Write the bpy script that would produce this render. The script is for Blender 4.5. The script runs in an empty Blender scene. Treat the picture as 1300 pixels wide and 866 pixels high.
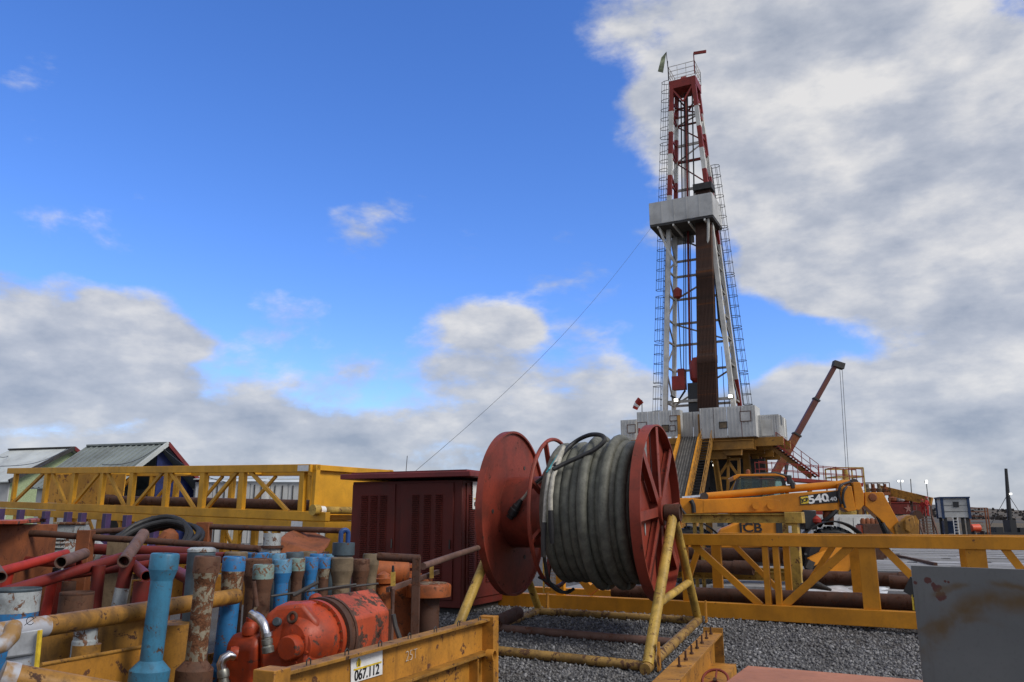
import bpy, bmesh, math, random
import numpy as np
from mathutils import Vector, Matrix, Quaternion
V = Vector
R = math.radians
random.seed(7)
scn = bpy.context.scene
COL = scn.collection

# ------------------------------------------------------------------ camera
F_PX = 1011.0                       # focal length in photo pixels (1300 wide) = 28 mm
CAM_Z = 1.45
TH = math.atan(227 / F_PX)          # upward pitch: horizon at row 660 of 866
CT, ST = math.cos(TH), math.sin(TH)
cd = bpy.data.cameras.new("camera")
cd.sensor_width = 36.0
cd.lens = F_PX / 1300 * 36.0
cd.clip_start = 0.05
cd.clip_end = 6000
cam = bpy.data.objects.new("camera", cd)
COL.objects.link(cam)
cam.location = (0, 0, CAM_Z)
cam.rotation_euler = (math.pi / 2 + TH, 0, 0)
scn.camera = cam

def ray(px, py):
    x = (px - 650) / F_PX; y = (433 - py) / F_PX
    return V((x, CT - y * ST, ST + y * CT))
def P(px, py, Y):
    d = ray(px, py); t = Y / d.y
    return V((d.x * t, Y, CAM_Z + d.z * t))
def G(px, py, z=0.0):
    d = ray(px, py); t = (z - CAM_Z) / d.z
    return V((d.x * t, d.y * t, z))
def PL(px, py, O, n):
    d = ray(px, py); o = V((0, 0, CAM_Z))
    t = (V(O) - o).dot(V(n)) / d.dot(V(n))
    return o + d * t

# ------------------------------------------------------------------ world: Nishita sky with broken cloud
SUN_AZ, SUN_EL = R(122), R(40)      # azimuth measured clockwise from +Y (view direction)
world = bpy.data.worlds.new("World"); scn.world = world
world.use_nodes = True
wn, wl = world.node_tree.nodes, world.node_tree.links
wn.clear()
def NN(nodes, t, **k):
    n = nodes.new(t)
    for a, b in k.items(): setattr(n, a, b)
    return n
def wm(op, a, b=None, c=None, clamp=False):
    n = wn.new('ShaderNodeMath'); n.operation = op; n.use_clamp = clamp
    for i, v in enumerate((a, b, c)):
        if v is None: continue
        if isinstance(v, (int, float)): n.inputs[i].default_value = v
        else: wl.new(v, n.inputs[i])
    return n.outputs[0]
sky = NN(wn, 'ShaderNodeTexSky', sky_type='NISHITA', sun_disc=False)
sky.sun_elevation = SUN_EL; sky.sun_rotation = SUN_AZ
sky.altitude = 200; sky.air_density = 1.0; sky.dust_density = 0.3; sky.ozone_density = 2.5
wtc = wn.new('ShaderNodeTexCoord')
wsep = wn.new('ShaderNodeSeparateXYZ'); wl.new(wtc.outputs['Generated'], wsep.inputs[0])
w_az = wm('ARCTAN2', wsep.outputs[0], wsep.outputs[1])
w_el = wm('ARCSINE', wsep.outputs[2])
w_vec = wn.new('ShaderNodeCombineXYZ'); wl.new(w_az, w_vec.inputs[0]); wl.new(w_el, w_vec.inputs[1])
def wblob(px, py, rx, ry, w):
    d = ray(px, py).normalized()
    a, e = math.atan2(d.x, d.y), math.asin(d.z)
    sx, sy = F_PX / rx, F_PX / ry
    m = wn.new('ShaderNodeVectorMath'); m.operation = 'MULTIPLY_ADD'; wl.new(w_vec.outputs[0], m.inputs[0])
    m.inputs[1].default_value = (sx, sy, 0); m.inputs[2].default_value = (-a * sx, -e * sy, 0)
    q = wn.new('ShaderNodeVectorMath'); q.operation = 'DOT_PRODUCT'
    wl.new(m.outputs[0], q.inputs[0]); wl.new(m.outputs[0], q.inputs[1])
    return wm('MAXIMUM' if w > 0 else 'MINIMUM', wm('MULTIPLY_ADD', q.outputs['Value'], -w, w), 0.0)
def wnoise(scale, detail, rough, off=(0, 0, 0), stretch=1.7, dist=0.0):
    m = wn.new('ShaderNodeMapping'); m.inputs['Scale'].default_value = (1, 1, stretch)
    m.inputs['Location'].default_value = off
    wl.new(wtc.outputs['Generated'], m.inputs[0])
    n = wn.new('ShaderNodeTexNoise'); n.inputs['Scale'].default_value = scale
    n.inputs['Detail'].default_value = detail; n.inputs['Roughness'].default_value = rough
    n.inputs['Distortion'].default_value = dist
    wl.new(m.outputs[0], n.inputs['Vector'])
    return n.outputs[0]
def wss(x, a, b):
    if a > b: return wm('SUBTRACT', 1.0, wss(x, b, a))
    n = wn.new('ShaderNodeMapRange'); n.interpolation_type = 'SMOOTHSTEP'
    n.inputs[1].default_value = a; n.inputs[2].default_value = b
    wl.new(x, n.inputs[0]); return n.outputs[0]
BLOBS = [  # px, py, rx, ry, weight : where the cloud banks stand
    (960, 0, 310, 140, .75), (1080, 170, 330, 210, .8), (1300, 330, 330, 260, .7), (900, 150, 170, 70, .5),
    (1040, 345, 130, 55, .5), (1230, 420, 160, 90, .4), (1180, 540, 280, 90, .5), (1020, 520, 160, 60, .35),
    (50, 430, 200, 100, .85), (180, 415, 90, 55, .45), (250, 500, 200, 50, .4),
    (448, 305, 66, 58, .33), (70, 290, 150, 38, .34), (380, 405, 85, 45, .42), (300, 440, 90, 30, .3), (660, 415, 40, 30, .3), (470, 545, 140, 30, .3), (320, 560, 130, 30, .3),
    (590, 440, 120, 70, .42), (440, 470, 90, 45, .36), (700, 500, 230, 75, .5), (510, 125, 170, 110, -.8), (330, 180, 160, 90, -.4), (900, 440, 120, 40, -.25), (1130, 440, 110, 45, -.3),
]
bs = None
for b in BLOBS:
    q = wblob(*b); bs = q if bs is None else wm('ADD', bs, q)
# away from the picture extra cloud is added to whiten the ambient light
outside = wss(wm('ABSOLUTE', w_az), 0.66, 1.1)
over = wss(w_el, 0.62, 0.95)
bs = wm('ADD', bs, wm('MULTIPLY', wss(w_el, .19, .05), .68))
bs = wm('ADD', wm('MINIMUM', bs, 1.15), wm('MULTIPLY', wm('MAXIMUM', outside, over), 0.62))
n1 = wnoise(3.4, 8, .60, dist=.25)
n2 = wnoise(10, 6, .58, off=(3, 1, 2), stretch=2.0)
shape = wm('ADD', wm('MULTIPLY', wm('SUBTRACT', n1, .5), 1.9), wm('MULTIPLY', wm('SUBTRACT', n2, .5), .85))
dens = wm('ADD', bs, shape)
mask = wss(dens, .17, .58)
n1b = wnoise(10, 6, .58, off=(3.04, .97, 2.10), stretch=2.0)
n3 = wnoise(5.0, 5, .55, off=(7, 2, 5), stretch=2.4)
lit = wm('ADD', wm('MULTIPLY', wm('SUBTRACT', n2, n1b), 1.35), wm('MULTIPLY', wm('SUBTRACT', n3, .42), 1.5))
lit = wm('ADD', lit, wm('MULTIPLY', wss(w_el, .03, .38), .22))
lit = wm('ADD', lit, .30, clamp=True)
ccol = wn.new('ShaderNodeValToRGB'); wl.new(lit, ccol.inputs[0])
er = ccol.color_ramp.elements
er[0].position = 0.0; er[0].color = (2.1, 2.4, 2.95, 1)
er[1].position = 1.0; er[1].color = (5.4, 5.3, 5.15, 1)
e = er.new(.5); e.color = (3.4, 3.58, 3.95, 1)
mx = NN(wn, 'ShaderNodeMix', data_type='RGBA')
wl.new(wm('MULTIPLY', mask, .94), mx.inputs['Factor'])
hs = wn.new('ShaderNodeHueSaturation'); hs.inputs['Saturation'].default_value = 1.20; hs.inputs['Value'].default_value = 1.0
wl.new(sky.outputs[0], hs.inputs['Color'])
tint = NN(wn, 'ShaderNodeMix', data_type='RGBA', blend_type='MULTIPLY'); tint.inputs['Factor'].default_value = 1.0
tint.inputs['B'].default_value = (1.0, 1.07, 1.50, 1); wl.new(hs.outputs[0], tint.inputs['A'])
wl.new(tint.outputs['Result'], mx.inputs['A']); wl.new(ccol.outputs[0], mx.inputs['B'])
bg = wn.new('ShaderNodeBackground'); bg.inputs[1].default_value = 0.15
wl.new(mx.outputs['Result'], bg.inputs[0])
wo = wn.new('ShaderNodeOutputWorld'); wl.new(bg.outputs[0], wo.inputs[0])

sd = bpy.data.lights.new("sun", 'SUN'); sd.energy = 2.4; sd.angle = R(18); sd.color = (1, .95, .88)
sun = bpy.data.objects.new("sun", sd); COL.objects.link(sun)
sdir = V((math.sin(SUN_AZ) * math.cos(SUN_EL), math.cos(SUN_AZ) * math.cos(SUN_EL), math.sin(SUN_EL)))
sun.rotation_euler = (-sdir).to_track_quat('-Z', 'Y').to_euler()
sun.location = sdir * 100

scn.view_settings.view_transform = 'Standard'
scn.view_settings.look = 'None'
scn.view_settings.gamma = 1.0
scn.view_settings.use_curve_mapping = False
scn.view_settings.exposure = 0.0

# ------------------------------------------------------------------ mesh helpers
class MB:
    """collects shapes in world coordinates, built as ONE mesh object"""
    def __init__(s): s.v = []; s.f = []; s.m = []; s.mi = 0
    def add(s, vs, fs):
        o = len(s.v); s.v += [tuple(q) for q in vs]
        s.f += [tuple(i + o for i in q) for q in fs]; s.m += [s.mi] * len(fs); return s
    def box(s, c, sz, M=None):
        hx, hy, hz = sz[0] / 2, sz[1] / 2, sz[2] / 2; c = V(c)
        vs = []
        for z in (-hz, hz):
            for y in (-hy, hy):
                for x in (-hx, hx):
                    p = V((x, y, z)); p = (M @ p) if M else p; vs.append(p + c)
        return s.add(vs, [(0, 2, 3, 1), (4, 5, 7, 6), (0, 1, 5, 4), (2, 6, 7, 3), (0, 4, 6, 2), (1, 3, 7, 5)])
    def bar(s, a, b, w, h, up=(0, 0, 1)):
        """rectangular bar from a to b, w across, h along 'up'"""
        a, b = V(a), V(b); d = (b - a).normalized(); up = V(up)
        if abs(d.dot(up)) > .99: up = V((0, 1, 0))
        x = d.cross(up).normalized(); u = x.cross(d).normalized()
        vs = []
        for p in (a, b):
            for k in ((-1, -1), (1, -1), (1, 1), (-1, 1)): vs.append(p + x * (k[0] * w / 2) + u * (k[1] * h / 2))
        return s.add(vs, [(3, 2, 1, 0), (4, 5, 6, 7), (0, 1, 5, 4), (1, 2, 6, 5), (2, 3, 7, 6), (3, 0, 4, 7)])
    def ibeam(s, a, b, w, h, t=.02, up=(0, 0, 1)):
        a, b = V(a), V(b); d = (b - a).normalized(); up = V(up)
        x = d.cross(up).normalized(); u = x.cross(d).normalized()
        s.bar(a + u * (h / 2 - t / 2), b + u * (h / 2 - t / 2), w, t, u)
        s.bar(a - u * (h / 2 - t / 2), b - u * (h / 2 - t / 2), w, t, u)
        return s.bar(a, b, t, h - 2 * t + .002, u)
    def tube(s, a, b, r0, r1=None, n=14, hollow=0.0, caps=True):
        a, b = V(a), V(b); r1 = r0 if r1 is None else r1
        d = (b - a).normalized(); ref = V((0, 0, 1)) if abs(d.z) < .9 else V((1, 0, 0))
        x = d.cross(ref).normalized(); y = d.cross(x)
        C = [(math.cos(2 * math.pi * i / n), math.sin(2 * math.pi * i / n)) for i in range(n)]
        ring = lambda p, r: [p + (x * c + y * q) * r for c, q in C]
        if hollow > 0:
            i0, i1 = r0 - hollow, r1 - hollow
            vs = ring(a, r0) + ring(b, r1) + ring(a, i0) + ring(b, i1); fs = []
            for i in range(n):
                j = (i + 1) % n
                fs += [(i, n + i, n + j, j), (2 * n + i, 2 * n + j, 3 * n + j, 3 * n + i),
                       (i, j, 2 * n + j, 2 * n + i), (n + i, 3 * n + i, 3 * n + j, n + j)]
            return s.add(vs, fs)
        vs = ring(a, r0) + ring(b, r1)
        fs = [(i, n + i, n + (i + 1) % n, (i + 1) % n) for i in range(n)]
        if caps: fs += [tuple(range(n)), tuple(range(2 * n - 1, n - 1, -1))]
        return s.add(vs, fs)
    def path(s, pts, r, n=10, closed=False, caps=True):
        pts = [V(p) for p in pts]; m = len(pts); fr = []
        for i in range(m):
            if closed: t = pts[(i + 1) % m] - pts[i - 1]
            else: t = pts[min(i + 1, m - 1)] - pts[max(i - 1, 0)]
            t.normalize()
            if i == 0:
                ref = V((0, 0, 1)) if abs(t.z) < .9 else V((1, 0, 0)); x = t.cross(ref).normalized()
            else:
                x = (x - t * x.dot(t)).normalized()
            fr.append((x.copy(), t.cross(x)))
        rr = r if isinstance(r, (list, tuple)) else [r] * m
        vs = []
        for p, (x, y), q in zip(pts, fr, rr):
            for i in range(n):
                a = 2 * math.pi * i / n; vs.append(p + (x * math.cos(a) + y * math.sin(a)) * q)
        fs = []
        for k in range(m if closed else m - 1):
            k2 = (k + 1) % m
            for i in range(n):
                j = (i + 1) % n
                fs.append((k * n + i, k * n + j, k2 * n + j, k2 * n + i))
        if caps and not closed:
            fs += [tuple(range(n - 1, -1, -1)), tuple(range((m - 1) * n, m * n))]
        return s.add(vs, fs)
    def lathe(s, prof, base, axis=(0, 0, 1), n=20, caps=True):
        """prof: (distance along axis, radius)"""
        base = V(base); d = V(axis).normalized(); ref = V((0, 0, 1)) if abs(d.z) < .9 else V((1, 0, 0))
        x = d.cross(ref).normalized(); y = d.cross(x); vs = []
        for h, r in prof:
            for i in range(n):
                a = 2 * math.pi * i / n; vs.append(base + d * h + (x * math.cos(a) + y * math.sin(a)) * r)
        m = len(prof); fs = []
        for k in range(m - 1):
            for i in range(n):
                j = (i + 1) % n; fs.append((k * n + i, (k + 1) * n + i, (k + 1) * n + j, k * n + j))
        if caps: fs += [tuple(range(n)), tuple(range(m * n - 1, (m - 1) * n - 1, -1))]
        return s.add(vs, fs)
    def prism(s, poly, d):
        """poly: 3-D points, extruded by vector d"""
        poly = [V(p) for p in poly]; d = V(d); n = len(poly)
        nrm = V((0, 0, 0))
        for i in range(n): nrm += poly[i].cross(poly[(i + 1) % n])
        if nrm.dot(d) > 0: poly = poly[::-1]
        vs = poly + [p + d for p in poly]
        return s.add(vs, [tuple(range(n)), tuple(range(2 * n - 1, n - 1, -1))] +
                     [((i + 1) % n, i, n + i, n + (i + 1) % n) for i in range(n)])
    def ring(s, c, axis, R0, r, n=36, k=8):
        c = V(c); d = V(axis).normalized(); ref = V((0, 0, 1)) if abs(d.z) < .9 else V((1, 0, 0))
        x = d.cross(ref).normalized(); y = d.cross(x)
        return s.path([c + (x * math.cos(2 * math.pi * i / n) + y * math.sin(2 * math.pi * i / n)) * R0 for i in range(n)], r, k, closed=True)
    def build(s, name, mat, root=None, parent=None, label=None, smooth=True, bevel=0.0, ang=32):
        o0 = root.location.copy() if root is not None else V((0, 0, 0))
        me = bpy.data.meshes.new(name)
        me.from_pydata([tuple(V(v) - o0) for v in s.v], [], s.f)
        for m in (mat if isinstance(mat, (list, tuple)) else [mat]): me.materials.append(m)
        if any(s.m): me.polygons.foreach_set('material_index', s.m)
        if smooth:
            me.polygons.foreach_set('use_smooth', [True] * len(me.polygons))
            me.set_sharp_from_angle(angle=R(ang))
        me.update()
        o = bpy.data.objects.new(name, me); COL.objects.link(o)
        par = parent if parent is not None else root
        if par is not None: o.parent = par
        if label: o['label'] = label
        if bevel > 0:
            b = o.modifiers.new('bevel', 'BEVEL'); b.width = bevel; b.segments = 2; b.limit_method = 'ANGLE'; b.angle_limit = R(40)
        return o

def spl(pts, n=6):
    pts = [V(p) for p in pts]; out = []
    for i in range(len(pts) - 1):
        a, b, c, d = pts[max(i - 1, 0)], pts[i], pts[i + 1], pts[min(i + 2, len(pts) - 1)]
        for j in range(n):
            t = j / n; out.append(.5 * ((2 * b) + (c - a) * t + (2 * a - 5 * b + 4 * c - d) * t * t + (3 * b - a - 3 * c + d) * t ** 3))
    return out + [pts[-1]]
def thing(name, label, cat, loc=(0, 0, 0), group=None):
    o = bpy.data.objects.new(name, None); COL.objects.link(o)
    o.location = loc; o.empty_display_size = .1
    o['label'] = label; o['category'] = cat
    if group: o['group'] = group
    return o
def tag(o, label, cat, group=None, kind=None):
    if label: o['label'] = label
    if cat: o['category'] = cat
    if group: o['group'] = group
    if kind: o['kind'] = kind
    return o
def solo(name, mb, mat, label, cat, loc, group=None, **k):
    """a thing that is one mesh, origin at loc"""
    e = type('L', (), {})(); e.location = V(loc)
    o = mb.build(name, mat, None, **k)
    me = o.data; me.transform(Matrix.Translation(-V(loc))); o.location = loc
    return tag(o, label, cat, group)
def copy_thing(src, loc, label, group=None, dz=0):
    r = src.copy(); COL.objects.link(r); r.location = loc; r['label'] = label
    if group: r['group'] = group
    for ch in [c for c in bpy.data.objects if c.parent == src]:
        c = ch.copy(); COL.objects.link(c); c.parent = r
        for g in [q for q in bpy.data.objects if q.parent == ch]:
            d = g.copy(); COL.objects.link(d); d.parent = c
    return r
def text_mesh(name, txt, size, origin, xdir, ydir, mat, root, parent=None, align='CENTER', depth=.002, sx=1.0, bold=0.0):
    cu = bpy.data.curves.new(name, 'FONT'); cu.body = txt; cu.size = size; cu.align_x = align; cu.align_y = 'CENTER'
    cu.extrude = depth; cu.offset = bold
    to = bpy.data.objects.new(name, cu); COL.objects.link(to)
    bpy.context.view_layer.update()
    me = bpy.data.meshes.new_from_object(to.evaluated_get(bpy.context.evaluated_depsgraph_get()))
    bpy.data.objects.remove(to); bpy.data.curves.remove(cu)
    x = V(xdir).normalized(); y = V(ydir); y = (y - x * y.dot(x)).normalized(); z = x.cross(y)
    M = Matrix((x, y, z)).transposed().to_4x4(); M.translation = V(origin) - root.location
    me.transform(M @ Matrix.Diagonal((sx, 1, 1, 1)))
    me.materials.clear(); me.materials.append(mat); me.name = name
    o = bpy.data.objects.new(name, me); COL.objects.link(o); o.parent = parent or root
    return o

# ------------------------------------------------------------------ materials
MATS = {}
def srgb(r, g, b):
    f = lambda c: ((c / 255 + .055) / 1.055) ** 2.4 if c > 10 else c / 255 / 12.92
    return (f(r), f(g), f(b), 1)
class NT:
    def __init__(s, name):
        s.mat = bpy.data.materials.new(name); s.mat.use_nodes = True
        s.t = s.mat.node_tree; s.n = s.t.nodes; s.l = s.t.links
        s.b = s.n['Principled BSDF']; s.tc = s.n.new('ShaderNodeTexCoord')
    def noise(s, scale, detail=4, rough=.55, stretch=(1, 1, 1), dist=0, off=(0, 0, 0), world=False):
        m = s.n.new('ShaderNodeMapping'); m.inputs['Scale'].default_value = stretch; m.inputs['Location'].default_value = off
        if world:
            g = s.n.new('ShaderNodeNewGeometry'); s.l.new(g.outputs['Position'], m.inputs[0])
        else: s.l.new(s.tc.outputs['Object'], m.inputs[0])
        n = s.n.new('ShaderNodeTexNoise'); n.inputs['Scale'].default_value = scale; n.inputs['Detail'].default_value = detail
        n.inputs['Roughness'].default_value = rough; n.inputs['Distortion'].default_value = dist
        s.l.new(m.outputs[0], n.inputs['Vector']); return n.outputs[0]
    def ramp(s, x, a, b):
        n = s.n.new('ShaderNodeMapRange'); n.interpolation_type = 'SMOOTHSTEP'
        n.inputs[1].default_value = a; n.inputs[2].default_value = b; s.l.new(x, n.inputs[0]); return n.outputs[0]
    def math(s, op, a, b):
        n = s.n.new('ShaderNodeMath'); n.operation = op
        for i, v in enumerate((a, b)):
            if isinstance(v, (int, float)): n.inputs[i].default_value = v
            else: s.l.new(v, n.inputs[i])
        return n.outputs[0]
    def mix(s, f, a, b, blend='MIX'):
        n = s.n.new('ShaderNodeMix'); n.data_type = 'RGBA'; n.blend_type = blend
        for k, v in (('Factor', f), ('A', a), ('B', b)):
            i = n.inputs[k]
            if isinstance(v, (int, float)): i.default_value = v
            elif isinstance(v, tuple): i.default_value = v if len(v) == 4 else (*v, 1)
            else: s.l.new(v, i)
        return n.outputs['Result']
    def col(s, c): s.l.new(c, s.b.inputs['Base Color'])
    def rough(s, c):
        if isinstance(c, (int, float)): s.b.inputs['Roughness'].default_value = c
        else: s.l.new(c, s.b.inputs['Roughness'])
    def bump(s, h, strength=.2, dist=.01):
        n = s.n.new('ShaderNodeBump'); n.inputs['Strength'].default_value = strength; n.inputs['Distance'].default_value = dist
        s.l.new(h, n.inputs['Height']); s.l.new(n.outputs[0], s.b.inputs['Normal'])
def paint(name, c, rust=.25, rustc=(.075, .028, .014), scale=5.0, rough=.5, dirt=.35, dirtc=(.035, .026, .02), metal=0.0, vary=.18, streak=.3, bump=.12):
    """weathered paint: tone drift, rust chips, grime and run-down streaks"""
    k = NT(name); c = tuple(c[:3])
    rnd = k.n.new('ShaderNodeObjectInfo')
    tone = k.noise(scale * .35, 3, .6)
    dark = tuple(q * (1 - vary) for q in c); light = tuple(min(1, q * (1 + vary)) for q in c)
    base = k.mix(k.ramp(tone, .3, .7), dark, light)
    base = k.mix(k.math('MULTIPLY', rnd.outputs['Random'], .25), base, k.mix(1.0, base, (.78, .8, .84), 'MULTIPLY'))
    fine = k.noise(scale * 9, 5, .7)
    base = k.mix(k.math('MULTIPLY', k.ramp(fine, .45, .75), dirt * .6), base, dirtc)
    gm = k.noise(scale * .9, 5, .62, dist=.4, off=(2, 7, 1))
    base = k.mix(k.math('MULTIPLY', k.ramp(gm, .42, .72), min(.75, dirt * 1.25)), base, k.mix(.5, tuple(q * .42 for q in c), dirtc))
    st = k.noise(scale * 2.2, 4, .6, stretch=(1, 1, .12), off=(4, 2, 0))
    base = k.mix(k.math('MULTIPLY', k.ramp(st, .52, .78), streak), base, tuple(q * .5 + d * .5 for q, d in zip(dirtc, rustc)))
    r1 = k.noise(scale * 1.6, 8, .68, dist=.6, off=(1, 5, 3)); r2 = k.noise(scale * 7, 5, .65, off=(9, 0, 2))
    rm = k.math('ADD', k.math('MULTIPLY', r1, .72), k.math('MULTIPLY', r2, .28))
    lo = .68 - rust * .36
    rmask = k.ramp(rm, lo, lo + .045)
    rcol = k.mix(k.ramp(r2, .35, .65), tuple(q * .55 for q in rustc), tuple(min(1, q * 1.7) for q in rustc))
    k.col(k.mix(rmask, base, rcol))
    k.rough(k.math('ADD', k.math('MULTIPLY', rmask, .35), k.math('ADD', k.math('MULTIPLY', fine, .25), rough - .12)))
    k.b.inputs['Metallic'].default_value = metal; k.b.inputs['Specular IOR Level'].default_value = .32
    h = k.math('SUBTRACT', k.math('MULTIPLY', fine, .4), k.math('MULTIPLY', rmask, .5))
    k.bump(h, bump, .006)
    MATS[name] = k.mat; return k.mat
def plain(name, c, rough=.5, metal=0.0, noise=.25, scale=20, emit=0.0, bump=0.0):
    k = NT(name); c = tuple(c[:3])
    n = k.noise(scale, 4, .6)
    k.col(k.mix(k.ramp(n, .3, .7), tuple(q * (1 - noise) for q in c), tuple(min(1, q * (1 + noise)) for q in c)))
    k.rough(rough); k.b.inputs['Metallic'].default_value = metal
    if bump: k.bump(n, bump, .01)
    if emit:
        k.b.inputs['Emission Color'].default_value = (*c, 1); k.b.inputs['Emission Strength'].default_value = emit
    MATS[name] = k.mat; return k.mat

M_yel = paint('yellow_paint', (.62, .255, .016), rust=.17, scale=3.0, rustc=(.10, .045, .02), dirt=.22, streak=.2)
M_yelL = paint('yellow_paint_left', (.64, .315, .020), rust=.15, scale=3.0, rustc=(.12, .055, .02), dirt=.2, streak=.2)
M_girt = paint('girt_shaded_white', (.36, .35, .32), rust=.2, scale=1.2, dirt=.4)  # mast white darkened: the backlit shade of the bracing is in the colour
M_yel2 = paint('yellow_paint_worn', (.47, .21, .03), rust=.34, scale=4.0, rustc=(.07, .03, .016), dirt=.5, streak=.4)
M_yelp = paint('pale_yellow_paint', (.50, .32, .065), rust=.34, scale=5, rustc=(.09, .04, .02), dirt=.55, streak=.45)
M_yelgrime = paint('grimy_yellow_tube', (.34, .20, .055), rust=.44, scale=5, rustc=(.07, .035, .02), dirt=.7, streak=.5)
M_yelplate = paint('yellow_rusty_sheet', (.66, .33, .03), rust=.40, scale=1.6, rustc=(.17, .075, .03), dirt=.2, streak=.2)
M_ochre = paint('ochre_paint_grimy', (.34, .165, .028), rust=.32, scale=6, rustc=(.045, .022, .014), dirt=.6, streak=.5)
M_red = paint('reel_red_paint', (.25, .042, .024), rust=.27, scale=3.0, rustc=(.045, .018, .012), dirt=.45, rough=.52)
M_cab = paint('oxblood_paint', (.105, .014, .009), rust=.10, scale=2.0, rustc=(.03, .012, .01), dirt=.3, rough=.6, streak=.2)
M_cabroof = paint('roof_red_paint', (.19, .030, .030), rust=.14, scale=3, dirt=.3, rough=.45)
M_pipe_red = paint('red_pipe_paint', (.155, .018, .013), rust=.30, scale=7, dirt=.4)
M_bright_red = paint('bright_red_paint', (.36, .028, .016), rust=.12, scale=7, dirt=.3)
M_rust = paint('rusty_steel', (.085, .040, .026), rust=.45, scale=5, rustc=(.06, .026, .015), dirt=.5, rough=.75)
M_rustlight = paint('brown_pipe_steel', (.15, .085, .065), rust=.32, scale=6, rustc=(.085, .035, .02), dirt=.4, rough=.7)
M_rustor = paint('rust_orange_steel', (.22, .068, .024), rust=.34, scale=7, rustc=(.09, .03, .015), dirt=.45, rough=.7)
M_orange = paint('pump_orange_paint', (.40, .052, .014), rust=.34, scale=6, rustc=(.06, .028, .02), dirt=.45, rough=.45)
M_castor = paint('orange_casting', (.36, .095, .024), rust=.36, scale=6, rustc=(.10, .04, .02), dirt=.45, rough=.55)
M_lightprimer = paint('light_primer', (.47, .49, .51), rust=.24, scale=7, rustc=(.22, .13, .05), dirt=.3)
M_orangechip = paint('chipped_orange_panel', (.44, .075, .030), rust=.52, scale=4.0, rustc=(.060, .034, .024), dirt=.5, rough=.5)
M_blue = paint('sub_blue_paint', (.040, .170, .275), rust=.30, scale=8, rustc=(.05, .03, .02), dirt=.35, rough=.45)
M_bluebright = paint('bright_blue_paint', (.028, .165, .38), rust=.40, scale=9, rustc=(.10, .045, .02), dirt=.25, rough=.45)
M_bluechip = paint('chipped_blue_paint', (.10, .26, .40), rust=.42, scale=9, rustc=(.10, .06, .035), dirt=.4)
M_tealchip = paint('chipped_teal_paint', (.19, .28, .25), rust=.46, scale=9, rustc=(.12, .055, .025), dirt=.4)
M_slate = paint('slate_blue_steel', (.065, .095, .115), rust=.22, scale=6, dirt=.5, rough=.6)
M_subrust = paint('sub_rust_steel', (.12, .055, .030), rust=.40, scale=8, rustc=(.05, .022, .014), dirt=.5, rough=.7)
M_subpale = paint('sub_pale_crust', (.27, .235, .165), rust=.62, scale=8, rustc=(.10, .042, .02), dirt=.5, rough=.75)
M_tan = paint('tan_steel', (.19, .14, .085), rust=.28, scale=7, rustc=(.08, .05, .03), dirt=.5, rough=.7)
M_white = paint('white_wall_paint', (.53, .53, .51), rust=.06, scale=.8, rustc=(.22, .13, .07), dirt=.2, streak=.18, rough=.5)
M_whitem = paint('mast_white_paint', (.66, .65, .60), rust=.12, scale=1.2, rustc=(.24, .14, .07), dirt=.25, rough=.5)
M_mastred = paint('mast_red_paint', (.26, .030, .022), rust=.12, scale=1.2, dirt=.3, rough=.5)
M_whitechip = paint('chipped_white_paint', (.38, .41, .41), rust=.42, scale=8, rustc=(.10, .05, .03), dirt=.45)
M_grey = paint('grey_plate_paint', (.155, .165, .175), rust=.05, scale=2.0, rustc=(.13, .03, .02), dirt=.3, rough=.42)
M_darkgrey = paint('dark_steel', (.05, .048, .046), rust=.2, scale=6, dirt=.4, rough=.6)
M_ochrerig = paint('rig_ochre_paint', (.36, .175, .030), rust=.2, scale=.8, rustc=(.08, .04, .02), dirt=.45, rough=.55)
M_salmon = paint('salmon_deck_paint', (.44, .17, .09), rust=.08, scale=2.0, rustc=(.16, .07, .04), dirt=.2, rough=.55)
M_jcb = paint('machine_yellow_paint', (.62, .225, .014), rust=.06, scale=1.8, rustc=(.12, .06, .03), dirt=.25, rough=.38, streak=.15)
M_purple = paint('purple_paint', (.060, .035, .11), rust=.15, scale=9, dirt=.3)
M_black = plain('black_rubber', (.012, .012, .013), .55, noise=.4, bump=.1)
M_blackp = plain('black_plastic', (.018, .018, .019), .4)
M_decal = plain('decal_white', (.72, .72, .70), .5, noise=.08)
M_decalblack = plain('decal_black', (.012, .012, .014), .4)
M_decalyel = plain('decal_yellow', (.65, .45, .03), .5)
M_chalk = plain('chalk', (.55, .52, .46), .9)
M_fadedmark = plain('faded_mark', (.30, .14, .12), .9)
M_silver = plain('silver_steel', (.62, .62, .64), .28, 1.0, noise=.25)
M_lamp = plain('lamp_glow', (1.0, .97, .85), .4, emit=4.0)
M_bluetarp = plain('blue_tarp', (.013, .021, .095), .55, noise=.3, scale=3)
M_brightblue = plain('blue_sheet', (.04, .16, .42), .5)
M_roofgrey = paint('grey_roof_sheet', (.22, .25, .24), rust=.08, scale=.5, rustc=(.14, .10, .07), dirt=.3, rough=.45)
M_roofpale = paint('pale_roof_sheet', (.52, .55, .53), rust=.04, scale=.5, dirt=.2, rough=.5)
M_green = plain('pale_green_board', (.33, .40, .22), .7)
M_wire = plain('wire', (.03, .03, .032), .6)
M_coverall = plain('red_coverall', (.33, .020, .016), .85)
M_skin = plain('skin', (.45, .26, .19), .6)
M_cable = None
k = NT('grey_cable_sheath'); n = k.noise(9, 5, .6); f = k.noise(40, 4, .65)
cc = k.mix(k.ramp(n, .3, .7), (.082, .084, .066), (.150, .150, .120))
cc = k.mix(k.math('MULTIPLY', k.ramp(f, .45, .75), .5), cc, (.035, .033, .028)); k.col(cc); k.rough(.62); k.bump(f, .15, .004); M_cable = k.mat
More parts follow.
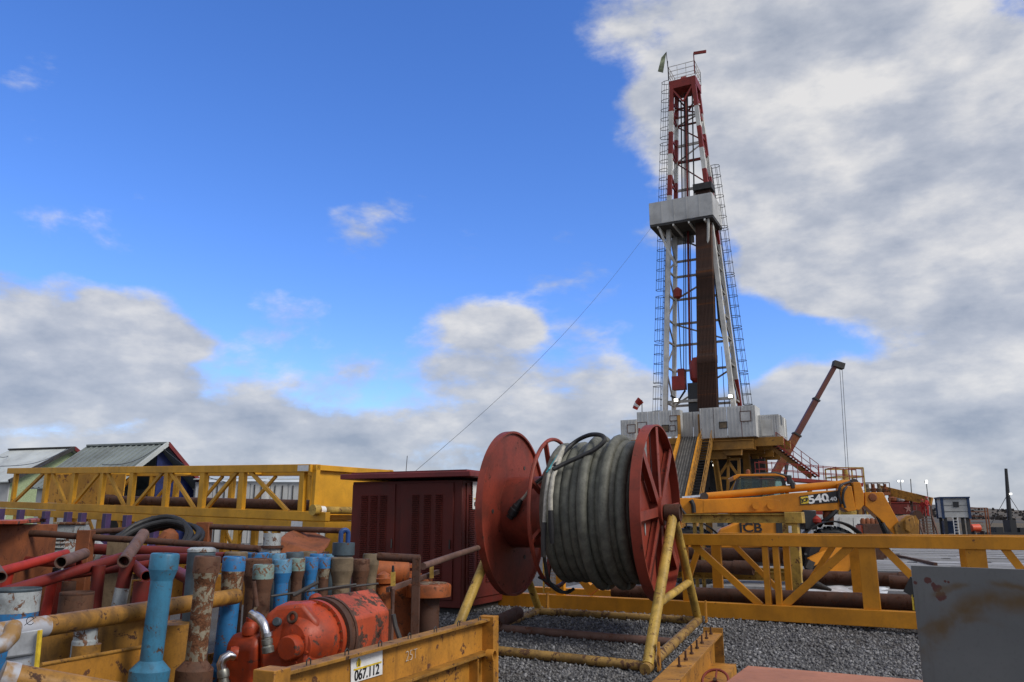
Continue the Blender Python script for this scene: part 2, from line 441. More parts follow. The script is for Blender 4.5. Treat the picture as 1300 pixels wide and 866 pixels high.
# glass
k = NT('dark_glass'); k.b.inputs['Base Color'].default_value = (.45, .58, .54, 1); k.rough(.02)
k.b.inputs['Transmission Weight'].default_value = 1.0; k.b.inputs['IOR'].default_value = 1.45; M_glass = k.mat
# ------------------------------------------------------------------ terrain
def ground_z(y):
    t = min(1, max(0, (12.4 - y) / 3.6))
    return -.26 * t * t * (3 - 2 * t) if False else -.26 * t
def GT(px, py):
    d = ray(px, py); t = 3.0
    for i in range(4000):
        p = V((0, 0, CAM_Z)) + d * t
        if p.z <= ground_z(p.y): return p
        t += .01
    return p
def hill(x, y): return 0.0
ys = list(np.concatenate([[-3000, -600, -100, -20], np.arange(-4, 8.5, 2.5), np.arange(8.5, 13, .18), np.arange(13.5, 40, 1.5), [44, 50, 60, 80, 100, 150, 220, 320, 460, 600, 800, 1200, 2000, 3500]]))
xs = list(np.concatenate([[-3500, -1200, -400, -150, -60, -30], np.arange(-16, 16.1, 2.0), [30, 60, 150, 400, 1200, 3500]]))
mb = MB()
for y in ys:
    for x in xs: mb.v.append((x, y, ground_z(y)))
nx = len(xs)
for j in range(len(ys) - 1):
    for i in range(nx - 1):
        mb.f.append((j * nx + i, j * nx + i + 1, (j + 1) * nx + i + 1, (j + 1) * nx + i)); mb.m.append(0)
k = NT('ground_soil_gravel')
a = k.noise(38, 6, .7, world=True); b = k.noise(.5, 4, .6, world=True); c3 = k.noise(.045, 5, .6, world=True)
vo = k.n.new('ShaderNodeTexVoronoi'); vo.inputs['Scale'].default_value = 26
g = k.n.new('ShaderNodeNewGeometry'); k.l.new(g.outputs['Position'], vo.inputs['Vector'])
st = k.mix(k.ramp(a, .3, .7), (.035, .034, .034), (.105, .105, .108))
st = k.mix(k.ramp(b, .45, .7), st, (.06, .05, .042))
sp = k.n.new('ShaderNodeSeparateXYZ'); k.l.new(g.outputs['Position'], sp.inputs[0])
far = k.ramp(k.math('ADD', sp.outputs[1], k.math('MULTIPLY', c3, 60)), 95, 150)
fld = k.mix(k.ramp(c3, .35, .65), (.125, .085, .042), (.085, .070, .036))
fld = k.mix(k.ramp(k.noise(.9, 5, .65, world=True), .4, .7), fld, (.06, .045, .028))
k.col(k.mix(far, st, fld)); k.rough(.9)
k.bump(k.math('ADD', vo.outputs['Distance'], a), .6, .03)
gr = mb.build('ground', k.mat); gr['kind'] = 'structure'

# loose crushed stone in view: thousands of small stones, one object
rng = np.random.default_rng(3)
def stones(n, pts):
    base = np.array([(0, 0, 1), (1, 0, 0), (0, 1, 0), (-1, 0, 0), (0, -1, 0), (0, 0, -1)], float)
    fc = np.array([(0, 1, 2), (0, 2, 3), (0, 3, 4), (0, 4, 1), (5, 2, 1), (5, 3, 2), (5, 4, 3), (5, 1, 4)])
    s = rng.uniform(.012, .030, (n, 1, 1)) * rng.uniform(.55, 1.35, (n, 6, 1)) * rng.uniform(.6, 1.3, (n, 1, 3))
    v = base[None] * s + rng.normal(0, .003, (n, 6, 3))
    # random rotation
    q = rng.normal(size=(n, 4)); q /= np.linalg.norm(q, axis=1)[:, None]
    w, x, y, z = q.T
    Rm = np.stack([np.stack([1 - 2 * (y * y + z * z), 2 * (x * y - z * w), 2 * (x * z + y * w)], -1),
                   np.stack([2 * (x * y + z * w), 1 - 2 * (x * x + z * z), 2 * (y * z - x * w)], -1),
                   np.stack([2 * (x * z - y * w), 2 * (y * z + x * w), 1 - 2 * (x * x + y * y)], -1)], -2)
    v = np.einsum('nij,nkj->nki', Rm, v) + pts[:, None, :]
    f = fc[None] + (np.arange(n) * 6)[:, None, None]
    return v.reshape(-1, 3), f.reshape(-1, 3)
N = 90000
yy = rng.uniform(7.0, 16.0, N); xx = rng.uniform(-.30, .90, N) * yy
keep = rng.uniform(0, 1, N) < np.clip(1.35 - yy / 18, .3, 1)
yy, xx = yy[keep], xx[keep]
zz = np.array([ground_z(q) for q in yy]) + rng.uniform(-.004, .012, len(yy))
gv, gf = stones(len(yy), np.stack([xx, yy, zz], 1))
me = bpy.data.meshes.new('gravel')
me.vertices.add(len(gv)); me.vertices.foreach_set('co', gv.ravel())
me.loops.add(gf.size); me.loops.foreach_set('vertex_index', gf.ravel().astype(np.int32))
me.polygons.add(len(gf)); me.polygons.foreach_set('loop_start', np.arange(0, gf.size, 3, dtype=np.int32))
me.update(); me.validate()
k = NT('crushed_stone'); a = k.noise(30, 2, .5); b = k.noise(1.3, 4, .6, off=(2, 3, 0)); w = k.n.new('ShaderNodeNewGeometry')
cs = k.n.new('ShaderNodeValToRGB'); k.l.new(w.outputs['Random Per Island'], cs.inputs[0])
cs.color_ramp.elements[0].color = (.075, .075, .08, 1); cs.color_ramp.elements[1].color = (.34, .34, .35, 1)
e = cs.color_ramp.elements.new(.55); e.color = (.15, .15, .157, 1); e = cs.color_ramp.elements.new(.9); e.color = (.22, .215, .21, 1)
k.col(k.mix(k.math('MULTIPLY', k.ramp(b, .42, .7), .55), cs.outputs[0], (.05, .044, .038))); k.rough(.8); me.materials.append(k.mat)
go = bpy.data.objects.new('gravel', me); COL.objects.link(go)
tag(go, 'loose grey crushed stone covering the yard between the frames', 'gravel', kind='stuff')

# yard of long weathered concrete and timber mats on the right
k = NT('weathered_mat'); a = k.noise(3, 5, .65, stretch=(1, 4, 1)); rnd = k.n.new('ShaderNodeObjectInfo')
wv = k.mix(rnd.outputs['Random'], (.17, .165, .16), (.34, .34, .35))
wv = k.mix(k.math('MULTIPLY', k.ramp(a, .45, .7), .75), wv, (.085, .072, .060)); k.col(wv); k.rough(.8); k.bump(a, .3, .02); M_mat = k.mat
YU = V((.902, -.432, 0)).normalized(); YV = V((.432, .902, 0)).normalized()
deck = MB().box((0, 0, -.02), (1, 1, 1))
deck.v = [tuple(V((22.5, 23.5, 0)) + YU * (p[0] * 34) + YV * (p[1] * 33) + V((0, 0, .004 if p[2] > 0 else -.1))) for p in deck.v]
dk = deck.build('mat_yard', M_mat); dk['kind'] = 'structure'
dkl = V((0, 0, 0))
pm = {}
for L in (5.7, 4.2):
    b = MB().box((0, 0, .03), (L, .82, .07)); me_ = bpy.data.meshes.new('plank')
    me_.from_pydata(b.v, [], b.f); me_.materials.append(M_mat); pm[L] = me_
rot = math.atan2(YU.y, YU.x); cnt = 0
for j in range(38):
    t = -14.5 + j * .86 + (j * .0)
    off = random.uniform(-3, 3)
    for i in range(-4, 5):
        c = V((14, 27, 0)) + YU * (i * 6.0 + off) + YV * t
        pr = c.y
        if c.y < 16.5 or c.y > 52: continue
        ppx = 650 + F_PX * c.x / c.y
        if ppx < 985 or ppx > 1420: continue
        o = bpy.data.objects.new('plank', pm[5.7]); COL.objects.link(o); o.parent = dk
        o.location = c + V((0, 0, random.uniform(0, .022))); o.rotation_euler = (random.uniform(-.002, .002), random.uniform(-.003, .003), rot + random.uniform(-.008, .008)); cnt += 1
print('planks', cnt)

# far ridge with winter scrub on the right
mb = MB(); hx = np.linspace(-900, 1500, 161); rows = [(380, 0), (470, .25), (560, .62), (650, 1.0), (760, .8), (900, .2)]
for (y, q) in rows:
    for x in hx:
        a = x / y
        h = 14.0 + 6.0 * math.sin(x * .009 + 1.0) + 3.0 * math.sin(x * .023 + y * .01) + 1.4 * math.sin(x * .06)
        h *= min(1, max(.35, (a + .3) / .8))
        mb.v.append((x, y, -.2 + q * h))
for j in range(len(rows) - 1):
    for i in range(len(hx) - 1):
        n_ = len(hx); mb.f.append((j * n_ + i, j * n_ + i + 1, (j + 1) * n_ + i + 1, (j + 1) * n_ + i)); mb.m.append(0)
k = NT('hill_grass'); a = k.noise(.012, 6, .65, world=True); b = k.noise(.08, 5, .7, world=True)
hc = k.mix(k.ramp(a, .4, .6), (.105, .082, .058), (.060, .055, .046)); hc = k.mix(k.ramp(b, .5, .62), hc, (.038, .036, .036)); k.col(hc); k.rough(.95)
hl = mb.build('hills', k.mat); hl['kind'] = 'structure'
mb = MB()
for i in range(5200):
    y = random.uniform(430, 680); x = random.uniform(180, 760)
    j = min(range(len(rows)), key=lambda q: abs(rows[q][0] - y))
    a = x / y
    if math.sin(x * .03) + math.sin(x * .011 + y * .02) < .1: continue
    h = 14.0 + 6.0 * math.sin(x * .009 + 1.0) + 3.0 * math.sin(x * .023 + y * .01) + 1.4 * math.sin(x * .06)
    h *= min(1, max(.35, (a + .3) / .8)); q = np.interp(y, [r[0] for r in rows], [r[1] for r in rows])
    z = -.2 + q * h; s = random.uniform(.6, 1.9)
    for t in range(3):
        an = random.uniform(0, 3.14); dx, dy = math.cos(an) * s * .5, math.sin(an) * s * .5
        ox = random.uniform(-s, s) * .4
        mb.add([(x + ox - dx, y - dy, z - .3), (x + ox + dx, y + dy, z - .3), (x + ox + dx * .5, y + dy * .5, z + s), (x + ox - dx * .6, y - dy * .6, z + s * .8)], [(0, 1, 2, 3)])
so = mb.build('far_scrub', plain('winter_scrub', (.040, .033, .030), .95), smooth=False)
tag(so, 'dark leafless scrub along the far ridge', 'scrub', kind='stuff')
# ------------------------------------------------------------------ drilling rig
B = R(27)
RR = V((math.cos(B), -math.sin(B), 0)); RK = V((math.sin(B), math.cos(B), 0)); UZ = V((0, 0, 1))
MO = P(887, 520, 75.0); MO.z = 0        # point below the middle of the mast's front face
def rg(a, k, z): return MO + RR * a + RK * k + UZ * z
def rpl(px, py, k=0.0):
    """pixel -> (a, z) on the rig plane k metres behind the mast front"""
    p = PL(px, py, MO + RK * k, RK); return (p - MO).dot(RR), p.z
FZ = rpl(808, 557.5, -4.6)[1]                                # drill floor height
rig = thing('drilling_rig', 'tall red and white drilling mast on a white walled drill floor', 'drilling rig', rg(0, 1.5, 0))
# ---- mast legs, banded
def band(name, p0, p1, r, zs, mats, par=None):
    pts = [(p0.z, mats[0])]
    for i in range(len(zs)):
        z0 = zs[i]; z1 = zs[i + 1] if i + 1 < len(zs) else p1.z
        if z1 <= p0.z: continue
        f = lambda z: p0.lerp(p1, (z - p0.z) / (p1.z - p0.z))
        m = MB().bar(f(max(z0, p0.z)), f(z1), r * 2, r * 2, RK)
        m.build('leg_section', mats[i], rig)
aTL, zT = rpl(853, 104); aTR, _ = rpl(880, 104)
aBL, _ = rpl(842, 520); aBR, _ = rpl(934, 514)
zb = [rpl(866, y)[1] for y in (246, 220, 193, 165, 139)]
ZT = zT
def leg(s, k, z):
    """point on leg s (-1 left, 1 right), k 0 front, 1 back, at height z"""
    t = (z - FZ) / (ZT - FZ)
    a = (aBL + (aTL - aBL) * t) if s < 0 else (aBR + (aTR - aBR) * t)
    return rg(a, k * (3.1 + (1.9 - 3.1) * t), z)
W_, D_ = M_whitem, M_mastred
for s in (-1, 1):
    band('leg', leg(s, 0, FZ), leg(s, 0, ZT), .21, [FZ] + zb, [W_, D_, W_, D_, W_, D_])
band('leg', leg(-1, 1, FZ), leg(-1, 1, ZT), .19, [FZ] + zb, [W_, D_, W_, D_, W_, D_])
band('leg', leg(1, 1, FZ), leg(1, 1, ZT), .19, [FZ, rpl(938, 475)[1], rpl(915, 300)[1]] + zb, [D_, W_, D_, D_, W_, D_, W_, D_])
# ---- girts and bracing
zl = [rpl(890, y)[1] for y in (508, 462, 428, 400, 368, 338, 318, 285, 258)]
for i, z in enumerate(zl):
    MB().bar(leg(-1, 1, z), leg(1, 1, z), .2, .22).build('girt', M_girt, rig)
    for s in (-1, 1): MB().bar(leg(s, 0, z), leg(s, 1, z), .16, .16).build('girt', M_girt, rig)
for i in range(len(zl) - 1):
    z0, z1 = zl[i], zl[i + 1]
    for s in (-1, 1):
        a, b = (0, 1) if i % 2 else (1, 0)
        MB().bar(leg(s, a, z0), leg(s, b, z1), .13, .13).build('brace', M_girt, rig)
    if i % 2 == 0: MB().bar(leg(-1 if i % 4 == 0 else 1, 1, z0), leg(1 if i % 4 == 0 else -1, 1, z1), .15, .15).build('brace', M_girt, rig)
MB().bar(leg(-1, 0, zl[0]), leg(1, 0, zl[0]), .2, .25).build('girt', M_girt, rig)
zu = [rpl(872, y)[1] for y in (229, 193, 172, 146, 135, 124)]
for i, z in enumerate(zu):
    m = D_ if i in (1, 3, 5) else W_
    MB().bar(leg(-1, 1, z), leg(1, 1, z), .18, .26 if i < 3 else .16).build('girt', m, rig)
    for s in (-1, 1): MB().bar(leg(s, 0, z), leg(s, 1, z), .15, .18).build('girt', D_, rig)
for i in range(len(zu) - 1):
    for s in (-1, 1):
        MB().bar(leg(s, i % 2, zu[i]), leg(s, 1 - i % 2, zu[i + 1]), .12, .12).build('brace', D_ if i % 2 else W_, rig)
    MB().bar(leg(-1, 1, zu[i]) if i % 2 else leg(1, 1, zu[i]), leg(1, 1, zu[i + 1]) if i % 2 else leg(-1, 1, zu[i + 1]), .12, .12).build('brace', W_ if i % 2 else D_, rig)
# knee gussets under the girts on both front legs
for z in (zu[0], zu[1], zu[3]):
    for s in (-1, 1):
        p = leg(s, 0, z + 1.3); q = leg(s, 1, z)
        MB().bar(p, q, .18, .2).build('knee_brace', D_, rig)
# ---- crown
def rect_prism(a0, a1, k0, k1, z0, z1):
    return [rg(a0, k0, z0), rg(a1, k0, z0), rg(a1, k1, z0), rg(a0, k1, z0)], UZ * (z1 - z0)
def rbox(m, a0, a1, k0, k1, z0, z1): return m.prism(*rect_prism(a0, a1, k0, k1, z0, z1))
crown = rbox(MB(), aTL - .25, aTR + .3, -.2, 2.2, ZT - .9, ZT).build('crown_block', D_, rig)
for k_ in (-.12, 2.05):
    m = MB(); z0 = ZT - .9
    m.bar(rg(aTL, k_, z0), rg((aTL + aTR) / 2, k_, z0 - 1.7), .12, .16); m.bar(rg(aTR, k_, z0), rg((aTL + aTR) / 2, k_, z0 - 1.7), .12, .16)
    m.build('crown_brace', D_, rig, crown)
MB().lathe([(0, .85), (.5, .85)], rg((aTL + aTR) / 2 - .25, 1, ZT - .1), RR, 24).build('sheave', M_mastred, rig, crown)
m = MB()
for (a0, k0, a1, k1) in ((aTL - .25, -.2, aTR + .3, -.2), (aTR + .3, -.2, aTR + .3, 2.2), (aTL - .25, -.2, aTL - .25, 2.2), (aTL - .25, 2.2, aTR + .3, 2.2)):
    for z in (.55, 1.1, 1.65): m.bar(rg(a0, k0, ZT + z), rg(a1, k1, ZT + z), .05, .05)
    for t in (0, .33, .66, 1): m.bar(rg(a0, k0, ZT).lerp(rg(a1, k1, ZT), t), rg(a0, k0, ZT + 1.65).lerp(rg(a1, k1, ZT + 1.65), t), .05, .05)
m.build('crown_railing', M_whitem, rig, crown)
m = MB(); b0 = rg(aTL - .3, -.2, ZT + .2); m.bar(b0, b0 + UZ * 2.2, .07, .07); m.build('flag_pole', M_darkgrey, rig, crown)
fl = MB(); d = (-RR * .8 + UZ * -.3)
top = b0 + UZ * 3.3 - RR * .1
fl.add([top, top - RR * .55 - UZ * .5, top - RR * 1.0 - UZ * 2.0, top - RR * .45 - UZ * 2.3, top + RK * .05, top - RR * .55 - UZ * .5 + RK * .05, top - RR * 1.0 - UZ * 2.0 + RK * .05, top - RR * .45 - UZ * 2.3 + RK * .05],
       [(0, 1, 2, 3), (7, 6, 5, 4), (0, 4, 5, 1), (1, 5, 6, 2), (2, 6, 7, 3), (3, 7, 4, 0)])
MB().bar(b0 + UZ * 1.2, top, .06, .06).build('flag_staff', M_darkgrey, rig, crown)
fl.build('flag', plain('flag_cloth', (.30, .33, .20), .8, scale=.9, noise=.7), rig, crown)
b1 = rg(aTR + .25, -.2, ZT + .2); m = MB(); m.bar(b1, b1 + UZ * 2.3, .09, .09); m.bar(b1 + UZ * 2.3, b1 + UZ * 2.15 + RR * 1.3, .14, .3); m.build('crown_lamp_arm', M_mastred, rig, crown)
# ---- monkey board (racking platform)
az0, z0 = rpl(825, 283, -1.6); az1, _ = rpl(905, 276, -1.6); _, z1 = rpl(866, 252, -1.6)
zb0, zb1 = rpl(866, 279, -1.6)[1], rpl(866, 251, -1.6)[1]
mbd = MB(); th = .08; k0, k1 = -1.6, 2.4
def wpanel(m, a0, k0, a1, k1, z0, z1, t=.08):
    return m.bar(rg(a0, k0, (z0 + z1) / 2), rg(a1, k1, (z0 + z1) / 2), t, z1 - z0)
floorb = rbox(MB(), az0, az1, k0, k1, zb0 - .25, zb0 - .02).build('monkey_board_floor', M_darkgrey, rig)
for (a0_, ka, a1_, kb) in ((az0, k0, az1, k0), (az1, k0 + .05, az1, k1), (az0, k0 + .05, az0, k1)):
    wpanel(MB(), a0_, ka, a1_, kb, zb0, zb1).build('wind_panel', M_white, rig, floorb)
m = MB()
for i in range(1, 5): m.bar(rg(az0 + (az1 - az0) * i / 5, k0 - .05, zb0), rg(az0 + (az1 - az0) * i / 5, k0 - .05, zb1), .05, .04, RK)
m.build('panel_rib', M_white, rig, floorb)
m = MB()
for a in (az0 + .8, az1 - .5): m.path([rg(a, k0 + .3, zb0 - .2), rg(a + (.5 if a < 0 else -.3), -.6, zb0 - 2.2), rg(a + (1.3 if a < 0 else -.6), -.1, zb0 - 4.2)], .13, 8)
for a in np.linspace(az0 + .8, az1 - .8, 4): m.bar(rg(a, k0, zb0 - .36), rg(a, k1, zb0 - .36), .16, .2)
m.build('board_strut', W_, rig, floorb)
a0, zq0 = rpl(853, 312, 2.5); a1, zq1 = rpl(880, 283, 2.5)
wpanel(MB(), a0, 2.6, a1, 2.6, zq0, zq1).build('rear_wind_panel', M_white, rig, floorb)
# ---- ladders with safety cages
def ladder(px0, py0, px1, py1, k, segs):
    A0, Z0 = rpl(px0, py0, k); A1, Z1 = rpl(px1, py1, k)
    pA, pB = rg(A0, k, Z0), rg(A1, k, Z1)
    e = MB()
    for q in (-.22, .22): e.bar(pA + RK * q, pB + RK * q, .05, .05)
    lad = e.build('ladder', M_darkgrey, rig)
    n = int((pB - pA).length / .55); rm = MB(); hm = MB()
    for i in range(n + 1):
        p = pA.lerp(pB, i / n); rm.bar(p - RK * .22, p + RK * .22, .035, .035)
    out = RR * (-1 if px1 < 870 else 1)
    for (s0, s1) in segs:
        cnt = int((pB - pA).length * (s1 - s0) / .95)
        for i in range(cnt + 1):
            p = pA.lerp(pB, s0 + (s1 - s0) * i / cnt)
            hm.path([p - RK * .38, p - RK * .38 + out * .45, p - RK * .2 + out * .8, p + RK * .2 + out * .8, p + RK * .38 + out * .45, p + RK * .38], .032, 5)
        for o in (out * .45 - RK * .38, out * .8 - RK * .1, out * .45 + RK * .38):
            hm.bar(pA.lerp(pB, s0) + o, pA.lerp(pB, s1) + o, .035, .035)
    rm.build('rungs', M_darkgrey, rig, lad)['kind'] = 'stuff'; hm.build('safety_cage', M_darkgrey, rig, lad)['kind'] = 'stuff'
ladder(839, 522, 850, 104, 1.2, [(0, .07), (.08, .19), (.2, .33), (.35, .56), (.58, .80), (.82, 1)])
ladder(944, 514, 903, 212, 1.6, [(0, .12), (.13, .30), (.31, .52), (.53, .72), (.73, 1)])
# ---- travelling gear
zc = ZT - 1
m = MB()
for px_, py_ in ((871, 480), (877, 470), (868, 470), (880, 515)):
    a, z = rpl(px_, py_, 1.4); m.tube(rg((aTL + aTR) / 2 + (px_ - 874) * .03, 1.2, zc), rg(a, 1.4, z), .05, n=6)
m.build('drill_line', M_wire, rig)
at, zt = rpl(878, 462, .7); ab, zbk = rpl(885, 488, .7)
m = MB(); m.lathe([(0, .25), (.5, .7), (1.9, .75), (2.6, .35)], rg(at + .5, .7, zbk), UZ, 14); blk = m.build('travelling_block', M_mastred, rig)
m = MB(); a, z = rpl(880, 517, .6); rbox(m, a - .35, a + .75, .2, 1.2, FZ + 1.5, zbk + .1); m.build('top_drive', M_blackp, rig)
a, z = rpl(872, 250, 1.0)
m = MB(); m.bar(rg(a, 1.2, z), rg((aTL + aTR) / 2, 1.2, zc), .18, .18); m.bar(rg(at - .3, 1.2, zt), rg(a, 1.2, z), .18, .18); m.build('guide_rail', M_pipe_red, rig)
m = MB()
for q in (-1, 1): m.bar(rg(a + q * .62, 1.5, z), rg((aTL + aTR) / 2 + q * .6, 1.5, zc), .12, .12)
m.build('standpipe', M_darkgrey, rig)
ah, zh = rpl(860, 372, -.1); a2, z2 = rpl(865, 480, -.1)
m = MB(); m.lathe([(0, .05), (.2, .4), (.9, .45), (1.2, .1)], rg(ah, 0, zh - .6), UZ, 10); hb = m.build('tugger_sheave', M_mastred, rig)
MB().tube(rg(ah, 0, zh), rg(a2, 0, z2), .05, n=6).build('tugger_line', M_wire, rig, hb)
m = MB(); rbox(m, a2 - .9, a2 + .35, -.3, .5, z2 - 1.1, z2 + .2); rbox(m, a2 - .3, a2 + .3, -.25, .45, z2 + .2, z2 + .9); m.build('casing_stabbing_basket', M_mastred, rig)
m = MB()
m.path([rg(a2 - 1.2, .2, z2 - 1.6), rg(a2 - .4, .1, z2 - 2.1), rg(a2 + .3, 0, z2 - 1.2)], .1, 6)
for px_ in (905, 920, 926, 930): a, z = rpl(px_ - 4, 440, 1.5); q, z_ = rpl(px_, 515, 1.5); m.tube(rg(a, 1.5, z), rg(q, 1.5, FZ + 2), .035, n=5)
m.path([leg(1, 1, zl[-2]) - RR * .5, leg(1, 1, zl[3]) - RR * .9, leg(1, 1, zl[1]) - RR * .2 + RK * -.5, rg(aBR - .2, .5, FZ + 2.2)], .14, 6)
m.build('service_hose', M_black, rig)
for (px_, py_) in ((858, 508), (927, 503), (907, 590), (905, 587)):
    a, z = rpl(px_, py_, -.5 if py_ < 520 else 3)
    kk = -.5 if py_ < 520 else 3
    h = rbox(MB(), a - .17, a + .17, kk, kk + .12, z - .13, z + .13).build('floodlight', M_lamp, rig)
    rbox(MB(), a - .2, a + .2, kk + .14, kk + .35, z - .17, z + .17).build('housing', M_darkgrey, rig, h)
# ---- racked drill pipe, each stand its own object
ax0, zt0 = rpl(883, 520, -.6); ax1, _ = rpl(911, 520, -.6)
ztop = rpl(893, 238, -.6)[1]; au0, _ = rpl(882, 240, -.6); au1, _ = rpl(902, 240, -.6)
NP = 13
hgt = ztop - FZ - .3
pm_ = MB().tube((0, 0, 0), (0, 0, 1), .085, n=8)
for zf in (.33, .34, .655, .665): pass
pm_ = MB()
prof = [(0, .08)]
for zf in (.31, .655): prof += [(hgt * zf - .4, .075), (hgt * zf - .35, .105), (hgt * zf + .35, .105), (hgt * zf + .4, .075)]
prof += [(hgt, .075)]
pm_.lathe(prof, (0, 0, 0), UZ, 8)
pst = None
M_dpipe = paint('drill_pipe_rust', (.060, .027, .016), rust=.35, scale=1.2, rustc=(.10, .040, .018), dirt=.5, rough=.65)
for j in range(4):
    for i in range(NP):
        a_ = ax0 + .15 + (ax1 - ax0 - .3) * i / (NP - 1); b_ = au0 + .1 + (au1 - au0 - .2) * i / (NP - 1)
        base = rg(a_, -.6 + j * .22, FZ + .05); tip = rg(b_, -.6 + j * .2, ztop)
        if pst is None:
            pst = pm_.build('drill_pipe', M_dpipe)
            o = pst
        else: o = pst.copy(); COL.objects.link(o)
        tag(o, 'rusty drill pipe stand racked upright in the tall mast', 'drill pipe', 'drill pipe stands racked in the mast')
        o.location = base; o.rotation_euler = (tip - base).to_track_quat('Z', 'Y').to_euler()
m = MB(); a_, z_ = rpl(893, 236, -1.1); rbox(m, au0 - .1, au1 + .2, -1.0, .5, ztop - .3, ztop + .35); m.build('finger_board', M_darkgrey, rig)
# ---- wind walls and cabins round the drill floor
def panels(name, pxs, y0a, y1a, k, label=None, ribs=.28, par=None, depth=.08):
    """row of corrugated panels between pixel columns on plane k; y0/y1 top and bottom rows at the first column"""
    out = []
    for i in range(len(pxs) - 1):
        a0, zt_ = rpl(pxs[i] , y0a, k); a1, _ = rpl(pxs[i + 1], y0a, k); _, zb_ = rpl(pxs[i], y1a, k)
        if i == 0: Z = (zb_, zt_)
        m = rbox(MB(), a0 + .025, a1 - .025, k, k + depth, Z[0], Z[1])
        n = max(2, int((a1 - a0) / ribs))
        for j in range(n): rbox(m, a0 + (j + .25) * (a1 - a0) / n, a0 + (j + .6) * (a1 - a0) / n, k - .035, k + .01, Z[0] + .06, Z[1] - .06)
        out.append(m.build(name, M_white, rig, par))
    return Z
KF = -4.6
Z1 = panels('wind_wall', [808, 822, 836, 852, 863], 523.5, 556.5, KF)
Z2 = panels('wind_wall', [889, 905, 922, 940, 957.5], 518.5, 557, KF - .9)
panels('door_panel', [863, 879, 889.5], 524, 556, KF + .9)
Z0 = panels('cabin_wall', [788, 808], 534, 563, KF + 1.0)
a0, _ = rpl(788, 540, KF + 1); a1, _ = rpl(808, 540, KF + 1)
rbox(MB(), a0 - .04, a1 + .02, KF + 1.1, KF + 4.5, Z0[0] - .05, Z0[1] + .04).build('side_cabin', M_white, rig)
# returns of the right wall block and its far side
a1, _ = rpl(957.5, 530, KF - .9)
rbox(MB(), a1 + .02, a1 + .09, KF - .9, KF + 1.5, Z2[0], Z2[1]).build('wind_wall', M_white, rig)
aR0, _ = rpl(889, 530, KF - .9)
rbox(MB(), aR0 - .08, aR0 + .0, KF - .85, KF + 1.0, Z2[0], Z2[1]).build('wind_wall', M_white, rig)
aL, _ = rpl(863, 530, KF); rbox(MB(), aL - .05, aL + .03, KF + .1, KF + 1.0, Z1[0], Z1[1]).build('wind_wall', M_white, rig)
# right hand cabin
ac0, zc1 = rpl(957, 524, KF + .2); ac1, zc0 = rpl(990, 553, KF + .2)
zc1 = rpl(957, 527.5, KF + .2)[1]; zc0 = rpl(957, 555.5, KF + .2)[1]
cabR = rbox(MB(), ac0 + .2, ac1, KF + .25, KF + 4.6, zc0, zc1).build('doghouse', M_white, rig)
m = MB()
for i in range(9): a = ac0 + .3 + (ac1 - ac0 - .4) * i / 8.5; rbox(m, a, a + .1, KF + .21, KF + .26, zc0 + .05, zc1 - .05)
for i in range(11): k_ = KF + .4 + i * .38; rbox(m, ac1 - .01, ac1 + .035, k_, k_ + .12, zc0 + .05, zc1 - .05)
m.build('corrugation', M_white, rig, cabR)
rbox(MB(), ac1 + .01, ac1 + .05, KF + 1.0, KF + 1.6, zc0 + 1.1, zc0 + 1.9).build('window', M_blackp, rig, cabR)
rbox(MB(), ac1 + .01, ac1 + .05, KF + 2.8, KF + 3.5, zc0 + .2, zc0 + 1.9).build('door', M_whitem, rig, cabR)
a, z = rpl(973, 533, KF + .2); rbox(MB(), a - .45, a + .45, KF + .18, KF + .24, zc0 + .1, z).build('door', M_whitem, rig, cabR)
# window openings and hatches on the walls
def hatch(px0, py0, px1, py1, k, mat, name='window', frame=True):
    a0, z1 = rpl(px0, py0, k); a1, z0 = rpl(px1, py1, k)
    w = rbox(MB(), a0, a1, k - .055, k - .03, z0, z1).build(name, mat, rig)
    if frame:
        m = MB()
        for (x0, x1, q0, q1) in ((a0 - .05, a1 + .05, z1, z1 + .06), (a0 - .05, a1 + .05, z0 - .06, z0), (a0 - .05, a0, z0, z1), (a1, a1 + .05, z0, z1)): rbox(m, x0, x1, k - .075, k - .03, q0, q1)
        m.build('window_frame', M_darkgrey if mat is not M_white else M_rustlight, rig, w)
hatch(913.5, 536.5, 923, 543, KF - .9, M_tan); hatch(841, 540.5, 849, 547.5, KF, M_tan)
hatch(810, 537, 821, 548, KF, M_white, 'shutter'); hatch(797, 540, 806.5, 549, KF + 1, M_white, 'shutter')
hatch(851, 528.5, 863, 533.5, KF, M_white, 'louvre_panel'); hatch(851, 541, 857, 546.5, KF, M_white, 'shutter')
hatch(940, 523, 953, 534, KF - .9, M_white, 'shutter')
m = MB(); a, z = rpl(810.5, 548, KF - .3); a2_, _ = rpl(819, 548, KF - .3)
for q in (a, a2_): m.bar(rg(q, KF - .3, z - 1.2), rg(q + .1, KF - .3, z + .3), .16, .16)
m.build('gate_post', M_mastred, rig)
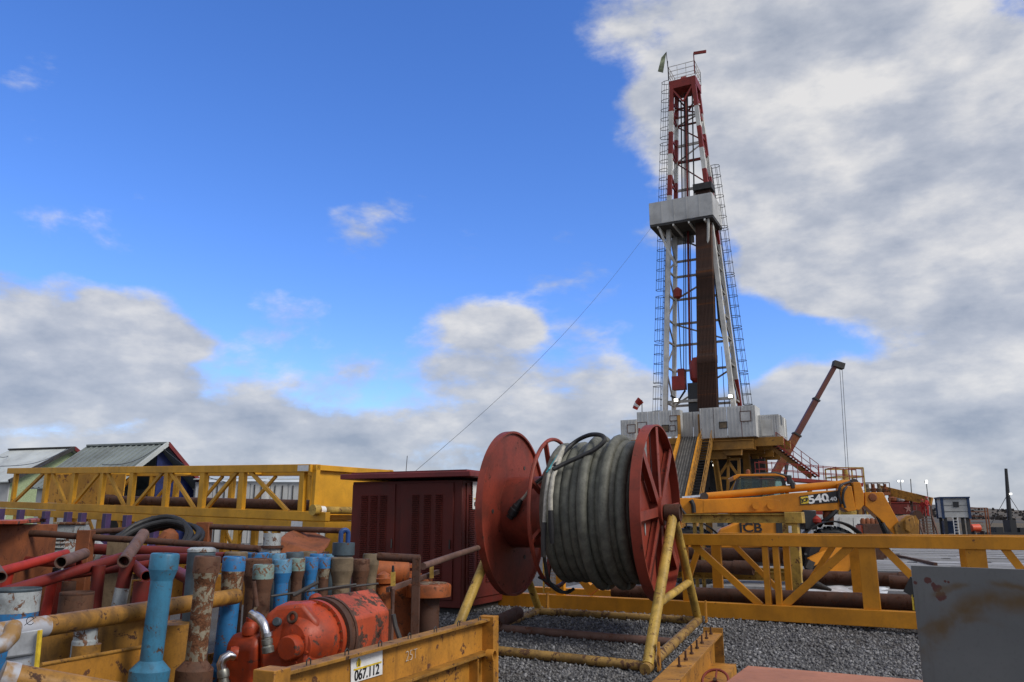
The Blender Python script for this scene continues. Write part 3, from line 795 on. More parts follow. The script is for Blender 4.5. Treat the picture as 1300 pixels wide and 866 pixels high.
# ---- drill floor and substructure
AL, AR = rpl(800, 556, KF)[0], rpl(957, 556, KF)[0]
fl_ = rbox(MB(), AL, AR + .05, KF + .0, 9.0, FZ - .55, FZ - .06).build('drill_floor', M_ochrerig, rig)
sub = MB()
for k_ in (KF - .85, KF + .1, -.3, 4.5, 8.6): sub.ibeam(rg(AL if k_ > KF - .5 else aR0, k_, FZ - .95), rg(AR + .1, k_, FZ - .95), .35, .8, .06)
sub.build('floor_girder', M_ochrerig, rig)
m = MB(); m.ibeam(rg(AL + 1, KF - .4, FZ - 1.35), rg(rpl(922, 570, KF - .4)[0], KF - .4, FZ - 1.35), .4, 1.5, .06); m.build('floor_girder', M_ochrerig, rig)
a0, z0 = rpl(912, 568, KF - .6); a1, z1 = rpl(942, 576, KF - .6)
m = MB().prism([rg(a0, KF - .6, z0), rg(a1, KF - .6, z0), rg(a1 - .1, KF - .6, z1 - .1), rg(a0 + .6, KF - .6, z1 - .1)], RK * .7); m.build('skid_shoe', M_ochrerig, rig)
for a, k_ in ((AL + 1.2, KF + .6), (AL + 1.2, 1), (AL + 1.2, 8), (-1.5, 8), (AR - 1.4, -1.0), (AR - 1.4, 3.5), (AR - 1.4, 8), (AR - 3.0, 4)):
    MB().ibeam(rg(a, k_, .1), rg(a, k_, FZ - 1.3), .55, .55, .05, RK).build('column', M_ochrerig, rig)
# slanted and boxed front legs seen under the floor
def pxbar(lst, k, w, name, mat=M_ochrerig):
    for (x0, y0, x1, y1) in lst:
        a0, z0 = rpl(x0, y0, k); a1, z1 = rpl(x1, y1, k); MB().bar(rg(a0, k, z0), rg(a1, k, max(z1, .05)), w, w, RK).build(name, mat, rig)
pxbar([(905, 566, 917, 650), (908, 578, 918, 650)], KF - .2, .35, 'slanted_leg')
pxbar([(925, 580, 923.5, 650), (938, 582, 939, 650), (923.5, 583, 939, 583), (924, 585, 938, 605), (938, 606, 924, 630), (911, 607, 924, 588), (913, 607, 924, 607)], KF + .3, .22, 'lattice_leg')
pxbar([(895, 576, 895.5, 660), (890, 585, 890.5, 660)], KF + 3, .7, 'dark_column', M_darkgrey)
pxbar([(898, 592, 910, 600), (896, 615, 906, 626), (897, 590, 912, 586)], KF + 3, .18, 'pipe_run', M_blackp)
pxbar([(958, 567, 958, 650), (953, 567, 953, 650), (963, 567, 963, 650), (907, 605, 907, 655)], 5.5, .55, 'red_column', M_mastred)
pxbar([(980, 568, 1030, 606)], KF + 1, .35, 'cabin_strut')
rbox(MB(), ac0 - .5, ac1 + .25, KF + .1, KF + .5, zc0 - .75, zc0 - .02).build('cabin_girder', M_ochrerig, rig)
rbox(MB(), ac0 - .5, ac1 + .25, KF + 4.0, KF + 4.4, zc0 - .75, zc0 - .02).build('cabin_girder', M_ochrerig, rig)
rbox(MB(), AL + 2, AR - .5, 3.0, 3.2, 2.2, FZ - 1.6).build('dark_interior_sheet', M_darkgrey, rig).location = (0, 0, 0)  # dark sheet stands in for the shaded interior under the drill floor
# ---- pipe ramp (V-door slide) and stairway
rt0, rt1 = rpl(863, 556, KF - .2), rpl(889, 556, KF - .2)
w_ = (rt1[0] - rt0[0]) * .84; rc = (rt0[0] + rt1[0]) / 2
pt = rg(rc, KF - .2, FZ - .1)
pb = G(838, 672, .9); pb = pb + (pt - pb) * 0
d_ = P(856, 640, 62.0); pb = V((d_.x, d_.y, 2.6)); dd = (pb - pt); pb = pt + dd * ((FZ - .1 - .35) / (FZ - .1 - pb.z)) if pb.z < FZ else pb
ax = (pb - pt).normalized(); side = ax.cross(UZ).normalized(); nu = side.cross(ax).normalized()
if nu.z < 0: nu = -nu
ramp = MB().bar(pt, pb, w_, .12, nu).build('ramp_plate', plain('worn_ramp_steel', (.13, .12, .105), .5, noise=.35, scale=2.5), rig)
m = MB()
for i in range(7): o = side * (w_ * (-.42 + .14 * i)); m.bar(pt + o + nu * .09, pb + o + nu * .09, .07, .05, nu)
m.build('wear_rail', M_darkgrey, rig, ramp)
for q in (-1, 1): MB().bar(pt + side * q * (w_ / 2 + .12) + nu * .12, pb + side * q * (w_ / 2 + .12) + nu * .12, .22, .5, nu).build('ramp_beam', M_yel, rig, ramp)
for q in (-1, 1):
    p = pt + side * q * (w_ / 2 + .15); MB().bar(p, p + UZ * 2.0, .25, .3).build('ramp_post', M_ochrerig, rig, ramp)
sgn = 1 if side.dot(RR) > 0 else -1
st0 = pt + side * sgn * (w_ / 2 + .8); st1 = pb + side * sgn * (w_ / 2 + .8)
m = MB()
for q in (-.45, .45): m.bar(st0 + side * q, st1 + side * q, .08, .3, nu)
stair = m.build('stair_stringer', M_ochrerig, rig); m = MB(); n = 34
for i in range(n): p = st0.lerp(st1, (i + .5) / n); m.box(p, (.9, .25, .05), Matrix.Rotation(math.atan2(side.y, side.x), 3, 'Z'))
m.build('tread', M_darkgrey, rig, stair); m = MB()
for q in (-.45, .45):
    for h in (.55, 1.05): m.tube(st0 + side * q + UZ * h, st1 + side * q + UZ * h, .03, n=6)
    for i in range(12): p = st0.lerp(st1, i / 11) + side * q; m.tube(p, p + UZ * 1.05, .025, n=6)
m.build('stair_railing', M_ochrerig, rig, stair)
# ---- catwalk at the ramp's foot
cw = thing('catwalk', 'long low yellow catwalk at the foot of the pipe ramp', 'catwalk', pb - UZ * pb.z)
fd = (V((pb.x, pb.y, 0)) - V((pt.x, pt.y, 0))).normalized(); c0 = V((pb.x, pb.y, 0)) - fd * 1.0
sd_ = V((-fd.y, fd.x, 0))
MB().prism([c0 - sd_ * 1.3 + UZ * .62, c0 + sd_ * 1.3 + UZ * .62, c0 + sd_ * 1.3 + fd * 14 + UZ * .62, c0 - sd_ * 1.3 + fd * 14 + UZ * .62], UZ * -.12).build('walkway_plate', M_darkgrey, cw)
for q in (-1.1, 1.1): MB().ibeam(c0 + sd_ * q + UZ * .25, c0 + sd_ * q + fd * 14 + UZ * .25, .25, .49, .03).build('side_beam', M_yel, cw)
# ---- wind sock
ws = thing('windsock', 'red and white striped windsock hanging beside the drill floor', 'windsock', rg(AL + .3, KF + .5, FZ + 2.6))
a, z = rpl(815, 523, KF + .3); a_t, z_t = rpl(815, 508, KF + .3)
MB().tube(rg(a, KF + .3, z - .2), rg(a_t, KF + .3, z_t), .04, n=6).build('pole', M_darkgrey, ws)
pts = [rpl(x, y, KF + .3) for x, y in ((813.5, 508), (811, 510.5), (809, 513), (807.5, 516), (806, 519.5))]
pp = [rg(q[0], KF + .3, q[1]) for q in pts]
for i in range(4):
    MB().tube(pp[i], pp[i + 1], .36 - i * .03, .33 - i * .03, n=12, hollow=.02).build('sock_ring', M_decal if i in (2,) else M_bright_red, ws)
# ---- guy line
A_ = P(826, 290, 76); Bq = G(520, 700, 0); Bq = P(380, 668, 30); pts = []
p1 = P(505, 600, 44); end = P(505, 600, 44)
dirv = (P(510, 597, 40) - A_); tt = (A_.z) / (A_.z - P(510, 597, 40).z)
gend = A_ + dirv * tt
gw = MB(); pts = [A_.lerp(gend, i / 20) - UZ * (1.6 * math.sin(math.pi * i / 20)) for i in range(21)]
gw.path(pts, .011, 5)
solo('guy_line', gw, M_wire, 'thin steel guy line slanting down from the mast platform', 'cable', gend)
# ------------------------------------------------------------------ far yard: crane, tanks, cabin, lamps, workers, sheds
def yaw_frame(o, yaw):
    x = V((math.cos(yaw), math.sin(yaw), 0)); y = V((-math.sin(yaw), math.cos(yaw), 0)); o = V(o)
    return lambda a, b, c: o + x * a + y * b + UZ * c
def fbox(m, f, a0, a1, b0, b1, c0, c1):
    return m.prism([f(a0, b0, c0), f(a1, b0, c0), f(a1, b1, c0), f(a0, b1, c0)], UZ * (c1 - c0))
# mobile crane behind the rig, boom raised to the right
c0 = P(978, 612, 92); c1 = P(1061, 463, 92)
cr = thing('mobile_crane', 'mobile crane with a dark red telescopic boom raised beside the rig', 'crane', (c0.x, c0.y, 0))
u = (c1 - c0).normalized(); nrm = V((0, -1, 0)); up_ = u.cross(nrm)
for i, (t0, t1, w) in enumerate(((0, .40, .78), (.38, .70, .62), (.68, 1.0, .48))):
    s_ = MB().bar(c0.lerp(c1, t0), c0.lerp(c1, t1), w, w, up_).build('boom_section', M_rustor if i == 0 else paint('crane_red', (.13, .045, .035), rust=.15, scale=.6), cr)
    MB().bar(c0.lerp(c1, t1 - .012), c0.lerp(c1, t1), w + .16, w + .16, up_).build('collar', M_darkgrey, cr, s_)
hd = MB().bar(c1 - V((.3, 0, -.15)), c1 + V((.9, 0, -.25)), .8, .7); h_ = hd.build('boom_head', M_darkgrey, cr)
for i, (x, y) in enumerate(((1066, 467), (1069, 467))):
    a = P(x, y, 92); b = P(x + 8.5, 604, 92); MB().tube(a, b, .028, n=5).build('hoist_line', M_wire, cr)
MB().lathe([(0, .12), (.3, .3), (.9, .3), (1.2, .12)], P(1076, 606, 92) - UZ * 1.3, UZ, 10).build('hook_block', M_mastred, cr)
f = yaw_frame((c0.x, c0.y, 0), 0)
fbox(MB(), f, -6, 5, -1.25, 1.25, .7, 1.5).build('carrier', M_darkgrey, cr)
fbox(MB(), f, -2.2, 1.2, -1.2, 1.2, 1.55, 3.2).build('turret', M_rustor, cr)
fbox(MB(), f, 3.2, 5.2, -1.2, 1.2, 1.52, 3.0).build('cab', M_mastred, cr)
for x in (-5, -3.6, 2.2, 3.9):
    for y in (-1.1, 1.1): MB().lathe([(-.2, .4), (-.2, .55), (.2, .55), (.2, .4)], f(x, y, .56), (0, 1, 0), 14).build('wheel', M_black, cr)
MB().bar(f(.8, -.1, 2.6), c0.lerp(c1, .22) + V((.3, 0, -.3)), .3, .3).build('lift_cylinder', M_darkgrey, cr)
m = MB().bar(f(-.5, 0, 2.8), c0, .9, .9); m.build('boom_foot', M_rustor, cr)

# red raised walkway with railings between the rig and the tanks
wk = thing('raised_walkway', 'red raised walkway with handrails running right from the rig', 'walkway', P(1020, 640, 66) * 1)
wk.location.z = 0
def wpt(px, py, Y=66): return P(px, py, Y)
p0, p1 = wpt(962, 606), wpt(1092, 616)
MB().bar(p0, p1, 1.2, .28).build('walkway_deck', M_mastred, wk)
m = MB()
for s in (-.55, .55):
    o = V((0, s, 0))
    for h in (.5, 1.05): m.bar(p0 + o + UZ * (h + .2), p1 + o + UZ * (h + .2), .05, .05)
    for i in range(9): p = p0.lerp(p1, i / 8) + o; m.bar(p, p + UZ * 1.3, .05, .05)
m.build('handrail', M_mastred, wk)
for t in (.05, .5, .97): p = p0.lerp(p1, t); MB().bar(V((p.x, p.y, .05)), p - UZ * .2, .3, .3).build('post', M_ochrerig, wk)
q0, q1 = wpt(984, 565, 68), wpt(1038, 606, 66.8)
sm = MB()
for s in (-.4, .4): sm.bar(q0 + V((0, s, 0)), q1 + V((0, s, 0)), .06, .14)
sst = sm.build('stair_stringer', M_mastred, wk); sm = MB(); tm = MB()
for i in range(16): tm.box(q0.lerp(q1, (i + .5) / 16), (.28, .8, .05))
tm.build('tread', M_darkgrey, wk, sst)
for h in (.55, 1.05): sm.bar(q0 + UZ * h - V((0, .4, 0)), q1 + UZ * h - V((0, .4, 0)), .05, .05)
for i in range(6): p = q0.lerp(q1, i / 5) - V((0, .4, 0)); sm.bar(p, p + UZ * 1.05, .05, .05)
sm.build('handrail', M_mastred, wk, sst)

# yellow mud tank tower with guard rail frame
ty = 84.0; TK = ty / 46; b = P(1079, 668, ty)
tw = thing('mud_tank_tower', 'yellow domed tank in a square guard rail frame behind the boom', 'tank', (b.x, b.y, 0))
cx, cy = b.x, b.y
zd = P(1079, 608, ty).z
MB().lathe([(0, 1.05), (zd - .9, 1.05), (zd - .85, 1.2), (zd - .55, 1.45), (zd - .1, .5), (zd, .32), (zd + .95, .28)], (cx, cy, .0), UZ, 24).build('tank_shell', M_yelp, tw)
m = MB(); zt = P(1079, 595, ty).z; zm = P(1079, 606, ty).z; zb_ = P(1079, 625, ty).z
for sx in (-1.5, 1.3):
    for sy in (-1.4, 1.4): m.bar((cx + sx, cy + sy, .05), (cx + sx, cy + sy, zt), .12, .12)
for z in (zm, zt):
    for sy in (-1.4, 1.4): m.bar((cx - 1.5, cy + sy, z), (cx + 1.3, cy + sy, z), .12, .12)
    for sx in (-1.5, 1.3): m.bar((cx + sx, cy - 1.4, z), (cx + sx, cy + 1.4, z), .12, .12)
m.build('guard_rail', M_yelp, tw)
# rail gantry and long sloping yellow chute with pipework to its right
gt = thing('shaker_gantry', 'brown gantry with handrail beside the yellow domed tank', 'gantry', P(1110, 668, 86))
gt.location.z = 0
m = MB(); zz0 = P(1110, 627, 86).z; zz1 = P(1110, 613, 86).z
xa, xb = P(1097, 620, 86).x, P(1128, 620, 86).x
m.box(((xa + xb) / 2, 86.4, zz0), (xb - xa, 1.6, .3)); m.build('platform', M_rustor, gt)
m = MB()
for z in (zz0 + .35, zz1):
    m.bar((xa, 85.7, z), (xb, 85.7, z), .06, .06); m.bar((xb, 85.7, z), (xb, 87.1, z), .06, .06); m.bar((xa, 87.1, z), (xb, 87.1, z), .06, .06)
for i in range(5): x = xa + (xb - xa) * i / 4; m.bar((x, 85.7, zz0), (x, 85.7, zz1), .06, .06); m.bar((x, 87.1, zz0), (x, 87.1, zz1), .06, .06)
m.build('handrail', M_rust, gt)
for x in (xa + .1, xb - .1):
    for y in (85.8, 87.0): MB().bar((x, y, .03), (x, y, zz0 - .08), .14, .14).build('leg', M_rustor, gt)
for i in range(4):
    x = xa + .5 + i * .62
    MB().lathe([(0, .26), (.4, .32), (.5, .16), (.9, .16)], (x, 86.3, zz0 + .15), UZ, 10).build('valve', M_rustor if i % 2 else M_tan, gt)
ch = thing('sloping_chute', 'long yellow chute sloping down right to the workers in red', 'chute', P(1150, 668, 86))
ch.location.z = 0
a, b = P(1116, 621, 87), P(1183, 637, 84)
MB().bar(a, b, .9, .85).build('chute_trough', M_yel2, ch)
m = MB(); o = V((0, -.3, 0))
a2_, b2_ = P(1163, 627, 84.5), P(1181, 633, 83.5)
m.bar(a2_, b2_, .06, .06); m.build('grab_rail', M_rust, ch)
for t in (.06, .6, .97): p = a.lerp(b, t); MB().bar((p.x, p.y, .03), p - UZ * .27, .14, .14).build('support', M_rust, ch)
# red open tank below the chute
f = yaw_frame((P(1147, 660, 90).x, 90, 0), R(-6)); hw = (P(1170, 650, 90).x - P(1126, 650, 90).x) / 2
rt = thing('red_tank', 'red rectangular tank with a pale star mark below the chute', 'tank', f(0, 0, 0))
zt, zb_ = P(1147, 639, 90).z, P(1147, 653, 90).z
fbox(MB(), f, -hw, hw, -.9, .9, zb_, zt).build('tank_body', M_pipe_red, rt, bevel=.03)
fbox(MB(), f, -hw - .06, hw + .06, -.96, .96, zt + .0, zt + .1).build('rim', M_mastred, rt)
m = MB(); cpt = f(.3, -.92, (zt + zb_) / 2)
for i in range(5):
    an = math.pi / 2 + i * 2 * math.pi / 5; m.prism([cpt + V((math.cos(an) * .5, 0, math.sin(an) * .5)), cpt + V((math.cos(an + .5) * .2, 0, math.sin(an + .5) * .2)), cpt, cpt + V((math.cos(an - .5) * .2, 0, math.sin(an - .5) * .2))], V((0, -.012, 0)))
m.build('star_mark', M_fadedmark, rt)
for x in (-hw + .15, hw - .15):
    for y in (-.75, .75): m = MB(); fbox(m, f, x - .1, x + .1, y - .1, y + .1, .03, zb_); m.build('leg', M_rust, rt)
for i, (px_, py_, r_) in enumerate(((1133, 632, .3), (1141, 630, .38), (1150, 633, .3), (1160, 634, .26))):
    p = P(px_, py_, 90.4); r_ *= 1.6; MB().lathe([(0, r_ * .6), (.2, r_), (.5, r_), (.62, r_ * .5), (.8, r_ * .4)], V((p.x, p.y, zt + .1)), UZ, 12).build('pump_head', M_whitechip if i % 2 else M_rustor, rt)

# steel stair frame in front of the workers
f = yaw_frame(G(1180, 680, 0), R(-4)); f0 = f(0, 0, 0); dS = f0.y
xa, xb = P(1170, 655, dS).x - f0.x, P(1188, 655, dS).x - f0.x; ztp = P(1180, 655, dS).z
stt = thing('stair_platform', 'pale rusty stair platform the two workers in red stand on', 'stairs', f0)
for x in (xa, xb):
    MB().bar(f(x, 0, .02), f(x, 0.9, ztp), .12, .2).build('stringer', M_rustlight, stt); MB().bar(f(x, 2.2, .02), f(x, 2.2, ztp), .12, .12).build('leg', M_rustlight, stt)
for i in range(1, 7): m = MB(); fbox(m, f, xa + .06, xb - .06, i * .13, i * .13 + .28, ztp * i / 7 - .03, ztp * i / 7 + .03); m.build('tread', M_rustlight, stt)
fbox(MB(), f, xa - .1, xb + .1, .9, 2.3, ztp - .06, ztp).build('landing', M_rustlight, stt)
m = MB()
for x in (xa, xb): m.bar(f(x, .95, ztp), f(x, .95, ztp + 1.0), .07, .07); m.bar(f(x, 2.2, ztp), f(x, 2.2, ztp + 1.0), .07, .07); m.bar(f(x, .95, ztp + 1.0), f(x, 2.2, ztp + 1.0), .06, .06)
m.build('handrail', M_rustlight, stt)

def person(base, h, yaw, label, helmet, pose=0.0):
    """standing worker grown with a skin modifier: one continuous body"""
    pr = thing('person', label, 'person', base, 'workers in red coveralls')
    s = h / 1.75
    J = {'pel': (0, 0, .95), 'sp': (0, .01, 1.15), 'ch': (0, .0, 1.36), 'nk': (0, .0, 1.48), 'hd': (0, -.03, 1.62), 'ht': (0, -.02, 1.72)}
    bn = [('pel', 'sp'), ('sp', 'ch'), ('ch', 'nk'), ('nk', 'hd'), ('hd', 'ht')]
    rd = {'pel': .15, 'sp': .14, 'ch': .16, 'nk': .06, 'hd': .095, 'ht': .07}
    for q, sx in (('l', -1), ('r', 1)):
        J['hip' + q] = (sx * .10, 0, .90); J['kn' + q] = (sx * .12, -.03 + pose * .1 * sx, .50); J['an' + q] = (sx * .13, .02 + pose * .12 * sx, .09); J['to' + q] = (sx * .14, -.14 + pose * .12 * sx, .05)
        J['sh' + q] = (sx * .20, 0, 1.40); J['el' + q] = (sx * .27, .0 - .06 * pose, 1.13); J['wr' + q] = (sx * .25, -.16 - .1 * pose, .93 + .08 * pose); J['ha' + q] = (sx * .23, -.22 - .1 * pose, .87 + .1 * pose)
        bn += [('pel', 'hip' + q), ('hip' + q, 'kn' + q), ('kn' + q, 'an' + q), ('an' + q, 'to' + q), ('ch', 'sh' + q), ('sh' + q, 'el' + q), ('el' + q, 'wr' + q), ('wr' + q, 'ha' + q)]
        rd.update({'hip' + q: .105, 'kn' + q: .075, 'an' + q: .06, 'to' + q: .05, 'sh' + q: .085, 'el' + q: .06, 'wr' + q: .045, 'ha' + q: .04})
    ks = list(J); me = bpy.data.meshes.new('body'); rz = Matrix.Rotation(yaw, 3, 'Z')
    me.from_pydata([tuple(rz @ (V(J[q]) * s)) for q in ks], [(ks.index(a), ks.index(b)) for a, b in bn], [])
    me.materials.append(M_coverall)
    o = bpy.data.objects.new('body', me); COL.objects.link(o); o.parent = pr
    sk = o.modifiers.new('skin', 'SKIN')
    for i, q in enumerate(ks):
        me.skin_vertices[0].data[i].radius = (rd[q] * s, rd[q] * s * (.8 if q in ('pel', 'sp', 'ch') else 1))
    me.skin_vertices[0].data[0].use_root = True
    sb = o.modifiers.new('sub', 'SUBSURF'); sb.levels = 1; sb.render_levels = 2
    w = lambda p: V(base) + rz @ (V(p) * s)
    MB().lathe([(0, .02), (.05, .105), (.14, .10), (.22, .06)], w((0, -.055, 1.52)), UZ, 14).build('face', M_skin, pr)
    hm = MB().lathe([(0, .155), (.02, .13), (.08, .12), (.14, .07), (.16, .01)], w((0, -.03, 1.67)), UZ, 16).build('helmet', helmet, pr)
    return pr
p = P(1178, 652, dS + 1.5); person((p.x, dS + 1.5, ztp), 1.78, .5, 'taller worker in red coveralls standing on the stair platform', M_bright_red, .4)
p = P(1170.5, 652, dS + 1.9); person((P(1171, 650, dS + 1.95).x + .1, dS + 1.95, ztp - .0), 1.55, -.9, 'shorter worker in red coveralls left of the taller one', M_bright_red, 1.0)

# floodlight poles
def lamp(px0, py0, px1, py1, Y, label, twin):
    a = P(px0, py0, Y); b = P(px1, py1, Y); b = V((a.x, b.y, b.z))
    t = thing('floodlight_pole', label, 'floodlight', (a.x, a.y, 0), 'lit floodlights over the tanks')
    MB().tube((a.x, a.y, 0), b, .05, n=8).build('pole', M_whitechip, t)
    for q in ((-.22, .22) if twin else (0,)):
        h = MB().box(b + V((q, -.06, .1)), (.17, .10, .16 if twin else .30), Matrix.Rotation(R(20), 3, 'X')).build('lamp_lens', M_lamp, t)
        MB().box(b + V((q, .06, .1)), (.22, .10, .2), Matrix.Rotation(R(20), 3, 'X')).build('lamp_housing', M_darkgrey, t, h)
lamp(1145, 630, 1145, 612, 92, 'twin floodlight on a pole above the red tank', True)
lamp(1179, 640, 1178, 613, 82, 'single bright floodlight on a pole above the workers', False)
a = P(1158, 655, 86); b = P(1156, 608, 86)
solo('antenna_pole', MB().tube((a.x, 86, 0), (b.x, 86, b.z), .06, .04, n=6), M_darkgrey, 'bare thin dark pole between the two floodlights', 'pole', (a.x, 86, 0))

# site cabin on legs with ladder
f = yaw_frame(P(1212, 660, 70), R(-18)); o_ = f(0, 0, 0); f = yaw_frame((o_.x, 70, 0), R(-18))
cb = thing('site_cabin', 'white and blue site cabin raised on dark legs', 'cabin', f(0, 0, 0))
zb_, zt = P(1212, 657, 70).z, P(1212, 633, 70).z
wl_ = fbox(MB(), f, -1.05, .95, -1.2, 1.2, zb_, zt).build('wall', M_white, cb)
for (x, y) in ((-1.05, -1.2), (.95, -1.2), (-1.05, 1.2), (.95, 1.2)): m = MB(); fbox(m, f, x - .1, x + .1, y - .1, y + .1, zb_ - .1, zt + .1); m.build('corner_post', paint('cabin_blue%g%g' % (x, y), (.02, .045, .11), scale=2, rust=.05), cb)
MBL = bpy.data.materials['cabin_blue-1.05-1.2']
fbox(MB(), f, -1.2, 1.1, -1.35, 1.35, zt + .0, zt + .12).build('roof_edge', MBL, cb)
fbox(MB(), f, -.22, .22, -1.24, -1.2, zb_ + .85, zb_ + 1.3).build('window', M_blackp, cb)
m = MB()
for i in range(1, 4): fbox(m, f, -1.0, .9, -1.225, -1.2, zb_ + i * .5 - .01, zb_ + i * .5 + .01)
m.build('wall_seam', M_darkgrey, cb)
for (x, y) in ((-.9, -1.0), (.8, -1.0), (-.9, 1.0), (.8, 1.0), (0, 0)): m = MB(); fbox(m, f, x - .12, x + .12, y - .12, y + .12, .02, zb_); m.build('leg', M_darkgrey, cb)
fbox(MB(), f, -.9, .0, -.6, .8, .3, zb_ - .3).build('undercroft_tank', MBL, cb)
m = MB()
for x in (-.35, 0): fbox(m, f, x - .03, x + .03, -1.3, -1.25, .1, zb_)
for i in range(6): fbox(m, f, -.35, 0, -1.3, -1.25, .2 + i * .24, .24 + i * .24)
m.build('ladder', M_decal, cb)
# second grey cabin part with red ladder frame behind
f2 = yaw_frame((P(1240, 660, 78).x, 78, 0), R(-18)); lf = thing('ladder_frame', 'red steel access ladder tower right of the site cabin', 'ladder', f2(0, 0, 0))
m = MB(); zt2 = P(1240, 645, 78).z
for x in (-.7, .9):
    for y in (-.5, .5): m.bar(f2(x, y, .02), f2(x, y, zt2), .09, .09)
m.build('post', M_rustor, lf)
for i in range(5): m = MB(); fbox(m, f2, -.65, .4, -.5, -.3, .25 + i * .3, .3 + i * .3); m.build('tread', M_rustor, lf)
for z in (zt2 - .75, zt2 - .35, zt2): m = MB(); m.bar(f2(-.7, -.5, z), f2(.9, -.5, z), .06, .06); m.bar(f2(-.7, .5, z), f2(.9, .5, z), .06, .06); m.build('guard_rail', M_rustor, lf)
# bright orange tank by the cabin
p = G(1226, 681, 0); m = MB().lathe([(0, .1), (.05, .32), (.8, .35), (.9, .1)], (p.x - .6, p.y - 2, .75), (1, .1, 0), 18)
ot = thing('orange_fuel_tank', 'small bright orange drum on a stand below the site cabin', 'tank', (p.x, p.y - 2, 0))
m.build('drum', plain('signal_orange', (.65, .075, .02), .5), ot)
for x in (-.4, .4): MB().bar((p.x + x, p.y - 2, .0), (p.x + x, p.y - 2, .5), .1, .6).build('cradle', M_darkgrey, ot)

# black mast pump unit at the far right
p = G(1281, 679, 0); Yp = p.y
mp = thing('black_mast_unit', 'slim black mast with guy wires on a flat base at far right', 'mast', p)
a = V((P(1283, 675, Yp).x, Yp, .2)); b = P(1277, 595, Yp)
MB().tube(a, b, .26, .14, n=10).build('mast_tube', M_blackp, mp)
fbox(MB(), yaw_frame(p, 0), -2.6, 2.4, -1, 1, 0.0, .25).build('base_skid', M_blackp, mp)
m = MB()
for i, (x, h, w) in enumerate(((-1.2, .5, .7), (.2, 1.2, .6), (1.2, .45, .8))): fbox(m, yaw_frame(p, 0), x - w / 2, x + w / 2, -.6, .6, .25, .25 + h)
m.build('winch_housing', M_blackp, mp)
m = MB()
for x in (-2.4, 2.2): m.tube(b.lerp(a, .4), p + V((x, -.3, .2)), .03, n=5)
m.build('guy_wire', M_wire, mp)
q = b.lerp(a, .40); MB().box(q + V((.1, -.3, 0)), (.18, .12, .15)).build('lamp', M_lamp, mp)

# white container behind the telehandler
p = P(1080, 680, 34); f = yaw_frame((p.x, 34, 0), R(-10)); hw = (P(1125, 660, 34).x - P(1030, 660, 34).x) / 2; zt = P(1085, 653.5, 34).z
wc = thing('white_container', 'plain white steel container standing behind the telehandler boom', 'container', f(0, 0, 0))
fbox(MB(), f, -hw, hw, 0, 2.4, .02, zt).build('body', M_white, wc, bevel=.02)
for x0, x1 in ((-hw * .25, hw * .08), (hw * .1, hw * .43)): m = MB(); fbox(m, f, x0, x1, -.05, -.003, .2, zt - .12); m.build('door', M_whitem, wc)
for i in range(9): m = MB(); x = -hw + .12 + i * (hw * 2 - .24) / 8; fbox(m, f, x, x + .05, -.03, 0, .1, zt - .1); m.build('rib', M_white, wc)
# rusty engine block in front of it
p = P(1106, 681, 30); f = yaw_frame((p.x, 30, 0), R(-8)); zt = P(1106, 665, 30).z; hw = (P(1119, 670, 30).x - P(1094, 670, 30).x) / 2
eb = thing('engine_block', 'rusty engine block with orange rocker covers before white container', 'engine', f(0, 0, 0))
fbox(MB(), f, -hw, hw, -.4, .4, .02, zt).build('block', M_rust, eb, bevel=.02)
for i in range(4): x = -hw + .12 + i * (hw * 2 - .24) / 3; MB().lathe([(0, .1), (.12, .1), (.2, .05)], f(x, 0, zt), UZ, 10).build('rocker_cover', M_rustor, eb)
m = MB(); fbox(m, f, -hw - .06, -hw - .005, -.35, .35, .2, zt - .05); m.build('side_cover', M_orange, eb)

# ---- sheds and containers at the far left
def shed(pxr0, pyr0, pxr1, pyr1, Y, slope_dx, name, label, roofm, gablem, peak_px, eave_px, Yd, wall_m):
    pass
# grey roofed shed with a blue sheeted gable
pk = P(203, 564, 44); el = P(170, 593, 44 - 2.2); er = P(247, 616, 44 + 1.0)
rk = P(115, 566, 56); rdg = G(112, 567, pk.z)
back = V((rk.x - pk.x, rk.y - pk.y, 0))
half = V((.87, -.5, 0)) ; half = V((math.cos(R(-24)), math.sin(R(-24)), 0))
back = V((-math.sin(R(-24)), math.cos(R(-24)), 0)) * -1
gw_ = 3.3; pkz = pk.z; evz = pkz - 2.2
bdir = (V((rdg.x, rdg.y, 0)) - V((pk.x, pk.y, 0))); Ln = bdir.length; bdir.normalize(); hdir = V((-bdir.y, bdir.x, 0)); hdir = hdir if hdir.x > 0 else -hdir
sh = thing('grey_roofed_shed', 'long shed with grey sheet roof and dark blue gable', 'shed', V((pk.x, pk.y, 0)))
def S(b_, h_, z_): return V((pk.x, pk.y, 0)) + bdir * b_ + hdir * h_ + UZ * z_
for sgn_ in (-1, 1):
    A = S(-.5, 0, pkz); Bv = S(Ln, 0, pkz); Cv = S(Ln, sgn_ * (gw_ + .35), evz - .25); Dv = S(-.5, sgn_ * (gw_ + .35), evz - .25)
    rf = MB().prism([A, Bv, Cv, Dv], UZ * -.06).build('roof_slope', M_roofgrey, sh)
    m = MB(); nr = 14
    for i in range(nr + 1):
        a = A.lerp(Bv, i / nr) + UZ * .03; b = Dv.lerp(Cv, i / nr) + UZ * .03; m.bar(a, b, .09, .05)
    m.build('roof_rib', M_roofgrey, sh, rf)
    MB().bar(A + UZ * .02 - bdir * .05, Dv + UZ * .02 - bdir * .05, .12, .22).build('barge_board', M_roofpale if sgn_ < 0 else M_cabroof, sh, rf)
    MB().prism([S(0, sgn_ * gw_, .02), S(Ln - .3, sgn_ * gw_, .02), S(Ln - .3, sgn_ * gw_, evz - .1), S(0, sgn_ * gw_, evz - .1)], hdir * sgn_ * -.08).build('side_wall', M_white, sh)
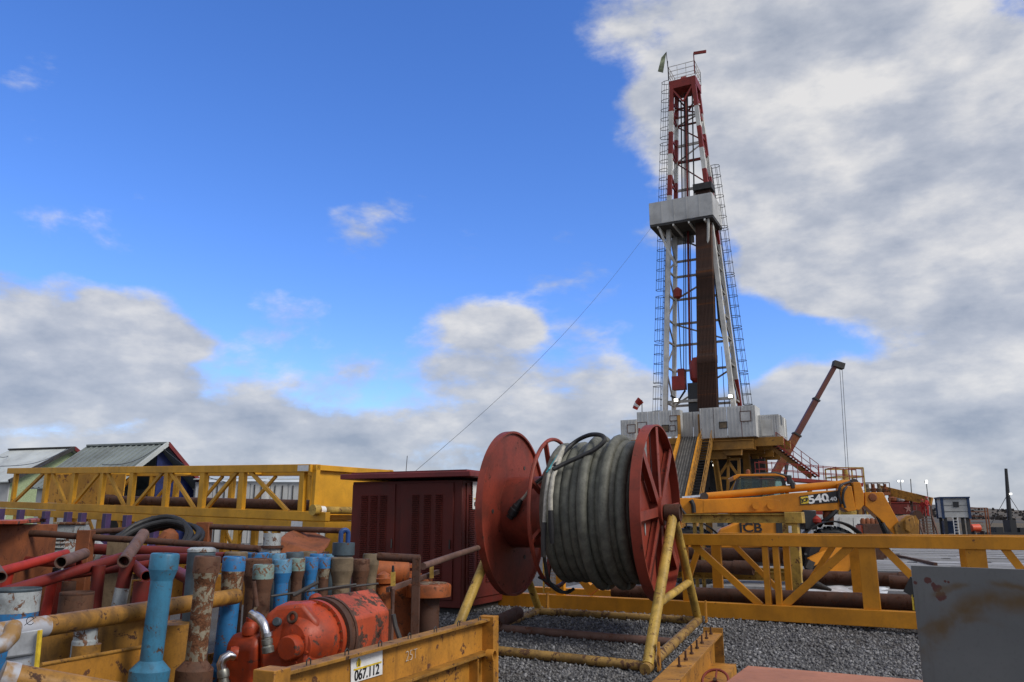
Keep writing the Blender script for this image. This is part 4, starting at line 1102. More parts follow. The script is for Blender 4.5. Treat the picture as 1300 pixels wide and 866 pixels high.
MB().bar(S(-.55, 0, pkz + .05), S(Ln, 0, pkz + .05), .3, .1).build('ridge_cap', M_roofgrey, sh)
MB().prism([S(.1, 0, pkz - .15), S(.1, gw_ - .08, evz - .2), S(.1, gw_ - .08, .02), S(.1, .25, .02)], bdir * .06).build('blue_gable_sheet', M_bluetarp, sh)
MB().prism([S(2.0, -gw_ + .1, .02), S(2.0, 0, .02), S(2.0, 0, pkz - .3), S(2.0, -gw_ + .1, evz - .3)], bdir * .06).build('dark_interior_panel', M_blackp, sh)  # black panel stands in for the shade inside the open gable
MB().prism([S(.6, -1.2, .02), S(.6, 1.2, .02), S(.6, 1.2, 2.05), S(.6, -1.2, 1.9)], bdir * -.5).build('blue_bin', M_brightblue, sh)
# pale roofed shed, gable boarded green
pk2 = P(88, 569, 58); rd2 = G(12, 571.5, pk2.z); b2 = (V((rd2.x, rd2.y, 0)) - V((pk2.x, pk2.y, 0))); L2 = b2.length; b2.normalize(); h2 = V((-b2.y, b2.x, 0)); h2 = h2 if h2.x > 0 else -h2
s2 = thing('pale_roofed_shed', 'long shed with pale sheet roof and light green gable', 'shed', V((pk2.x, pk2.y, 0)))
def S2(b_, h_, z_): return V((pk2.x, pk2.y, 0)) + b2 * b_ + h2 * h_ + UZ * z_
for sgn_ in (-1, 1):
    A, Bv, Cv, Dv = S2(-.4, 0, pk2.z), S2(L2, 0, pk2.z), S2(L2, sgn_ * 4.9, pk2.z - 2.6), S2(-.4, sgn_ * 4.9, pk2.z - 2.6)
    rf = MB().prism([A, Bv, Cv, Dv], UZ * -.06).build('roof_slope', M_roofpale, s2)
    MB().bar(A - b2 * .05, Dv - b2 * .05, .14, .25).build('barge_board', M_darkgrey if sgn_ < 0 else M_cabroof, s2, rf)
    MB().prism([S2(0, sgn_ * 4.5, .02), S2(L2 - .3, sgn_ * 4.5, .02), S2(L2 - .3, sgn_ * 4.5, pk2.z - 2.5), S2(0, sgn_ * 4.5, pk2.z - 2.5)], h2 * sgn_ * -.08).build('side_wall', M_white, s2)
MB().bar(S2(-.4, 0, pk2.z + .05), S2(L2, 0, pk2.z + .05), .3, .1).build('ridge_cap', M_darkgrey, s2)
MB().prism([S2(.1, 0, pk2.z - .1), S2(.1, 4.4, pk2.z - 2.4), S2(.1, 4.4, .02), S2(.1, -4.4, .02), S2(.1, -4.4, pk2.z - 2.4)], b2 * .08).build('gable_wall', M_green, s2)
for k_, (x0, y0, x1, y1, Y0, Y1) in enumerate(((0, 592, 85, 570, 40, 57), (10, 597, 70, 580, 40, 57), (130, 590, 203, 566, 38, 43.5), (300, 615, 208, 570, 36, 43.5), (-8, 577, 18, 572, 40, 70))):
    a, b = P(x0, y0, Y0), P(x1, y1, Y1)
    m = MB(); m.path([a.lerp(b, i / 10) - UZ * .35 * math.sin(math.pi * i / 10) for i in range(11)], .018, 5)
    solo('overhead_wire', m, M_wire, ['upper dark wire sagging across the pale shed roof', 'lower dark wire sagging across the pale shed roof', 'dark wire sagging across the grey shed roof', 'wire dropping right from the blue gable peak', 'wire leaving the pale roof at the left edge'][k_], 'wire', a, 'overhead wires')
# row of white containers seen through the left truss
for i, (x0, x1, yt, Y) in enumerate(((248, 296, 612, 46), (297, 342, 611, 46.5), (343, 392, 612, 47), (393, 440, 613, 47.5), (112, 150, 606, 46))):
    a, b = P(x0, yt, Y), P(x1, yt, Y)
    f = yaw_frame((a.x, Y, 0), 0); w = b.x - a.x - .08
    t = thing('white_container', ['white container right beside the blue gable', 'second white container from the blue gable', 'third white container from the blue gable', 'rightmost white container behind the yellow truss', 'white container left of the blue gable below the grey roof'][i], 'container', f(w / 2, 0, 0), 'white containers by the sheds')
    fbox(MB(), f, 0, w, 0, 5.5, .02, a.z).build('body', M_white, t, bevel=.02)
    for q in range(2): m = MB(); fbox(m, f, w * (.04 + q * .48), w * (.48 + q * .48), -.05, -.004, .15, a.z - .12); d_ = m.build('door', M_white, t); m = MB(); [fbox(m, f, w * (.14 + q * .48 + r_ * .2), w * (.14 + q * .48 + r_ * .2) + .05, -.1, -.052, .2, a.z - .2) for r_ in range(2)]; m.build('lock_bar', M_darkgrey, t, d_)
    MB().prism([f(0, -.3, a.z + .12), f(w, -.3, a.z + .12), f(w, 5.6, a.z + .7), f(0, 5.6, a.z + .7)], UZ * .05).build('sheet_roof', M_roofpale, t)
# ------------------------------------------------------------------ right hand yellow box truss
TA = G(757, 776, 0.0); TB = G(1158, 799, 0.0)
TU = (TB - TA).normalized(); TV = V((-TU.y, TU.x, 0))          # along (to the right, nearer) and depth (away)
def tp(s, v, z): return TA + TU * s + TV * v + UZ * z
def ts(px, py, v=0.0):
    p = PL(px, py, TA + TV * v, TV); return (p - TA).dot(TU), p.z
TS0, TS1 = ts(634, 760)[0], ts(1345, 700)[0]
TH_ = 1.235; BCH = .22; TCH = .17
tr = thing('yellow_box_truss', 'long yellow steel box truss lying on gravel behind the cable reel', 'truss', tp(4, .6, 0))
TD = 1.25
MB().bar(tp(ts(863, 690)[0], 0, TH_ - TCH / 2), tp(TS1, 0, TH_ - TCH / 2), .13, TCH).build('top_chord', M_yel, tr, bevel=.006)
MB().bar(tp(TS0, 0, BCH / 2 + .01), tp(TS1, 0, BCH / 2 + .01), .16, BCH).build('bottom_chord', M_yel, tr, bevel=.006)
MB().bar(tp(TS0, TD, BCH / 2 + .01), tp(TS1, TD, BCH / 2 + .01), .16, BCH).build('bottom_chord', M_yel, tr, bevel=.006)
MB().bar(tp(ts(863, 690)[0] + .3, TD, TH_ - TCH / 2), tp(TS1, TD, TH_ - TCH / 2), .13, TCH).build('top_chord', M_yel, tr, bevel=.006)
zt_, zb_ = TH_ - TCH, BCH + .01
def tpost(px, w, v=0.0, name='post'):
    s = ts(px, 735, v)[0]; MB().bar(tp(s, v, zb_), tp(s, v, zt_), .09, w, TU).build(name, M_yel, tr, bevel=.004)
tpost(871, .10); tpost(974, .085); tpost(987.5, .085); tpost(1104, .22); tpost(1243, .24)
tpost(911.5, .16, TD); tpost(1001, .10, TD); tpost(1089, .17, TD); tpost(1230, .17, TD)
def tdiag(x0, x1, v=0.0, w=.10, up=False):
    """x0 at the top chord, x1 at the bottom chord"""
    s0, s1 = ts(x0, 695, v)[0], ts(x1, 765, v)[0]
    MB().bar(tp(s0, v, zt_ + .02), tp(s1, v, zb_ - .02), .07, w, TV.cross((tp(s1, v, zb_) - tp(s0, v, zt_)).normalized())).build('diagonal', M_yel, tr, bevel=.004)
tdiag(880, 966); tdiag(1080, 994, w=.11); tdiag(1120, 1205); tdiag(1275, 1345)
tdiag(929, 1000, TD, .08); tdiag(1060, 1014, TD, .09); tdiag(890, 868, TD, .09)
for px_ in (871, 980, 1104, 1243):
    s = ts(px_, 690)[0]; MB().bar(tp(s, .08, zt_ + .08), tp(s, TD - .08, zt_ + .08), .10, .10).build('cross_member', M_yel, tr)
    MB().bar(tp(s, .09, .12), tp(s, TD - .09, .12), .12, .16).build('cross_member', M_yel, tr)
# left part behind the reel: stub post, gusset and mesh guard
s = ts(712, 735)[0]; MB().bar(tp(s, 0, zb_), tp(s, 0, .80), .09, .14, TU).build('post', M_yel, tr)
s0, s1 = ts(733, 740)[0], ts(775, 740)[0]
MB().prism([tp(s0, -.02, .48), tp(s0 + .22, -.02, .24), tp(s1, -.02, .52), tp(s1 - .05, -.02, .60), tp(s0 + .24, -.02, .40), tp(s0 + .1, -.02, .55)], TV * .12).build('lug_plate', M_yel, tr)
gm = MB(); g0, g1 = ts(690, 720, .5)[0], ts(712, 720, .5)[0]
for i in range(14):
    q = (g1 - g0) * i / 13; gm.bar(tp(g0 + q, .5, .25), tp(g0 + q, .5, .82), .006, .008)
for i in range(12): z = .25 + .57 * i / 11; gm.bar(tp(g0, .49, z), tp(g1, .49, z), .006, .008)
gd = gm.build('mesh_guard', M_yelp, tr); gd['kind'] = 'stuff'
m = MB()
for q in (g0, g1): m.bar(tp(q, .5, .2), tp(q, .5, .85), .03, .03)
m.bar(tp(g0, .5, .85), tp(g1, .5, .85), .03, .03); m.build('guard_frame', M_yelp, tr)
# casing pipes lying inside the truss
def lying_pipe(px0, py0, px1, py1, v, dpx, label, mat, collar=True, hollow=True, zf=None):
    a = PL(px0, py0, TA + TV * v, TV); b = PL(px1, py1, TA + TV * v, TV)
    r = dpx / 2 / F_PX * a.y * 1.02
    t = thing('casing_pipe', label, 'pipe', V((a.x, a.y, a.z)), 'rusty casing pipes')
    d = (b - a).normalized()
    bd = MB().tube(a, b, r, n=18, hollow=r * .12).build('pipe_body', mat, t)
    if collar:
        MB().tube(a - d * .02, a + d * .32, r * 1.14, n=18, hollow=r * .2).build('coupling', mat, t, bd)
        MB().tube(b - d * .32, b + d * .02, r * 1.14, n=18, hollow=r * .2).build('coupling', mat, t, bd)
    return t
lying_pipe(780, 751, 1345, 772, .42, 16, 'long rusty casing pipe lowest inside the yellow truss', M_rust)
# pipes on a low rack behind the truss
rkT = TV * 2.6
lying_pipe(835, 702, 993, 706, 2.7, 15, 'rusty casing pipe on top of the rack below the telehandler', M_rust)
lying_pipe(835, 717, 955, 721, 2.4, 14, 'rusty casing pipe second from top on the rack', M_rust)
lying_pipe(1022, 733, 1170, 737, 2.1, 16, 'rusty casing pipe ending right of the truss post', M_rust)
lying_pipe(1131, 739, 1345, 752, 1.75, 14, 'shorter rusty casing pipe with collar beside grey plate', M_rust)
# pale yellow frame table carrying them
pt_ = thing('yellow_stand_frame', 'pale yellow steel table frame behind the truss under the boom', 'stand', tp(ts(940, 745, 2.9)[0], 2.9, 0))
def pb_(px, py, v): return PL(px, py, TA + TV * v, TV)
v = 2.55
zt1 = pb_(1000, 652, v).z; zt0 = pb_(1000, 664, v).z
s0, s1 = ts(840, 658, v)[0], ts(1000, 658, v)[0]
MB().ibeam(tp(s0, v, (zt1 + zt0) / 2), tp(s1, v, (zt1 + zt0) / 2), .14, zt1 - zt0, .02).build('top_beam', M_yelp, pt_)
MB().box(tp(s1 + .12, v, (zt1 + zt0) / 2 + .01), (.30, .30, zt1 - zt0 + .03), Matrix.Rotation(math.atan2(TU.y, TU.x), 3, 'Z')).build('head_block', M_yelp, pt_, bevel=.01)
s2 = ts(1002, 700, v)[0]
MB().bar(tp(s2 + .06, v, .02), tp(s2 + .06, v, zt0), .22, .26, TU).build('leg', M_yelp, pt_, bevel=.008)
lb = pb_(1003, 672, v - .16); MB().box(lb, (.05, .015, .12), Matrix.Rotation(math.atan2(TU.y, TU.x), 3, 'Z')).build('tag_plate', M_decal, pt_)
for px_ in (883, 891.5):
    s = ts(px_, 690, v)[0]; MB().bar(tp(s, v, .02), tp(s, v, zt0), .05, .06, TU).build('leg', M_yelp, pt_)
zr = pb_(930, 730, v).z; s0b = ts(845, 730, v)[0]
MB().ibeam(tp(s0b, v, zr), tp(s2 - .06, v, zr), .12, .16, .015).build('lower_beam', M_yelp, pt_)
MB().ibeam(tp(s0b, v + .7, zr + .02), tp(s2 - .06, v + .7, zr + .02), .12, .16, .015).build('lower_beam', M_yelp, pt_)
# small stuff on the ground behind the truss
m = MB(); a, b = pb_(1018, 744, 1.9), pb_(1055, 749, 1.7); m.path([a, a.lerp(b, .5) + UZ * .05, b], [.05, .07, .02], 10)
solo('pallet_roll', m, M_darkgrey, 'grey wrapped bundle lying on the ground behind the truss', 'bundle', a - UZ * .05)
def sheet(px0, py0, px1, py1, z, label, i):
    a, b, c_, d_ = G(px0, py1, z), G(px1, py1 + 2, z), G(px1 + 4, py0 + 2, z), G(px0 + 3, py0, z)
    nn = 14; vs = []; fs = []; w = random.Random(i)
    for j in range(nn + 1):
        for k_ in range(5): p = a.lerp(b, j / nn).lerp(d_.lerp(c_, j / nn), k_ / 4); vs.append(p + UZ * w.uniform(0, .05))
    for j in range(nn):
        for k_ in range(4): fs.append((j * 5 + k_, (j + 1) * 5 + k_, (j + 1) * 5 + k_ + 1, j * 5 + k_ + 1))
    m = MB().add(vs, fs); o = solo('plastic_sheet', m, plain('crumpled_plastic', (.55, .57, .60), .35, scale=5, noise=.3), label, 'sheet', a, None)
    sm = o.modifiers.new('solid', 'SOLIDIFY'); sm.thickness = .004
sheet(1003, 744, 1125, 757, .06, 'crumpled whitish plastic sheet on the ground behind truss', 4)
solo('steel_offcut', MB().bar(G(1115, 701, .1), G(1188, 717, .1), .10, .12), M_rust, 'thin rusty steel bar lying on the pale mats', 'bar', G(1150, 709, .04))

# ------------------------------------------------------------------ telehandler
JY = 18.6
jp = P(1000, 700, JY); jrot = R(-9)
jf = yaw_frame((jp.x, JY, 0), jrot); JX = V((math.cos(jrot), math.sin(jrot), 0)); JYv = V((-math.sin(jrot), math.cos(jrot), 0))
JN = JYv
jo = jf(0, 0, 0)
def jl(px, py, b):
    p = PL(px, py, jo + JYv * b, JYv); return (p - jo).dot(JX), p.z
def jq(px, py, b): return PL(px, py, jo + JYv * b, JYv)
jc = thing('telehandler', 'yellow telescopic handler with long boom parked behind the yellow truss', 'telehandler', jo)
def jplate(pts, b, th, name, mat, par=None, bevel=.012): return MB().prism([jq(x, y, b) for x, y in pts], JYv * th).build(name, mat, jc, par, bevel=bevel)
# boom: main section, extension head, nose
bo = jplate([(846, 634), (870, 632), (893, 634), (965, 631), (1005, 626), (1066, 622), (1066, 648), (1005, 650), (846, 653)], -.55, .42, 'boom', M_jcb)
jplate([(893, 635.5), (955, 632), (990, 635), (993, 649), (893, 651)], -.556, .006, 'boom_stiffener', M_jcb, bo)
for cx in (960, 979):
    a = jq(cx, 642, -.60); MB().lathe([(0, .085), (.025, .08)], a, JYv, 18).build('pin_boss', M_jcb, jc, bo)
jplate([(1067, 613), (1072, 617), (1081, 617), (1087, 648), (1077, 650), (1069, 644)], -.60, .5, 'boom_collar', M_jcb, bo)
jplate([(1083, 612), (1092, 612), (1097, 627), (1097, 641), (1091, 648), (1086, 647)], -.59, .48, 'boom_end_plate', M_jcb, bo)
nose = jplate([(1098, 625), (1121, 625), (1125, 633), (1141, 662), (1143, 676), (1136, 680), (1118, 660), (1098, 642)], -.52, .36, 'boom_nose', M_jcb)
a = jq(1108, 631.5, -.53); MB().lathe([(-.02, .07), (.0, .09), (.02, .09)], a, JYv, 16).build('pivot_pin', M_rustor, jc, nose)
# long displacement ram along the top
a, b = jq(866, 633, -.15), jq(1082, 613.5, -.15); rr_ = .085
ram = MB().tube(a.lerp(b, .14), b, rr_, n=14).build('boom_ram', M_jcb, jc)
MB().tube(a, a.lerp(b, .16), .05, n=10).build('ram_rod', M_silver, jc, ram)
for p in (a.lerp(b, .13), b): MB().lathe([(-.2, .09), (.2, .09)], p, JYv, 12).build('ram_eye', M_darkgrey, jc, ram)
MB().path(spl([jq(1080, 612, -.3), jq(1068, 616, -.62), jq(1065, 627, -.64), jq(1068, 640, -.64)]), .028, 8).build('hydraulic_hose', M_black, jc)
MB().path(spl([jq(1082, 615, -.3), jq(1073, 620, -.64), jq(1070, 632, -.66), jq(1073, 645, -.66)]), .028, 8).build('hydraulic_hose', M_black, jc)
MB().path(spl([jq(877, 635, -.6), jq(880, 641, -.6), jq(881, 651, -.6)]), .05, 8).build('hydraulic_hose', M_black, jc)
MB().path(spl([jq(862, 642, -.6), jq(868, 650, -.6), jq(872, 656, -.6)]), .03, 8).build('hydraulic_hose', M_black, jc)
MB().path(spl([jq(1062, 647, -.5), jq(1055, 655, -.55), jq(1044, 663, -.5), jq(1040, 668, -.4)]), .05, 8).build('hydraulic_hose', M_black, jc)
MB().path(spl([jq(1120, 664, -.5), jq(1126, 676, -.5), jq(1132, 686, -.5)]), .05, 8).build('hydraulic_hose', M_black, jc)
MB().path(spl([jq(1114, 655, -.45), jq(1122, 674, -.45), jq(1127, 686, -.45)]), .04, 8).build('hydraulic_hose', M_black, jc)
# maker's panel
pn = jplate([(1015, 630), (1064, 623), (1064, 638), (1016, 641)], -.563, .008, 'model_panel', M_decalblack, bo, bevel=0)
jplate([(1016.5, 631), (1027, 629.7), (1027, 639), (1017, 640)], -.569, .008, 'badge', M_decalyel, pn, bevel=0)
xd = (jq(1060, 630.5, -.572) - jq(1020, 636, -.572)).normalized()
text_mesh('model_number', '540', .235, jq(1039, 633.5, -.572), xd, UZ, M_decal, jc, pn, sx=1.25, bold=.008)
text_mesh('model_number', '140', .12, jq(1056, 634, -.572), xd, UZ, M_decal, jc, pn, sx=1.2, bold=.003)
text_mesh('badge_lettering', 'JCB', .10, jq(1022, 635, -.573), xd, UZ, M_decalblack, jc, pn, sx=1.0, bold=.005)
# chassis, engine pod with lettering
f = jf
chs = MB(); sA, sB = jl(840, 700, .2)[0], jl(1100, 700, .2)[0]
fbox(chs, f, sA, sB, -.35, .35, .45, .95); chs.build('chassis', M_darkgrey, jc, bevel=.02)
pod = jplate([(925, 668), (940, 661), (992, 661), (997, 668), (997, 694), (912, 697), (906, 690), (914, 672)], -.95, .55, 'engine_cover', M_jcb, None, .04)
jplate([(938.5, 664), (964, 664), (967, 676.5), (940, 677)], -.963, .012, 'badge_panel', M_decalblack, pod, bevel=0)
jplate([(939.3, 664.8), (963.3, 664.8), (966, 675.8), (941, 676.2)], -.97, .012, 'badge_inset', M_jcb, pod, bevel=0)
text_mesh('badge_lettering', 'JCB', .255, jq(952.7, 670.5, -.976), JX, UZ, M_decalblack, jc, pod, sx=1.25, bold=.006)
jplate([(942.3, 665.9), (948.6, 665.9), (948.6, 667.3), (942.3, 667.3)], -.979, .006, 'badge_lettering', M_decalblack, pod, bevel=0)
jplate([(985, 662), (998, 664), (998, 690), (986, 690)], -.972, .02, 'grille', M_blackp, pod, bevel=0)
# cab
cb0 = -.15; cw_ = 1.0
roof = jplate([(930, 605), (936, 602), (985, 601.3), (996, 604.5), (998, 608), (990, 604.5), (940, 604.5), (932, 610)], cb0, cw_, 'cab_roof', M_jcb)
def cabpost(x0, y0, x1, y1, b, w=.07): return MB().bar(jq(x0, y0, b), jq(x1, y1, b), w, w, JYv).build('cab_pillar', M_blackp, jc)
for b in (cb0 + .04, cb0 + cw_ - .05):
    cabpost(937, 609, 926, 640, b); cabpost(993, 608, 1004, 640, b); cabpost(966, 608, 966, 640, b, .04)
m = MB().prism([jq(938, 608, cb0 + .02), jq(965, 607.5, cb0 + .02), jq(965, 640, cb0 + .02), jq(928, 640, cb0 + .02)], JYv * .008); m.build('window_pane', M_glass, jc, smooth=False)
m = MB().prism([jq(967, 607.5, cb0 + .02), jq(991, 608, cb0 + .02), jq(1002, 640, cb0 + .02), jq(967, 640, cb0 + .02)], JYv * .008); m.build('window_pane', M_glass, jc, smooth=False)
m = MB().prism([jq(938, 608, cb0 + cw_), jq(991, 608, cb0 + cw_), jq(1002, 640, cb0 + cw_), jq(928, 640, cb0 + cw_)], JYv * .008); m.build('window_pane', M_glass, jc, smooth=False)
m = MB().prism([jq(993, 608, cb0 + .08), jq(1003, 640, cb0 + .08), jq(1003, 640, cb0 + cw_ - .1), jq(993, 608, cb0 + cw_ - .1)], JX * .008); m.build('windscreen', M_glass, jc, smooth=False)
jplate([(924, 640), (1006, 640), (1006, 668), (924, 668)], cb0, cw_, 'cab_body', M_blackp)
m = MB().prism([jq(942, 628, .1), jq(955, 628, .1), jq(957, 645, .1), jq(940, 645, .1)], JYv * .45); m.build('seat', M_blackp, jc, bevel=.03)
MB().ring(jq(978, 631, .35), (1, -.2, .8), .17, .018, 20, 6).build('steering_wheel', M_blackp, jc)
m = MB(); m.path([jq(957, 602.5, -.1), jq(985, 601, -.1), jq(998, 604, -.1), jq(1006, 611, -.12), jq(1012, 620, -.15)], .03, 8); m.build('work_light_bar', M_blackp, jc)
MB().box(jq(1002, 609, -.2), (.10, .10, .20)).build('mirror', M_blackp, jc, bevel=.02); MB().box(jq(1006, 616, -.2), (.09, .10, .16)).build('mirror', M_blackp, jc, bevel=.02)
MB().lathe([(0, .05), (.12, .05), (.15, .02)], jq(950, 604, .3), UZ, 10).build('beacon', M_rustor, jc)
# wheels
def wheel(px, py, b, rad=.64):
    c_ = jq(px, py, b); c_.z = rad + .01
    w = MB().lathe([(-.20, .36), (-.21, rad * .86), (-.15, rad * .98), (0, rad), (.15, rad * .98), (.21, rad * .86), (.20, .36)], c_, JYv, 32, caps=False).build('wheel', M_black, jc)
    lm = MB()
    for i in range(18):
        an = 2 * math.pi * i / 18; d = JX * math.cos(an) + UZ * math.sin(an); t_ = -JX * math.sin(an) + UZ * math.cos(an)
        for sg in (-1, 1): lm.bar(c_ + d * (rad - .005) + JYv * sg * .02 + t_ * .03 * sg, c_ + d * (rad - .03) + JYv * sg * .19 - t_ * .05 + t_ * .03 * sg, .05, .06, d)
    lm.build('tread_lug', M_black, jc, w)
    MB().lathe([(-.17, .37), (-.15, .34), (-.06, .30), (-.05, .13), (-.11, .12), (-.12, .02)], c_, JYv, 24).build('rim', M_jcb, jc, w)
wheel(1059, 713, -.62); wheel(880, 713, -.62); wheel(1059, 713, .75); wheel(880, 713, .75)
for cx in (1059, 878):
    c_ = jq(cx, 713, -.62); c_.z = .65; pts = []
    for i in range(13): an = R(20 + i * 11.5); pts.append(c_ + (JX * math.cos(an) + UZ * math.sin(an)) * .76)
    m = MB()
    for i in range(12): m.prism([pts[i] - JYv * .25, pts[i + 1] - JYv * .25, pts[i + 1] + JYv * .25, pts[i] + JYv * .25], UZ * .025)
    m.build('mudguard', M_blackp, jc)
# stabiliser leg and front axle casting
MB().bar(jq(1071, 693, -.85), jq(1028, 714, -.95), .14, .19, UZ).build('stabiliser_leg', M_jcb, jc, bevel=.015)
MB().bar(jq(1030, 712, -.95), jq(1026, 722, -.95), .16, .14).build('stabiliser_foot', M_darkgrey, jc)
MB().lathe([(-.1, .10), (.1, .12), (.25, .09)], jq(1052, 661, -.4), UZ, 12).build('valve_block', M_rustor, jc)
MB().lathe([(0, .03), (.05, .10), (.12, .10), (.2, .02)], jq(1037, 666, -.6), UZ, 12).build('red_lamp', M_bright_red, jc)
MB().box(jq(1026, 660, -.5), (.28, .3, .42)).build('battery_box', M_blackp, jc, bevel=.02)
# rusty carriage with quick-hitch at the boom nose
m = MB().prism([jq(x, y, -.6) for x, y in ((1135, 668), (1150, 655), (1163, 653), (1167, 660), (1167, 690), (1140, 690))], JYv * .6); cg = m.build('carriage', M_ochre, jc, bevel=.02)
m = MB().prism([jq(x, y, -.68) for x, y in ((1149, 660), (1160, 655), (1163, 668), (1156, 677), (1149, 672))], JYv * .08); m.build('hitch_casting', M_ochre, jc, cg, bevel=.02)
MB().lathe([(-.1, .10), (.1, .10)], jq(1163, 654, -.5), JYv, 14).build('hitch_pin', M_rust, jc, cg)
for b in (-.5, .1): MB().bar(jq(1164, 660, b), jq(1164, 691, b), .12, .10, JX).build('fork_upright', M_rust, jc, cg)

# ------------------------------------------------------------------ oxblood louvred equipment cabin
c_r = P(585, 780, 13.0); c_l = P(443, 765, 13.9)
CX = (V((c_r.x, c_r.y, 0)) - V((c_l.x, c_l.y, 0))).normalized(); CY = V((-CX.y, CX.x, 0))
corner = V((c_r.x, 13.0, 0)); Lc = -(PL(445, 690, corner, CY) - corner).dot(CX); Wc = 1.7
ztC = P(585, 604, 13.0).z
def cf(a, b, z): return corner - CX * a + CY * b + UZ * z      # a to the left along the front, b away
def cl(px, py):
    p = PL(px, py, corner, CY); return -(p - corner).dot(CX), p.z
def cs(px, py):
    p = PL(px, py, corner, CX); return (p - corner).dot(CY), p.z
cab = thing('louvred_cabin', 'dark red steel equipment cabin with louvred doors beside the reel', 'cabin', cf(Lc / 2, Wc / 2, 0))
MB().prism([cf(0, 0, .10), cf(Lc, 0, .10), cf(Lc, Wc, .10), cf(0, Wc, .10)], UZ * (ztC - .16)).build('body', M_cab, cab, bevel=.012)
MB().prism([cf(.08, .1, 0), cf(Lc, .1, 0), cf(Lc, Wc, 0), cf(.08, Wc, 0)], UZ * .11).build('base_skid', M_darkgrey, cab)
rz_ = ztC - .02
rfp = MB().prism([cf(-.22, -.16, rz_), cf(Lc + .16, -.16, rz_), cf(Lc + .16, Wc + .1, rz_), cf(-.22, Wc + .1, rz_)], UZ * .085).build('roof', M_cabroof, cab, bevel=.01)
MB().prism([cf(-.10, -.05, rz_ + .087), cf(Lc, -.05, rz_ + .087), cf(Lc, Wc, rz_ + .087), cf(-.10, Wc, rz_ + .087)], UZ * .03).build('roof_cap', M_cabroof, cab, rfp)
zD1 = P(540, 613, 13.2).z; zD0 = .22
def louvres(par, place, a0, a1, z0, z1, n=46):
    lm = MB()
    for i in range(n):
        z = z0 + (z1 - z0) * i / n; p = [place(a0, z), place(a1, z)]
        nrm_ = place.n
        lm.add([p[0] + UZ * .0, p[1], p[1] + nrm_ * .022 + UZ * .006, p[0] + nrm_ * .022 + UZ * .006, p[0] + UZ * .022, p[1] + UZ * .022], [(0, 1, 2, 3), (3, 2, 5, 4), (0, 3, 4), (1, 5, 2)])
    lm.build('louvre_column', M_cab, cab, par)
class Pl:
    def __init__(s, fn, n): s.fn = fn; s.n = n
    def __call__(s, a, z): return s.fn(a, z)
for (x0, x1, cols) in ((509, 576, (528, 543, 558)), (447, 501.5, (463, 475, 487))):
    a0, a1 = cl(x1, 660)[0], cl(x0, 660)[0]
    dr = MB().prism([cf(a0, -.022, zD0), cf(a1, -.022, zD0), cf(a1, -.022, zD1), cf(a0, -.022, zD1)], CY * .02).build('door', M_cab, cab, bevel=.006)
    pl = Pl(lambda a, z: cf(a, -.024, z), -CY)
    for c_ in cols:
        q0, q1 = cl(c_ + 4.2, 660)[0], cl(c_ - 4.2, 660)[0]; louvres(dr, pl, q1, q0, .45, P(540, 627, 13.2).z)
    q = cl(x1 - 4 if x0 > 505 else x1 - 3, 690)[0]; MB().bar(cf(q, -.04, 1.0), cf(q, -.04, 1.14), .02, .025).build('handle', M_darkgrey, cab, dr)
d0, d1 = .12, Wc - .12
dr = MB().prism([cf(-.022, d0, zD0), cf(-.022, d1, zD0), cf(-.022, d1, zD1), cf(-.022, d0, zD1)], CX * -.02).build('side_door', M_cab, cab, bevel=.006)
pl = Pl(lambda a, z: cf(-.024, a, z), CX)
for q0 in (.18, .48, .8, 1.15): louvres(dr, pl, q0, q0 + .2, .45, P(540, 627, 13.2).z)
dS0, dS1 = cs(597, 615)[0], cs(611, 615)[0]; dm = (dS0 + dS1) / 2
sg = MB().prism([cf(-.05, dS0, zD1 - .42), cf(-.05, dS1, zD1 - .42), cf(-.05, dS1, zD1 + .02), cf(-.05, dS0, zD1 + .02)], CX * -.006).build('number_plate', M_decal, cab, dr)
text_mesh('plate_number', '067.070', (dS1 - dS0) * .24, cf(-.0575, dm, zD1 - .34), CY, UZ, M_decalblack, cab, dr, bold=.001)
MB().prism([cf(-.0565, dS0 + .03, zD1 - .26), cf(-.0565, dS1 - .03, zD1 - .26), cf(-.0565, dS1 - .03, zD1 - .245), cf(-.0565, dS0 + .03, zD1 - .245)], CX * .002).build('plate_stripe', M_decalyel, cab, dr)
MB().tube(cf(1.4, .5, rz_ + .08), cf(1.38, .5, rz_ + .42), .006, n=5).build('antenna', M_darkgrey, cab)

